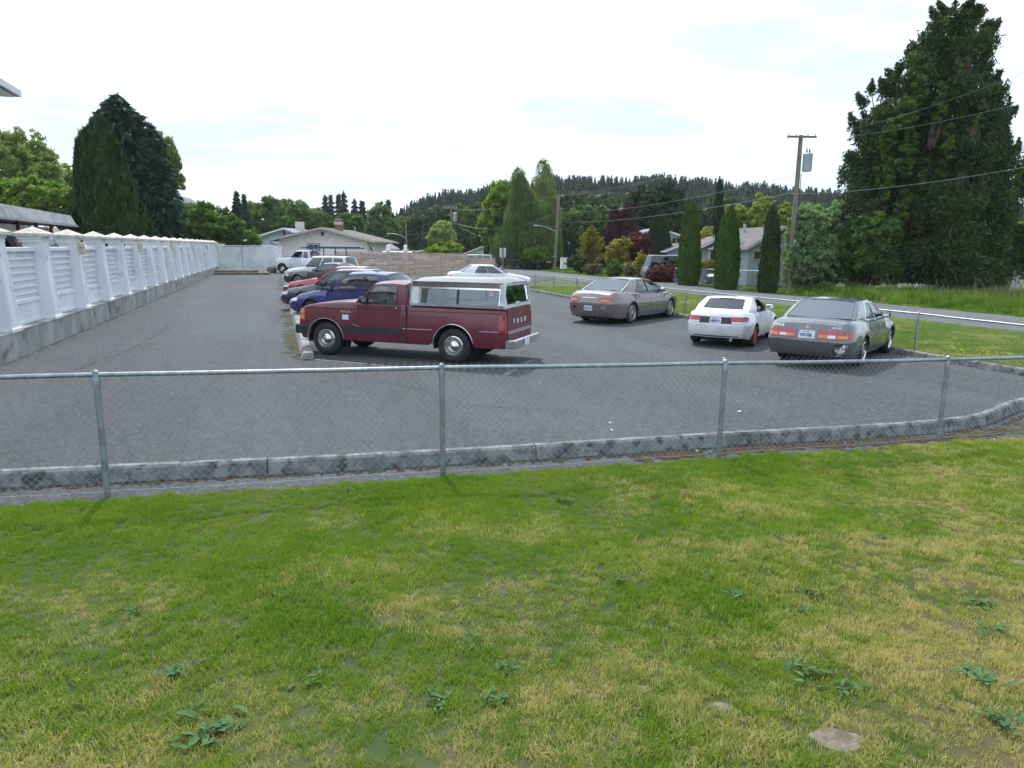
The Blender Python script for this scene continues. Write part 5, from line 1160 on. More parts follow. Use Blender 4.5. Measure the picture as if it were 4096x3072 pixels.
def wagon(nm, label, at, heading, pm, cat='car', L_=4.8, W_=1.8, H=1.72, wb=2.84, ro=.98, **k):
    xf = L_-ro; zb_ = k.pop('belt', 1.03)
    sp = dict(xr=-ro, xf=xf, wb=wb, W=W_, top=[(-ro,zb_-.02),(0,zb_),(1.5,zb_),(wb-.55,zb_),(wb+.1,zb_-.08),(xf-.25,zb_-.17),(xf,zb_-.27)], cowl=wb-.55, deck=-ro+.05, zm=.72, zl=.45, zb=.33, kr=.08, kf=.15, Lf=.6, ft=.84, fs=.95, R=.36, Ra=.42, bow_r=.03, bow_f=.10,
        gh=((wb-.50,zb_,.78),(wb-1.15,H-.05,.64),(-ro+.32,H-.05,.64),(-ro+.10,zb_,.77)), wins=[(.04,.30),(.345,.60),(.64,.94)], wt=(.08,.88), doors=[(.45,1.25),(1.25,2.2)], rgb=.05, roofc=.05, zf=[None]*7, zr=[None]*7, rgin=(.10,.90,.10,.92))
    sp['zf'] = [None,None,zb_-.28,zb_-.34,.62,.45,.36]; sp.update(k); c = Car(nm, label, cat, at, heading, pm, **sp)
    for sg in (1,-1):
        c.rect('head_light', min(sg*.45,sg*W_*.46), .66, max(sg*.45,sg*W_*.46), .78, 'f', 'clear_lens', off=.012); dn = 's' if sg < 0 else 'l'
        c.rect('tail_light', min(sg*.66,sg*W_*.46), .80, max(sg*.66,sg*W_*.46), 1.0, 'r', 'red_lens', off=.014, nx=4); c.rect('indicator', xf-.32, .66, xf-.16, .74, dn, 'amber_lens', off=.01)
        c.lines('panel_seams', [(dn, [(x_, .42), (x_, .95)]) for d_ in c.doors for x_ in d_], .012, 'underbody')
        for d0, d1 in c.doors: c.rect('door_handle', d0+.08, .88, d0+.24, .92, dn, 'black_trim', off=.012, nx=2, ny=1)
    c.rect('grille', -.4, .62, .4, .78, 'f', 'black_trim', off=.012); c.mirror(c.gh[0][0]-.35, 1.15, c.__dict__.get('mirm'), W_/2*.93, .10)
    return c
ps = XZ(1183, 1060, 48.5)
c = wagon('parked_car', 'white sport utility wagon with roof rails behind the black coupe', (ps[0]+3.8*.94-.3, 48.5-3.8*.33), 160, 'white_car', group=None, glass='glass', L_=4.8, W_=1.8, H=1.72, rim='five')
for sg in (.55,-.55): MB().tube([(1.2,sg,1.76),(.6,sg,1.80),(-.3,sg,1.80),(-.6,sg,1.74)], .02, 6).part('roof_rail', 'black_trim', c.root)
pt = G(1134, 1094)
c = Car('pickup_truck', 'white extended cab pickup with a long blue ladder rack at the far end', 'pickup truck', (pt[0]+3.95*.945+.45, pt[1]-3.95*.33+.6), 161, 'white_car', scale=1.03,
    xr=-1.25, xf=4.75, wb=3.95, W=2.0, top=[(-1.25,1.30),(1.0,1.31),(3.1,1.33),(3.3,1.33),(4.3,1.26),(4.6,1.20),(4.75,1.05)], cowl=3.3, deck=1.22, decknm='bed_cover', ft=.88, fs=.96, zm=.85, zl=.62, zb=.50, kr=.02, kf=.06, Lr=.3, Lf=.5, R=.39, Ra=.50, bow_r=0, bow_f=.03,
    gh=((3.25,1.32,.86),(2.75,1.86,.72),(1.45,1.87,.72),(1.28,1.32,.85)), wins=[(.10,.34),(.42,.94)], doors=[(2.1,3.2)], rgb=0, rim='steel', rim_mat='chrome', tw=.25, rimr=.55, bumpers=None, inter='dark_interior')
for sg in (1,-1):
    dn = 's' if sg < 0 else 'l'; c.rect('indicator', 4.52, .84, 4.70, .93, dn, 'amber_lens', off=.012); c.rect('head_light', min(sg*.55,sg*.93), .86, max(sg*.55,sg*.93), 1.04, 'f', 'clear_lens', off=.012); c.rect('head_light', 4.55, .95, 4.70, 1.07, dn, 'clear_lens', off=.012)
    c.lines('panel_seams', [(dn, [(2.1,.55),(2.1,1.25)]), (dn, [(3.2,.55),(3.2,1.25)]), (dn, [(1.2,.55),(1.2,1.28)])], .014, 'underbody')
b = MB(); b.box((4.82,0,.72), (.16,1.98,.22), 0, .03); b.box((4.6,.95,.72), (.4,.1,.2)); b.box((4.6,-.95,.72), (.4,.1,.2)); b.part('front_bumper', 'chrome', c.root); c.mirror(2.95, 1.45, None, .95, .14)
rk = MB()
for sg in (.8,-.8):
    rk.box((-.3,sg,2.14), (5.0,.08,.09))
    for x in (-1.1,1.05): rk.box((x,sg,1.72), (.07,.07,.84))
for x in (-1.1,1.05,2.1): rk.box((x,0,2.14), (.07,1.6,.07))
rk.part('ladder_rack', 'rack_blue', c.root)
ld = MB()
for y in (-.25,.15): ld.box((-.3,y,2.22), (4.9,.04,.07))
for i in range(13): ld.tube([(-2.5+i*.36,-.25,2.22),(-2.5+i*.36,.15,2.22)], .018, 5)
o = ld.part('ladder', 'rack_blue'); o.matrix_world = Matrix.LocRotScale(c.root.location, c.root.rotation_euler, c.root.scale); tag(o, 'long blue ladder lying on the rack of the white pickup', 'ladder')
# white coupe in the middle, seen from behind
xm, ym = G(1800, 1150)
c = sedan('parked_car', 'white sedan seen side on beyond the pickup canopy', (-2.75, 43.2), 14, 'white_car', rglass='sky_glass', L_=4.8, H=1.38, wb=2.7, ro=1.1, glass='glass', mirm='white_car', inter='dark_interior', shoulder=.05)
# vehicles further off
dk = wagon('parked_van', 'dark blue van with pale rear cap parked behind the purple mounded shrub', (XZ(2640,1080,56.5)[0], 57.2), 10, 'steel_blue', 'van', L_=5.2, wb=3.0, ro=1.15, H=1.95, glass='dark_glass', belt=1.10)
MB().box((1.3,0,1.96), (3.9,1.2,.05), 0, .02).part('roof_cap', 'white_car', dk.root)
c = sedan('parked_car', 'gunmetal coupe parked in the yard behind the clipped columnar trees', (XZ(3025,1100,53.2)[0], 53.4), 186, 'gunmetal', L_=4.6, H=1.38, glass='dark_glass')
c = wagon('parked_van', 'white van roof showing above the plank fence', (XZ(1590,1000,69)[0]+.6, 69), 184, 'white_car', 'van', L_=5.1, H=1.98, belt=1.15, wb=3., ro=1.1)
c = wagon('parked_car', 'pale green sport wagon parked by the road beyond the lot', (XZ(1990,1030,74)[0]-1.2, 74), 168, 'silver_green', L_=4.7, H=1.72, glass='glass')
c = sedan('parked_car', 'white car at the roadside in front of the pale green wagon', (XZ(1960,1030,79)[0]-.8, 79), 172, 'white_car', L_=4.9, H=1.55)
c = wagon('pickup_truck', 'dark pickup in the shade under the big birch', (XZ(2090,1040,90)[0], 90.5), 185, 'steel_blue', 'pickup truck', L_=5.3, H=1.8, glass='dark_glass', wb=3.2)
tr = thing('trailer', 'low black trailer parked under the birch beside the dark pickup', 'trailer', (XZ(2072,1060,87)[0], 87, 0)); MB().box((0,0,.75), (2.9,1.5,.85), 0, .03).part('box', 'black_trim', tr)
for x in (-.5,.4): MB().lathe([(.001,-.8),(.3,-.8),(.3,-.62),(.001,-.62)], 14, (x,0,.3), 'y').part('wheel', 'rubber', tr)
# vehicles behind the white wall
c = wagon('parked_van', 'blue framed van window seen over the white wall between the first two pillars', (XZ(95,1000,24)[0]+.2, 24), 108, 'pickup_blue', 'van', L_=4.9, H=2.62, belt=1.5, wins=[(.05,.32),(.37,.62),(.66,.94)], glass='dark_glass', wb=2.9)
c = wagon('parked_van', 'white van behind the wall between the second and third pillars', (XZ(262,1000,31)[0], 31), 108, 'white_car', 'van', L_=4.9, H=2.35, belt=1.4, glass='dark_glass', wb=2.9)
c = wagon('parked_car', 'navy car roof glimpsed over the wall beyond the lantern pillar', (XZ(375,1000,37)[0], 37), 108, 'navy_paint', 'car', L_=4.8, H=2.2, belt=1.3, glass='dark_glass', wb=2.9)

# ------------------------------------------------------------ trees
def quads(c, u, v):                        # rhombic leaf faces from centres and two half axes
    V = np.stack([c-u, c-v*.55, c+u, c+v*.55], 1).reshape(-1, 3); F = np.arange(len(V)).reshape(-1, 4); return V, F
def unit(a): return a/np.maximum(np.linalg.norm(a, axis=1, keepdims=True), 1e-9)
def leafcloud(name, n, lobes, size, seed, hang=0., shell=.30, gaps=.35, gs=1.6, mt=None, parent=None, asp=1.5, spiky=0):
    r = np.random.default_rng(seed); lo = np.array(lobes, float); wgt = (lo[:,3]*lo[:,4]+lo[:,5]*lo[:,3])**.9; m_ = max(30, n//45); k = r.choice(len(lo), m_, p=wgt/wgt.sum())
    d = unit(r.normal(size=(m_,3))); rad = 1-shell*np.abs(r.normal(0,.55,m_)); lump = 1+.10*np.sin(d[:,0]*7+k)*np.sin(d[:,2]*6+k*1.7)+r.normal(0,.085,m_)+.05
    if spiky: lump += spiky*np.maximum(0, d[:,2])*np.abs(np.sin(d[:,0]*9+k))
    cc = lo[k,:3]+d*lo[k,3:6]*(rad*lump)[:,None]; cr_s = (lo[k,3]*lo[k,5])**.5*r.uniform(.07,.20,m_)+size*.6
    w2 = cr_s**1.5; c = r.choice(m_, n*2, p=w2/w2.sum()); off = r.normal(size=(n*2,3)); off *= (cr_s[c]/np.linalg.norm(off, axis=1)*r.random(n*2)**.45)[:,None]; off[:,2] *= .75
    p = cc[c]+off; d = unit(d[c]+off/cr_s[c][:,None])
    ph = seed*1.3; g = np.sin(p[:,0]*gs+ph)*np.sin(p[:,2]*gs*1.1+1.3*ph)+np.sin(p[:,1]*gs*.9+p[:,2]*gs*1.9+ph)*.7+.5*np.sin(p[:,0]*gs*3.1+p[:,2]*2.7*gs)
    ok = (g > -1.4+gaps*1.2) | (r.random(n*2) < .12); p, d = p[ok][:n], d[ok][:n]; n = len(p)
    nn = unit(d+r.normal(0,.8,(n,3))); t = unit(np.cross(nn, r.normal(size=(n,3))))
    if hang: t = unit(t*(1-hang)+np.array([0,0,-1])*hang*1.6+r.normal(0,.15,(n,3)))
    b = unit(np.cross(nn, t)); s = size*r.uniform(.55,1.35,(n,1))
    V, F = quads(p, t*s*asp/2, b*s*.5*1.2); me = npmesh(name, V, F); return link(name, me, mt, parent) if parent else me
def trunk(parent, h, r0, mt='bark', limbs=(), lean=(0,0), top=.25):
    mb = MB(); mb.tube([(lean[0]*t*t, lean[1]*t*t, h*t-.2*(t == 0)) for t in (0,.15,.4,.7,1)], [r0*1.35,r0,r0*.85,r0*.6,r0*top], 9)
    for a, z, l, up_ in limbs: mb.tube([(0,0,z),(l*.5*math.cos(a), l*.5*math.sin(a), z+up_*.6),(l*math.cos(a), l*math.sin(a), z+up_)], [r0*.45,r0*.3,r0*.1], 6)
    return mb.part('trunk', mt, parent, 50)
def tree(name, label, u, Y, lobes, n, size, mt, cat='tree', th=2., tr=.18, group=None, trunk_mat='bark', seed=None, **k):
    # lobes: (du px, v px, width px, height px) in photo pixels at distance Y, turned into metres
    s = (Y*CP+.4)/FPX; x0 = XZ(u, 1000, Y)[0]; L_ = []; sd2 = seed or int(u)
    r = random.Random(sd2)
    for q in lobes:
        lu, lv, w, h = q[:4]; x, z = XZ(lu, lv, Y); dpt = q[4] if len(q) > 4 else w*s*.5
        L_.append((x-x0, r.uniform(-.2,.2)*dpt, max(z, h*s*.5*.9), w*s*.5, max(dpt*.9,.2), h*s*.5))
    o = thing(name, label, cat, (x0, Y, 0), 0, group)
    top = max(l[2] for l in L_)
    trunk(o, max(th, top*.8), tr, trunk_mat, [(r.uniform(0,6.28), top*r.uniform(.25,.6), top*.28, top*.25) for _ in range(7)])
    leafcloud('crown', n, L_, size, sd2, mt=mt, parent=o, **k); return o
defm('leaf_bright', leafmat, (.08,.155,.018), (.18,.28,.035), (.26,.31,.045), trans=.45); defm('leaf_mid', leafmat, (.045,.10,.018), (.105,.19,.03), trans=.4); defm('leaf_dark', leafmat, (.018,.045,.014), (.04,.08,.022), trans=.2)
defm('leaf_pale', leafmat, (.17,.23,.07), (.28,.33,.11), trans=.5); defm('leaf_yellow', leafmat, (.17,.22,.03), (.30,.31,.05)); defm('leaf_purple', leafmat, (.035,.010,.016), (.085,.018,.03), trans=.2); defm('leaf_burgundy', leafmat, (.07,.015,.025), (.15,.035,.05), trans=.25)
defm('leaf_gold', leafmat, (.20,.20,.02), (.33,.27,.04)); defm('leaf_greygreen', leafmat, (.12,.20,.09), (.24,.33,.16), trans=.45); defm('leaf_birch', leafmat, (.07,.125,.035), (.14,.21,.06), trans=.4); defm('leaf_birch_light', leafmat, (.11,.16,.05), (.2,.25,.08))
defm('needle_blue', leafmat, (.018,.046,.026), (.044,.088,.048), trans=.1); defm('needle_dark', leafmat, (.012,.032,.012), (.030,.060,.018), trans=.1, rough=.7); defm('cedar', leafmat, (.014,.036,.006), (.034,.070,.010), trans=.12, s2=5., rough=.7)
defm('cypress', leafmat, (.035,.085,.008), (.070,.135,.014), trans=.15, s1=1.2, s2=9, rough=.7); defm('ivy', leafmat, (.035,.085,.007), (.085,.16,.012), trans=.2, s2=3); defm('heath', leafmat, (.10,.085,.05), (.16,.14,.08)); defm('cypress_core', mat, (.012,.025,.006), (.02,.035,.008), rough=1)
defm('dead_twig', mat, (.10,.075,.055), (.06,.05,.04), rough=1); defm('spruce_needle', leafmat, (.022,.050,.012), (.060,.105,.022), trans=.2, rough=.6, s1=.6)
# columnar clipped evergreens
def column(name, label, stems, Y, mt='cypress', n=14000, size=.11, group=None, core=True, cat='tree', u0=None, base=None):
    s = (Y*CP+.4)/FPX; u0 = u0 or stems[0][0]; x0 = XZ(u0, 1000, Y)[0]; o = thing(name, label, cat, (x0, Y, 0), 0, group); r = np.random.default_rng(int(u0)); VV, FF = [], []; cb = MB(); nb = 0
    area = sum(w*(Y and 1)*(XZ(u, vt, Y)[1]) for u, vt, w, *_ in stems)
    for st_ in stems:
        u, vt, w = st_[:3]; prof = st_[3] if len(st_) > 3 else [(0,.80),(.06,.97),(.2,1),(.35,.94),(.6,.78),(.8,.58),(.93,.36),(1,.05)]
        x, H_ = XZ(u, vt, Y); x -= x0; R0 = w*s/2; dy = st_[4] if len(st_) > 4 else 0
        pr_ = pchip(prof); tt = np.linspace(0, 1, 60); rr_ = np.array([pr_(t) for t in tt])*R0
        k = int(n*w*H_/area); t = r.choice(60, k, p=rr_/rr_.sum())/59+r.uniform(-.008,.008,k); t = np.clip(t, 0, 1.01); a = r.uniform(0, 6.283, k)
        R = np.interp(t, tt, rr_)*(1+.07*np.sin(a*5+t*9)+.05*np.sin(a*11-t*23)+r.normal(0,.055,k))+r.uniform(-.03,.05,k)+(r.random(k) < .03)*r.uniform(.04,.16,k)
        p = np.stack([x+R*np.cos(a), dy+R*np.sin(a), t*H_+.05], 1); d = np.stack([np.cos(a), np.sin(a), 0*a+.2], 1)
        nn = unit(d+r.normal(0,.55,(k,3))); up_ = unit(np.stack([r.normal(0,.35,k), r.normal(0,.35,k), np.ones(k)], 1)+d*.3); b = unit(np.cross(nn, up_)); q = size*r.uniform(.6,1.5,(k,1))
        V, F = quads(p, up_*q*.9, b*q*.55); VV.append(V); FF.append(F+nb); nb += len(V)
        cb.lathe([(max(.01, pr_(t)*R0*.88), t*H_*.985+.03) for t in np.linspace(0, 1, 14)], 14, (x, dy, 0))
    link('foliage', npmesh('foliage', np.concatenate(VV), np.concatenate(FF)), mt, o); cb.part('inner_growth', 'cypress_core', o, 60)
    mb = MB()
    for st_ in stems: mb.tube([(XZ(st_[0],1000,Y)[0]-x0, st_[4] if len(st_) > 4 else 0, -.1), (XZ(st_[0],1000,Y)[0]-x0, 0, .5)], .09, 8)
    mb.part('trunk', 'bark', o); return o
g_ = 'clipped columnar evergreens along the road'
column('columnar_tree', 'tallest clipped columnar evergreen, left one of the three by the road', [(2775,818,70),(2752,826,38,[(0,.8),(.3,1),(.7,.7),(1,.2)],.35)], 50.5, group=g_, n=26000, size=.10)
column('columnar_tree', 'middle clipped columnar evergreen with bare ground under its skirt', [(2926,830,70,[(0,.86),(.05,1.03),(.15,1.05),(.3,.92),(.6,.76),(.8,.55),(.93,.36),(1,.05)]),(2905,862,46,[(0,.8),(.3,1),(.7,.7),(1,.2)],.35),(2950,880,44,[(0,.8),(.3,1),(.7,.7),(1,.2)],.3)], 45.6, group=g_, n=26000, size=.10)
column('columnar_tree', 'darker double topped columnar evergreen beside the utility pole', [(3092,826,60),(3113,868,38,[(0,.8),(.3,1),(.7,.8),(1,.2)],.2)], 42.4, group=g_, n=26000, size=.10, mt='cedar')
for i, (u, vt, w) in enumerate(((2222,985,22),(2244,964,24),(2263,964,23),(2288,966,24),(2302,966,20),(2318,968,22))):
    column('columnar_tree', ['narrow dark columnar tree just left of the street lamp pole','first narrow columnar tree right of the lamp pole','second narrow columnar tree right of the lamp pole','third narrow columnar tree right of the lamp pole','fourth narrow columnar tree right of the lamp pole','narrow columnar tree half hidden by the yellow green conifer'][i], [(u, vt, w)], 96, n=2500, size=.22, group='row of narrow columnar trees behind the utility cabinet', mt='cedar')
# big cedar and blue conifer on the left
def conifer_mesh(name, n, H_, R0, seed, droop=.35, levels=22, nb=9, size=.35, prof=None, z0=.06, hang=.5, asp=2.6, up_tip=.2):
    r = np.random.default_rng(seed); prof = prof or [(0,.75),(.12,1),(.5,.62),(.85,.22),(1,.02)]; pf = pchip(prof); tt = np.linspace(0, 1, 80); rr_ = np.array([pf(t) for t in tt])
    t = r.choice(80, n, p=(rr_+.04)/(rr_+.04).sum())/79; lev = np.floor(t*levels+r.uniform(-.25,.25,n)); tl_ = np.clip((lev+.5)/levels, 0, 1)
    br = r.integers(0, nb, n); rb = np.random.default_rng(seed+1); tab = rb.uniform(0, 1, (levels+3, nb)); l_ = np.clip(lev.astype(int), 0, levels+2)
    az = (br+tab[l_, br]*.9)/nb*6.283+lev*1.1; len_ = np.interp(tl_, tt, rr_)*R0*(.68+.5*tab[l_, (br+3) % nb]); q = r.random(n)**.6
    side_ = r.normal(0, .11, n)*(1.15-q)*len_+r.normal(0,.05,n)*size; x = np.cos(az)*q*len_-np.sin(az)*side_; y = np.sin(az)*q*len_+np.cos(az)*side_
    z = z0*H_+tl_*(1-z0)*H_+len_*(up_tip*q-droop*q*q)-np.abs(r.normal(0,.35,n))*size*hang*1.6
    out = np.stack([np.cos(az), np.sin(az), -.35+0*az], 1); tdir = unit(out*(1-hang)+np.array([0,0,-1.])*hang+r.normal(0,.28,(n,3))); nn = unit(np.cross(tdir, r.normal(size=(n,3)))); s = size*r.uniform(.5,1.3,(n,1))
    V, F = quads(np.stack([x, y, z], 1), tdir*s*.5*asp/1.6, nn*s*.42); return V, F
def conifer(name, label, u, vt, w, Y, n, mt='needle_dark', cat='tree', group=None, stems=None, **k):
    x0, H_ = XZ(u, vt, Y); s = (Y*CP+.4)/FPX; o = thing(name, label, cat, (x0, Y, 0), 0, group); VV, FF, nb = [], [], 0
    for i, (u2, v2, w2, sh) in enumerate(stems or [(u, vt, w, 1)]):
        x2, H2 = XZ(u2, v2, Y); V, F = conifer_mesh(name, int(n*sh), H2, w2*s/2, int(u2)+i, **k); V[:,0] += x2-x0; V[:,1] += (i % 2)*.6; VV.append(V); FF.append(F+nb); nb += len(V)
    link('crown', npmesh('crown', np.concatenate(VV), np.concatenate(FF)), mt, o); mb = MB()
    for u2, v2, w2, sh in stems or [(u, vt, w, 1)]: x2, H2 = XZ(u2, v2, Y); mb.tube([(x2-x0,0,-.2),(x2-x0,0,H2*.5),(x2-x0,0,H2*.97)], [H2*.022,H2*.014,.02], 8)
    mb.part('trunk', 'bark', o, 50); return o
column('cedar_tree', 'big dense rounded dark green cedar behind the white wall', [(392,470,160,[(0,1),(.3,1.05),(.55,.98),(.75,.85),(.88,.60),(.96,.32),(1,.05)],0),(352,520,110,[(0,1),(.5,1),(.8,.75),(.93,.5),(1,.05)],-.3),(450,640,200,[(0,1),(.5,.98),(.8,.70),(1,.1)],-.6),(520,760,170,[(0,1),(.5,.95),(.8,.70),(1,.1)],-.8),(420,540,130,[(0,1),(.6,1),(.85,.7),(1,.1)],.4)], 47, mt='cedar', n=60000, size=.20, cat='tree')
conifer('spruce_tree', 'dark blue green spruce with ragged top behind the big cedar', 470, 385, 300, 58, 60000, 'needle_blue', stems=[(470,385,330,.5),(430,402,220,.15),(505,420,200,.15),(585,490,170,.12),(640,610,140,.08)], size=.42, levels=26, nb=11, hang=.15, droop=.05, up_tip=.45, prof=[(0,1),(.3,1),(.55,.85),(.8,.55),(.93,.28),(1,.04)])
conifer('spruce_tree', 'small dark spruce alone above the far end of the white wall', 945, 768, 100, 105, 14000, 'needle_blue', stems=[(945,768,110,.7),(968,775,80,.3)], size=.55, levels=16, hang=.3, droop=.1, up_tip=.3)
tree('birch_tree', 'thin pale weeping birch showing right of the dark spruce', 655, 64, [(640,600,110,130),(690,650,70,120),(712,735,50,80),(620,560,60,60),(650,700,120,120)], 11000, .20, 'leaf_birch_light', hang=.7, gaps=.8, gs=2.4, shell=.8, asp=2.2)
tree('poplar_tree', 'tall light green poplar clump at the far left', 40, 72, [(30,640,150,170),(60,600,90,150),(10,600,60,140),(110,720,150,180),(35,760,180,140)], 32000, .22, 'leaf_pale', gaps=.55, gs=1.3, shell=.6, spiky=.25, trunk_mat='pale_bark')
tree('poplar_tree', 'pointed light green poplar between the left clump and the cedar', 150, 74, [(138,620,80,140),(165,670,110,160),(180,740,150,150),(140,740,120,170)], 30000, .22, 'leaf_pale', gaps=.5, gs=1.3, shell=.6, spiky=.3, trunk_mat='pale_bark')
tree('poplar_tree', 'slim pale tree tucked against the left side of the cedar', 275, 80, [(275,730,60,120),(262,800,80,120),(285,800,50,150)], 12000, .22, 'leaf_pale', gaps=.55, gs=1.3, shell=.6, spiky=.3)
tree('maple_tree', 'bright yellow green maple above the grey motel roof', 130, 58, [(60,790,150,120),(150,780,160,130),(225,800,120,110),(20,810,110,110),(120,840,240,90)], 26000, .28, 'leaf_bright', gaps=.35, gs=1.5)
tree('shrub', 'dark green bush at the end of the grey motel roof', 262, 46, [(262,872,80,70),(235,880,60,50),(290,900,60,70)], 7000, .17, 'leaf_dark', cat='shrub', th=1)
tree('walnut_tree', 'broad rounded light green tree over the far white wall', 770, 70, [(760,875,170,110),(700,890,140,100),(830,880,160,110),(900,915,130,90),(640,900,120,80),(590,925,100,60),(800,920,260,90),(940,940,90,50)], 42000, .26, 'leaf_mid', gaps=.35, gs=1.4)
tree('walnut_tree', 'yellow green hilltop tree behind the broad rounded tree', 760, 92, [(730,865,120,60),(800,870,130,60),(850,880,90,60)], 11000, .3, 'leaf_bright', gaps=.3)
tree('shrub', 'fresh green sapling at the right end of the white wall trees', 1010, 72, [(1000,945,60,50),(1025,960,40,40)], 2500, .2, 'leaf_bright', cat='shrub', th=1)
for i, (u, lob, m_, Y, lab) in enumerate((
 (1080,[(1075,850,110,110),(1050,890,110,90),(1100,900,140,90)],'leaf_mid',118,'round green tree directly above the blue gabled house'),
 (1135,[(1130,850,90,90),(1150,880,110,90)],'leaf_mid',126,'taller green tree right of the one over the blue house'),
 (1205,[(1200,860,100,90),(1190,895,130,80),(1240,880,90,80)],'leaf_birch',122,'wide green tree between the blue house and the pink chimney'),
 (1275,[(1270,880,80,80),(1290,900,80,70)],'leaf_mid',128,'rounded tree just left of the brick chimney'),
 (1000,[(1010,870,50,110),(995,900,60,80)],'leaf_pale',120,'thin pale tree beside the lone dark spruce'),
 (1400,[(1400,905,110,90),(1370,930,90,60)],'leaf_mid',130,'green tree behind the right slope of the pink house'),
 (1520,[(1520,880,80,120),(1540,920,110,100),(1495,920,80,100)],'leaf_birch',125,'oval mid green tree left of the dark lone fir'),
 (1600,[(1605,900,60,60),(1640,915,110,70),(1590,935,90,60)],'leaf_birch',160,'grey green tree in the gap of the skyline'),
 (1765,[(1770,935,85,80),(1750,950,70,60),(1790,960,60,60)],'leaf_pale',118,'light green tree left of the leaning utility pole'),
 (1850,[(1850,900,90,130),(1835,950,110,110),(1870,960,90,100)],'leaf_mid',125,'tall rounded green tree right of the leaning utility pole'),
 (1930,[(1928,965,40,40),(1915,975,40,35)],'leaf_birch',135,'small green tree by the white house'))):
    tree('broadleaf_tree', lab, u, Y, lob, 10000, .42, m_, group='trees beyond the back fence', gaps=.3, gs=1.1, th=3, tr=.25)
for i, (u, vt, w, Y, lab) in enumerate(((1300,783,60,175,'leftmost thin topped fir above the pink house ridge'),(1322,782,50,180,'second thin topped fir above the pink house'),(1353,778,45,170,'fir with bare spire left of the tall skyline fir'),(1374,772,70,165,'tallest fir above the pink house chimney'),(1418,800,70,170,'broad fir right of the brick chimney'),(1447,803,75,168,'fir in the middle of the skyline group'),(1500,828,50,175,'short rounded fir right of the skyline group'),(1553,803,62,160,'lone dark fir between the fir group and the forest'),(1607,833,26,190,'tiny spindly fir in the skyline gap'))):
    conifer('fir_tree', lab, u, vt, w, Y, 5000, 'needle_blue', group='skyline firs left of the forested hill', size=.9, levels=13, nb=7, hang=.25, droop=.1, up_tip=.2, prof=[(0,1),(.3,1),(.6,.7),(.8,.35),(1,.03)])
# the birch group at the centre
def strands(name, lobes, n, Lm, mt, parent, seed, w=.06):   # hanging weeping strands
    r = np.random.default_rng(seed); lo = np.array(lobes, float); wgt = lo[:,3]*lo[:,5]; k = r.choice(len(lo), n, p=wgt/wgt.sum()); d = unit(r.normal(size=(n,3))); d[:,2] = np.abs(d[:,2])*1.1-.3
    p = lo[k,:3]+d*lo[k,3:6]*r.uniform(.75,1.05,(n,1)); m_ = 6; out = []; V, F = [], []; nbase = 0
    L_ = r.uniform(.4,1,n)*Lm
    for j in range(m_):
        c = p-np.array([0,0,1])*(L_*(j+.5)/m_)[:,None]+r.normal(0,.05,(n,3))+d*np.array([.35,.35,0])*math.sqrt((j+.5)/m_)*.6
        t = np.array([0,0,-1])+r.normal(0,.22,(n,3)); nn = unit(np.cross(t, r.normal(size=(n,3)))); a, b = quads(c, t*(L_/m_*.62)[:,None], nn*w*r.uniform(.7,1.6,(n,1))); V.append(a); F.append(b+nbase); nbase += len(a)
    return link(name, npmesh(name, np.concatenate(V), np.concatenate(F)), mt, parent)
def weeper(label, u, Y, lobes, n, Lm, mt, seed=1, w=.06, name='birch_tree', tr=.2, inner=None, trunk_mat='pale_bark', leaf=.2):
    s = (Y*CP+.4)/FPX; x0 = XZ(u, 1000, Y)[0]; L_ = []
    for lu, lv, w_, h in lobes: x, z = XZ(lu, lv, Y); L_.append((x-x0, 0, z, w_*s/2, w_*s/2*.8, h*s/2))
    o = thing(name, label, 'tree', (x0, Y, 0)); top = max(l[2] for l in L_); trunk(o, top, tr, trunk_mat, [(i*1.3, top*(.3+.09*i), 1.2, top*.15) for i in range(6)])
    strands('crown', L_, n, Lm, mt, o, seed, w); leafcloud('inner_leaves', n, [(a,b,c,d*.8,e*.8,f*.85) for a,b,c,d,e,f in L_], leaf, seed, mt=inner or mt, parent=o, hang=.5, shell=.8); return o
weeper('tall weeping birch with a pointed left top at the centre of the picture', 2085, 88, [(2080,760,80,150),(2090,850,140,200),(2074,700,50,90),(2130,930,230,150),(2050,960,170,130),(2160,860,140,160),(2190,960,110,150),(2105,790,90,110)], 6000, 2.6, 'leaf_birch', 5, .07)
weeper('light airy birch top right of the tall pointed birch', 2172, 91, [(2172,655,50,60),(2188,690,50,80),(2155,725,60,80),(2180,770,90,110),(2200,840,80,130),(2195,900,90,150)], 1700, 2.0, 'leaf_birch_light', 6, .06)
tree('larch_tree', 'yellow green tree with drooping sprays left of the tall birch', 1990, 92, [(1985,860,110,160),(2010,790,90,120),(1960,900,90,130),(2030,920,110,150),(2000,760,60,80)], 16000, .35, 'leaf_bright', gaps=.6, gs=1.6, hang=.5, shell=.55, tr=.25)
tree('broadleaf_tree', 'dark dense tree behind the birches', 2020, 100, [(2020,830,160,180),(2060,900,200,200),(1980,930,160,160),(2130,930,180,160)], 18000, .42, 'leaf_dark', gaps=.1)
tree('apple_tree', 'low bright green tree between the birch and the lamp pole', 2150, 84.5, [(2120,1015,60,40),(2160,1012,80,50),(2195,1010,60,60),(2150,1028,100,40)], 7000, .16, 'leaf_bright', gaps=.5, th=1.3, tr=.09)
tree('spruce_shrub', 'dark grey green dwarf spruce in front of the low tan house', 1968, 96, [(1968,1000,52,60),(1968,975,30,50),(1966,955,14,40)], 5000, .22, 'needle_blue', th=1)
tree('broadleaf_tree', 'light green tree behind the lamp pole, right of the birches', 2260, 100, [(2250,900,80,110),(2280,930,90,90),(2290,880,60,80)], 9000, .35, 'leaf_birch', gaps=.35)
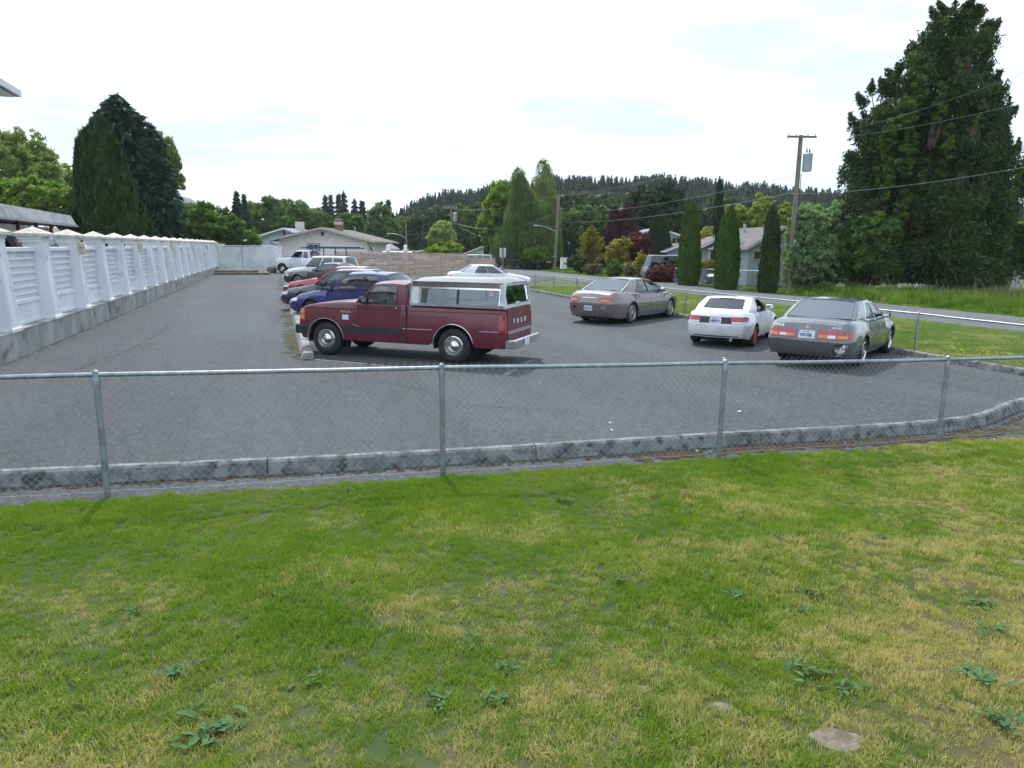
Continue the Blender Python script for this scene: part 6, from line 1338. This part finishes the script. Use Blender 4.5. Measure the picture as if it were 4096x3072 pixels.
tree('broadleaf_tree', 'green tree directly above the yellow green conifer', 2370, 108, [(2350,900,90,110),(2400,900,110,130),(2345,860,60,80)], 9000, .4, 'leaf_mid', gaps=.35)
conifer('cypress_tree', 'yellow green bushy conifer behind the white utility cabinet', 2366, 908, 110, 74, 16000, 'leaf_gold', size=.24, levels=10, nb=9, hang=-.35, droop=-.35, up_tip=.3, asp=1.8, prof=[(0,.8),(.2,1),(.5,.85),(.75,.5),(.9,.25),(1,.04)])
weeper('tall dark purple weeping beech with two shaggy heads', 2480, 76, [(2512,850,36,110),(2505,900,60,120),(2490,960,110,120),(2462,850,40,50),(2455,900,50,70),(2440,990,90,90),(2530,930,50,90)], 4600, 2.2, 'leaf_purple', 8, .07, 'beech_tree', .16, None, 'bark', .18)
tree('maple_tree', 'round burgundy maple in front of the cream house', 2560, 67, [(2560,975,110,90),(2530,1000,120,80),(2595,985,80,90),(2570,1010,130,60)], 17000, .15, 'leaf_burgundy', gaps=.3, gs=2.2, th=1.6, tr=.1)
tree('maple_tree', 'golden green maple overlapping the burgundy one', 2470, 66, [(2470,990,80,70),(2450,1015,60,70),(2500,975,50,50),(2475,1030,80,50)], 9000, .14, 'leaf_gold', gaps=.4, gs=2.2, th=1.4, tr=.09)
for nm, lab, u, Y, lob, n, sz, m_ in (
 ('shrub','dark green rounded shrub right of the utility cabinet',2308,72,[(2305,1050,70,60),(2330,1060,60,60)],6000,.13,'leaf_dark'),
 ('shrub','brownish heather mound at the kerb of the road',2372,68,[(2372,1075,76,42)],5000,.10,'heath'),
 ('shrub','pinkish dry shrub behind the heather mound',2405,70,[(2405,1050,50,50),(2425,1055,40,40)],3500,.12,'heath'),
 ('shrub','olive green shrub under the golden maple',2465,64,[(2465,1075,64,62),(2440,1080,40,50)],6000,.11,'leaf_mid'),
 ('shrub','low grey green heather left of the gold conifer',2520,62,[(2520,1080,60,46)],4500,.10,'heath'),
 ('shrub','orange gold feathery conifer beside the dark van',2566,60,[(2566,1055,54,74),(2560,1035,30,50),(2575,1075,50,50)],7000,.12,'leaf_gold'),
 ('maple_shrub','purple mounded lace maple spilling onto the road edge',2648,55.5,[(2648,1092,112,62),(2620,1100,70,46),(2680,1100,70,46)],13000,.12,'leaf_burgundy'),
 ('hedge','clipped dark green hedge left of the tallest columnar evergreen',2705,56.5,[(2700,1072,90,66),(2730,1080,70,70)],9000,.11,'leaf_dark'),
 ('shrub','yellow flowered shrub between the first two columnar evergreens',2838,54,[(2835,1060,60,44),(2850,1070,50,40)],6000,.11,'leaf_gold'),
 ('shrub','green shrub at the foot of the birches by the road',2125,86,[(2110,1060,90,40),(2170,1060,80,36)],5000,.16,'leaf_dark'),
 ('shrub','yellow blooming shrub beside the white gate pillar',1642,72,[(1642,1010,28,16)],900,.14,'leaf_gold'),
 ('shrub','bright green shrub behind the plank fence at its right end',1780,80,[(1790,995,120,50),(1740,1005,80,36)],7000,.2,'leaf_bright'),
 ('shrub','red leaved shrub left of the leaning utility pole',1830,95,[(1828,975,26,26)],1500,.2,'leaf_burgundy'),
 ('shrub','rose bush with grey leaves by the low tan house',1905,84,[(1900,1030,70,36)],4000,.16,'leaf_greygreen')):
    tree(nm, lab, u, Y, lob, n, sz, m_, cat='shrub' if nm != 'hedge' else 'hedge', th=.5, tr=.05, gaps=.15, gs=3., shell=.5)
weeper('weeping conifer with drooping curtains in front of the cream house', 2650, 61, [(2645,900,46,120),(2650,960,58,120),(2655,1000,66,70),(2625,880,30,50)], 2600, 1.8, 'needle_dark', 9, .07, 'weeping_conifer', .12, None, 'bark', .14)
tree('broadleaf_tree', 'dark broad tree crown behind the weeping conifer', 2630, 92, [(2600,830,180,140),(2660,800,150,140),(2560,870,120,120),(2700,870,120,140),(2640,900,220,120)], 20000, .4, 'needle_dark', gaps=.1)
weeper('very thin weeping spire conifer between two columnar evergreens', 2880, 54, [(2878,760,10,140),(2880,860,18,160),(2884,960,30,180),(2884,1040,44,90)], 1500, 1.5, 'needle_dark', 10, .06, 'weeping_conifer', .10, None, 'bark', .12)
for u, lob, lab in ((2940,[(2940,870,90,90),(2925,900,70,80)],'yellow green tree right of the middle columnar evergreen top'),(3045,[(3045,850,80,120),(3020,890,90,80),(3075,890,60,90)],'tallest yellow green tree behind the grey house roof'),(3145,[(3145,870,50,90),(3150,910,60,70)],'yellow green tree left of the tall utility pole'),(2850,[(2845,940,90,50)],'low yellow green tree beyond the grey house left slope')):
    tree('broadleaf_tree', lab, u, 86, lob, 8000, .28, 'leaf_yellow', gaps=.35, group='spring green trees behind the grey house')
# bushes right of the pole
for lab, u, Y, lob, n, m_ in (
 ('grey green thicket directly right of the utility pole', 3230, 43.5, [(3240,950,150,200),(3200,1040,120,190),(3270,1060,150,190),(3220,880,80,110),(3180,1100,90,110)], 26000, 'leaf_greygreen'),
 ('tall feathery grey green bush in the middle of the thicket', 3350, 44.5, [(3350,900,140,170),(3330,990,170,200),(3390,1000,150,180),(3320,1090,150,100)], 26000, 'leaf_greygreen'),
 ('brighter green bush leaning against the big spruce', 3500, 42.5, [(3500,960,170,190),(3450,1010,140,160),(3550,1010,120,150),(3480,900,100,110),(3540,1080,140,110)], 28000, 'leaf_mid')):
    tree('bush', lab, u, Y, lob, n, .17, m_, cat='bush', gaps=.25, gs=2., th=1.5, tr=.07, shell=.5)
MB().tube([(0,0,0),(-.35,0,1.2),(-.75,0,2.3)], [.035,.025,.012], 6).part('bare_stick', 'pale_bark', None, 50, label='bare pale stick leaning out of the thicket', cat='branch').location = (*G(3318,1168), 0)
# the big spruce
def big_spruce():
    Y = 44.5; u0 = 3830; x0 = XZ(u0, 1000, Y)[0]; s = (Y*CP+.4)/FPX
    o = thing('spruce_tree', 'huge shaggy dark spruce with several tops filling the right edge', 'tree', (x0, Y, 0)); VV, FF, nb = [], [], 0
    r = np.random.default_rng(5); mb = MB()
    stems = [(3832,8,400,1.7,.2),(3835,50,430,1.2,-.3),(3790,40,300,.8,.5),(3885,50,300,.9,-.4),(3730,120,300,1.,-.5),(3650,190,260,1,.4),(3570,280,260,.9,-.4),(3500,330,190,.6,.3),(3470,600,190,.5,0),(3440,690,160,.3,-.6),(3965,190,170,.6,.2),(3930,330,200,.8,-.6),(4060,400,140,.5,.4),(4090,620,180,.4,-.4),(3700,420,330,.9,.9),(3860,420,340,1,-1),(4120,560,200,.3,.8),(3740,700,420,.9,-1.3),(3920,760,360,.8,1.3)]
    for i, (u, v, w, sh, dy) in enumerate(stems):
        x, H_ = XZ(u, v, Y); x -= x0; n = int(25000*sh); tt = r.random(n)**.85
        R = w*s/2*np.interp(tt, [0,.06,.2,.5,1], [.10,.35,.7,1,1.05])*(.85+.25*np.sin(tt*40+i))
        # branches: clustered azimuths, hanging curtains below each
        nb_ = 34; bt = r.random(nb_)**.85; ba = r.uniform(0, 6.283, nb_); bi = r.integers(0, nb_, n); q = r.random(n)**.5
        top_z = H_-bt[bi]*(H_-1.2); Rb = w*s/2*np.interp(bt[bi], [0,.03,.08,.2,.5,1], [.20,.36,.55,.80,1,1.05]); az = ba[bi]+r.normal(0,.22,n)/(q+.3)
        cur = np.abs(r.normal(0,.62,n))*np.minimum(1, bt[bi]*4+.12)
        p = np.stack([x+np.cos(az)*Rb*q, dy*1.2+np.sin(az)*Rb*q*.85, top_z+.75*Rb*q*q*(1-bt[bi])-.15*Rb*q-cur], 1)
        p = p[p[:,2] > .6]; n = len(p)
        
        td = unit(np.array([0,0,-.55])+r.normal(0,.5,(n,3))+np.stack([np.cos(az[:n]),np.sin(az[:n]),0*az[:n]],1)*.6); nn = unit(np.cross(td, r.normal(size=(n,3)))); q2 = .145*r.uniform(.5,1.5,(n,1))
        V, F = quads(p, td*q2*1.0, nn*q2*.45); VV.append(V); FF.append(F+nb); nb += len(V)
        # upright tip
        m2 = 260; zt = r.random(m2)*1.0; aa = r.uniform(0,6.28,m2); rr_ = zt*.5*r.random(m2); p = np.stack([x+np.cos(aa)*rr_, dy*1.2+np.sin(aa)*rr_, H_-zt+.3], 1); td = unit(np.stack([np.cos(aa),np.sin(aa),.5+0*aa],1)); nn = unit(np.cross(td, r.normal(size=(m2,3))))
        V, F = quads(p, td*.11, nn*.06); VV.append(V); FF.append(F+nb); nb += len(V)
        mb.tube([(x*.25, 0, -.2 if i == 0 else 1.5+.2*i), (x*.75, dy, H_*.45), (x, dy*1.2, H_*.97)], [.42 if i == 0 else .16,.22 if i == 0 else .11,.02], 8)
    link('crown', npmesh('crown', np.concatenate(VV), np.concatenate(FF)), 'spruce_needle', o); mb.part('trunk', 'bark', o, 50)
    iv = [];                                  # ivy climbing the sunlit front in vertical curtains
    for u, v, w, h in ((3700,330,70,160),(3760,420,60,140),(3860,300,70,120),(3620,470,80,150),(3540,560,70,140),(3640,610,90,140),(3780,600,60,150),(3870,640,70,180),(3560,690,100,130),(3700,720,60,120),(3800,800,70,180),(3900,520,50,130),(3960,640,60,130),(3620,830,80,120),(3880,860,60,180),(4000,800,60,140),(3760,980,90,130),(3850,1010,50,150),(3940,930,70,120),(4010,950,70,120),(3690,880,60,100),(4060,700,50,120),(3660,240,60,90),(3930,400,50,100)):
        x, z = XZ(u, v, Y-2.2); iv.append((x-x0, -2.2+random.uniform(-.3,.5), z, w*s*.36, .5, h*s*.60))
    leafcloud('ivy', 40000, iv, .115, 77, mt='ivy', parent=o, hang=.35, gaps=.45, gs=3.4, shell=.8)
    dd = []
    for u, v, w, h in ((3835,1000,60,60),(3740,545,60,80),(3900,560,60,70),(3850,270,50,50),(3790,900,70,60),(3830,720,50,70)):
        x, z = XZ(u, v, Y-2.3); dd.append((x-x0, -2.2, z, w*s/2, .4, h*s/2))
    leafcloud('dead_twigs', 1500, dd, .16, 78, mt='dead_twig', parent=o, hang=.8, shell=.8, asp=3.5)
big_spruce()
tree('broadleaf_tree', 'pale leaved tree peeping out right of the big spruce', 4075, 50, [(4075,960,90,110),(4095,1030,60,80),(4060,1010,50,60)], 7000, .17, 'leaf_yellow', gaps=.5)

# ------------------------------------------------------------ forested hill and far blue hill
SKY = [(900,900),(1200,880),(1290,850),(1400,848),(1500,862),(1590,868),(1650,835),(1700,812),(1790,790),(1850,800),(1950,775),(2050,770),(2200,738),(2290,745),(2400,745),(2480,750),(2560,745),(2640,735),(2700,748),(2800,752),(2900,766),(3000,770),(3080,775),(3200,785),(3350,800),(3600,830),(4300,850)]
skl = lambda u: np.interp(u, [a for a, b in SKY], [b for a, b in SKY])
def hz(x, y):                                  # ground height of the hill behind the houses
    u = 2048+FPX*x/(y*CP+.1); dd = 330.; topz = CAMH+(994+.012*(u-2048)-skl(u))/FPX*dd; g = np.clip((y-125)/(dd-125), 0, 1.05); return np.maximum(-.1, (topz-17.5)*g*g*(3-2*g))
xs_ = np.linspace(-200, 330, 60); ys_ = np.concatenate([[118],np.linspace(130, 345, 26),[420,600]])
MB().grid([[(x, y, float(hz(x, min(y,345)))*(1 if y < 400 else (.5 if y < 500 else 0))-(.2 if y < 120 else 0)) for x in xs_] for y in ys_], True).part('forested_hill', 'ground', None, 60, kind='structure')
defm('forest', leafmat, (.015,.038,.020), (.040,.078,.034), trans=.1, s1=.05, s2=.5); defm('forest_leafy', leafmat, (.02,.045,.016), (.045,.085,.028), s1=.06, s2=.6)
vs = []
for i in range(5):
    V, F = conifer_mesh('fir', 2600, 20., 2.7+.35*(i % 3), 200+i, levels=24, nb=9, size=.85, hang=.3, droop=.15, up_tip=.1, prof=[(0,.6),(.1,1),(.5,.68),(.85,.24),(1,.03)]); me = npmesh('fir', V, F); me.materials.append(M['forest']); vs.append(me)
for i in range(2):
    me = leafcloud('leafy', 1500, [(0,0,8.5,4.2,4.2,4.6),(1.5,0,11,3,3,3),(-1.8,1,10,3,3,3)], 1.1, 300+i, gaps=.2, gs=.6); me.materials.append(M['forest_leafy']); vs.append(me)
r = np.random.default_rng(21); n = 5200; y = 128+217*r.random(n)**.62; u = r.uniform(1560, 4150, n); x = (u-2048)/FPX*(y*CP+.1); z = hz(x, y)
hmax = CAMH+(994+.012*(u-2048)-skl(u))/FPX*(y+2)-z; hgt = np.clip(r.normal(19,3.2,n), 11, 27); hgt = np.where(y > 255, np.minimum(np.maximum(hgt, hmax*.7), hmax*r.uniform(.90,1.20,n)), np.minimum(hgt, hmax*.84)); ok = (hgt > 6) & ~((u < 1640) & (y < 300))
x, y, z, hgt, u = x[ok], y[ok], z[ok], hgt[ok], u[ok]; n = len(x); leafy = (y < 215) & (r.random(n) < .14) | (y < 155) & (r.random(n) < .2)
idx = np.where(leafy, r.integers(5,7,n), r.integers(0,5,n)); sv = np.where(leafy, np.minimum(hgt,17)/14.5, hgt/20.)
scatter('forest', np.stack([x,y,z-.3],1), np.stack([0*x,0*x,r.uniform(0,6.28,n)],1), np.stack([sv*r.uniform(.7,1.15,n),sv*r.uniform(.7,1.15,n),sv],1), idx, vs, label='dense fir forest covering the hill behind the houses')
for i, (u, vt, w, lab) in enumerate(((2552,700,22,'bare topped snag fir above the hill skyline, leftmost of three'),(2597,698,26,'middle of the three thin firs above the hill skyline'),(2630,705,36,'fullest of the three thin firs above the hill skyline'),(3038,722,48,'tall spindly fir above the right part of the hill'),(3092,745,40,'shorter fir right of the tall spindly one'),(3140,768,34,'small fir left of the utility pole top of the hill'),(2262,745,36,'pointed fir just right of the airy birch'),(1930,762,34,'pointed fir left of the larch on the skyline'))):
    Y = 290; x0 = XZ(u, 1000, Y)[0]; zb = float(hz(x0, Y)); zt_ = XZ(u, vt, Y)[1]; s_ = (Y*CP)/FPX; o = thing('fir_tree', lab, 'tree', (x0, Y, zb), 0, 'firs standing above the hill skyline')
    V, F = conifer_mesh('crown', 2200, zt_-zb, w*s_*.62, 400+i, levels=17, nb=6, size=.9, hang=.2, droop=.1, up_tip=.1, prof=[(0,1),(.4,1),(.7,.65),(.85,.35),(1,.03)]); link('crown', npmesh('crown', V, F), 'forest', o)
    MB().tube([(0,0,0),(0,0,(zt_-zb)*.6),(0,0,zt_-zb)], [.35,.22,.03], 6).part('trunk', 'bark', o)
defm('far_wood', mat, (.03,.055,.03), (.05,.08,.04), scale=.03, rough=1)
rows = []; Yh = 1900
for y in np.linspace(-260, 260, 12):
    row = []
    for x in np.linspace(-1500, -150, 60):
        u = 2048+FPX*x/Yh; pk_ = np.interp(u, [-200,400,600,700,760,830,900,960,1100,1500], [930,900,840,800,790,822,870,905,940,985]); zt_ = (CAMH+(994+.012*(u-2048)-pk_)/FPX*Yh)*max(0, 1-abs(y/260)**1.6)
        row.append((x, Yh+y, float(zt_)+3*math.sin(x*.05)+2*math.sin(x*.13+y*.1)-3))
    rows.append(row)
MB().grid(rows, True).part('distant_hill', 'far_wood', None, 60, kind='structure')

# ------------------------------------------------------------ poles, wires, street furniture
def pole(label, top, base, Y, r=.15, arm=None, cat='utility pole', group=None, transformer=None, lamp=None):
    xb, _ = XZ(*base, Y); xt, zt_ = XZ(*top, Y); o = thing('utility_pole', label, cat, (xb, Y, 0), 0, group); dx = xt-xb
    MB().tube([(0,0,-.2),(dx*.5,0,zt_*.5),(dx,0,zt_)], [r,r*.85,r*.68], 12).part('pole', 'wood_pole', o, 40); at = lambda z: dx*z/zt_
    if arm:
        zz, w = arm; MB().box((at(zz),-r,zz), (w,.09,.11)).part('crossarm', 'wood_pole', o); ins = MB()
        for x in (-w*.46,-w*.2,w*.2,w*.46): ins.lathe([(.02,0),(.05,.04),(.03,.09),(.045,.13),(.001,.17)], 8, (at(zz)+x,-r,zz+.05))
        ins.part('insulators', 'trim_white', o)
    if transformer:
        zz, sd2 = transformer; b = MB().lathe([(.001,-.5),(.24,-.5),(.26,-.45),(.26,.42),(.28,.45),(.2,.52),(.001,.54)], 16, (at(zz)+sd2*(r+.30),-.05,zz)); q = b.part('transformer', mat('transformer', (.42,.47,.50), (.36,.40,.43), rough=.5), o, 40)
        MB().lathe([(.03,.5),(.05,.6),(.03,.75),(.001,.8)], 8, (at(zz)+sd2*(r+.22),-.05,zz)).lathe([(.03,.5),(.05,.6),(.03,.72),(.001,.78)], 8, (at(zz)+sd2*(r+.38),-.05,zz)).part('bushing', 'trim_dark', q)
        MB().tube([(at(zz)+sd2*(r+.22),-.05,zz+.78),(at(zz)+sd2*.2,-.1,zz+1.3),(at(zz)+sd2*.1,-.1,zz+2.)], .01, 4).tube([(at(zz)+r*sd2,-r*.4,zz-.6),(at(zz-3)+r*sd2,-r*.5,zz-3.2),(at(zz-5)+r*sd2,-r*.5,.2)], .022, 5).part('conduit', 'trim_dark', o)
    if lamp:
        zz, l, rise = lamp; MB().tube([(at(zz),0,zz),(at(zz)-l*.5,0,zz+rise*.75),(at(zz)-l,0,zz+rise)], .045, 8).part('lamp_arm', 'galvanised', o)
        MB().hexa([(at(zz)-l-.6,-.16,zz+rise-.08),(at(zz)-l+.1,-.08,zz+rise-.05),(at(zz)-l+.1,.08,zz+rise-.05),(at(zz)-l-.6,.16,zz+rise-.08),(at(zz)-l-.55,-.12,zz+rise+.08),(at(zz)-l+.1,-.06,zz+rise+.07),(at(zz)-l+.1,.06,zz+rise+.07),(at(zz)-l-.55,.12,zz+rise+.08)]).part('lamp_head', 'galvanised', o)
    return Vector((xt, Y, zt_)), o
zq = lambda u, v, Y: XZ(u, v, Y)[1]
pA, oA = pole('tall leaning wooden utility pole with grey transformer on the right', (3204,540), (3154,1165), 43.2, .17, (zq(3210,549,43.2), 1.65), transformer=(zq(3216,650,43.2), 1))
MB().box((.12,-.2,zq(3165,1015,43.2)), (.22,.05,.30)).part('pole_tag', 'plate_blue', oA); MB().box((.05,-.2,2.9), (.14,.08,.3)).part('meter_box', 'galvanised', oA)
pB, oB = pole('wooden pole carrying the street lamp arm by the utility cabinet', (2236,777), (2218,1080), 84, .19, None, 'street lamp', lamp=(zq(2222,930,84), 2.1, .75))
pC, oC = pole('pale wooden utility pole with crossarm and transformer, left of centre', (1803,832), (1820,1040), 92, .15, (zq(1803,834,92), 1.6), transformer=(zq(1810,868,92), 1))
MB().box((0,-.21,1.5), (.55,.06,.12)).part('pole_band', 'galvanised', oB)
pole('thin wooden pole in front of the conifers, right of the pale utility pole', (1914,858), (1917,955), 140, .16, (zq(1914,872,140), .9))
pole('short brown pole left of the tall birch', (2035,882), (2034,960), 110, .14, None)
pE, oE = pole('distant pole with a street lamp arm above the plank fence', (1624,893), (1627,1000), 105, .13, None, 'street lamp', lamp=(zq(1625,952,105), 2.2, .6))
pole('small pale pole right of the lamp pole on the hill side', (2291,850), (2293,892), 200, .18, (zq(2291,855,200), 1.))
pole('weathered pole stub in the birch crown', (2115,782), (2116,830), 96, .10, None)
pole('far pole on the skyline gap', (1652,828), (1652,870), 180, .12, None)
def wire(name, label, a, b, sag, r=.018, n=16):
    a, b = Vector(a), Vector(b); pts = [a.lerp(b, i/n)+Vector((0,0,-sag*4*(i/n)*(1-i/n))) for i in range(n+1)]
    return tag(MB().tube(pts, r*.5, 5).part(name, mat('cable', (.24,.25,.27), rough=.5) if 'cable' not in bpy.data.materials else bpy.data.materials['cable']), label, 'cable', 'overhead cables')
def P3(u, v, Y): x, z = XZ(u, v, Y); return (x, Y, z)
wire('overhead_cable', 'lowest overhead cable running right from the tall pole across the spruce', P3(3170,775,43), P3(4200,650,27), .25, .016)
wire('overhead_cable', 'middle overhead cable crossing the spruce', P3(3190,560,43), P3(4200,385,27), .3, .010)
wire('overhead_cable', 'upper overhead cable crossing the spruce', P3(3250,545,43), P3(4200,250,24), .3, .010)
wire('overhead_cable', 'long cable from the tall pole down to the lamp pole, lowest', P3(3175,770,43), P3(2236,888,84), .5, .024)
wire('overhead_cable', 'long cable from the tall pole to the lamp pole, middle', P3(3180,700,43), P3(2236,848,84), .6, .018)
wire('overhead_cable', 'long cable from the tall pole crossarm to the lamp pole top', P3(3165,548,43), P3(2238,778,84), .7, .016)
wire('overhead_cable', 'sagging double cable between the lamp pole and the pale pole', P3(2222,850,84), P3(1808,888,92), 1.3, .035)
wire('overhead_cable', 'deeply sagging cable leaving the pale pole toward the birch', P3(2222,905,84), P3(1808,888,92), 1.9, .025)
wire('overhead_cable', 'top cable from the lamp pole leftwards to the pale pole', P3(2234,780,84), P3(1803,834,92), .7, .02)
wire('overhead_cable', 'cable from the pale pole to the distant lamp arm pole', P3(1800,890,92), P3(1626,935,105), .5, .025)
# sign back, cabinet, flag, gate pillars
sp_ = G(2010, 1112); s = thing('road_sign', 'back of a white rectangular sign on a wooden post by the lot exit', 'sign', (*sp_, 0)); zs1, zs0 = zq(2012,992,sp_[1]), zq(2012,1030,sp_[1])
MB().box((0,0,zs1/2), (.12,.12,zs1)).part('post', 'wood_pole', s); MB().box((-.0,.08,(zs1+zs0)/2), (.50,.03,zs1-zs0)).part('sign_panel', 'shell_white', s); MB().box((0,.06,(zs1+zs0)/2), (.05,.03,zs1-zs0+.06)).part('sign_rail', 'galvanised', s)
MB().box((-.15,.3,.42), (.28,.25,.84), 0, .02).part('meter_box', 'shell_white', s)
cb = G(2252, 1090); s = thing('utility_cabinet', 'white utility cabinet on a short pedestal at the roadside', 'cabinet', (*cb, 0)); z1, z0 = zq(2250,1031,cb[1]), zq(2250,1076,cb[1])
MB().box((.05,0,(z1+z0)/2), (.62,.5,z1-z0), .15, .03).part('cabinet_body', 'white_paint', s); MB().box((.05,0,z1+.02), (.68,.56,.05), .15).part('lid', 'shell_white', s); MB().box((.05,0,z0/2), (.22,.22,z0)).part('pedestal', 'galvanised', s); MB().box((.14,-.27,(z1+z0)/2+.0), (.15,.02,.18), .15).part('warning_label', 'trim_dark', s)
fl = thing('flag', 'striped red and white flag hanging from a slanted staff beyond the plank fence', 'flag', P3(1512,1016,72)); defm('flag_red', mat, (.35,.02,.04), rough=.8); defm('flag_blue', mat, (.03,.04,.14), rough=.8)
MB().tube([(0,0,-1.6),(-.55,0,.85)], .02, 6).part('staff', 'galvanised', fl)
for i in range(13):
    a = i/13; b2 = (i+1)/13; f0 = lambda t: (-.60+.0*t+.62*t*.95-.18, -.03+.03*math.sin(t*9), .85-.20*t); l = .80
    MB().add([(-.85+.46*a,-.02+.03*math.sin(a*8),.70-.12*a),(-.85+.46*b2,-.02+.03*math.sin(b2*8),.70-.12*b2),(-.45+.46*b2,.02+.03*math.sin(b2*8),-.15-.12*b2),(-.45+.46*a,.02+.03*math.sin(a*8),-.15-.12*a)], [(0,1,2,3)]).part('stripe', 'flag_red' if i % 2 == 0 else 'white_paint', fl)
MB().add([(-.86,-.05,.74),(-.62,-.05,.67),(-.44,-.05,.28),(-.68,-.05,.35)], [(0,1,2,3)]).part('canton', 'flag_blue', fl)
for u, lab in ((1552,'left white gate pillar with ball finial behind the plank fence'),(1622,'right white gate pillar with ball finial behind the plank fence')):
    x, z = XZ(u, 997, 66.5); g = thing('gate_pillar', lab, 'pillar', (x, 66.5, 0)); MB().box((0,0,(z-.1)/2), (.36,.36,z-.1)).part('shaft', 'white_paint', g); MB().box((0,0,z-.05), (.48,.48,.1)).part('cap', 'white_paint', g); MB().lathe([(.001,.42),(.12,.36),(.18,.22),(.12,.08),(.16,0)], 12, (0,0,z)).part('finial', 'white_paint', g, 50)
tk = G(1155, 1092); 
o = MB().lathe([(.001,.0),(.34,.02),(.42,.25),(.34,.5),(.2,.56),(.001,.56)], 14).part('stone', mat('stone', (.16,.15,.13), (.10,.095,.085), rough=.9, bump=.5), None, 50, label='rounded dark stone beside the white pickup bumper', cat='stone'); o.location = (*G(1088,1092), 0)
# thin air between here and the hills
hz_ = MB().box((-200,950,73), (3800,2500,149)); h = hz_.part('haze', None, kind='stuff'); mh = bpy.data.materials.new('haze_air'); mh.use_nodes = True; t = mh.node_tree; t.nodes.remove(t.nodes['Principled BSDF']); pv = _n(t, 'ShaderNodeVolumePrincipled')
pv.inputs['Color'].default_value = (.93,.97,1,1); pv.inputs['Density'].default_value = .0002; t.links.new(pv.outputs[0], t.nodes['Material Output'].inputs['Volume']); h.data.materials.append(mh)
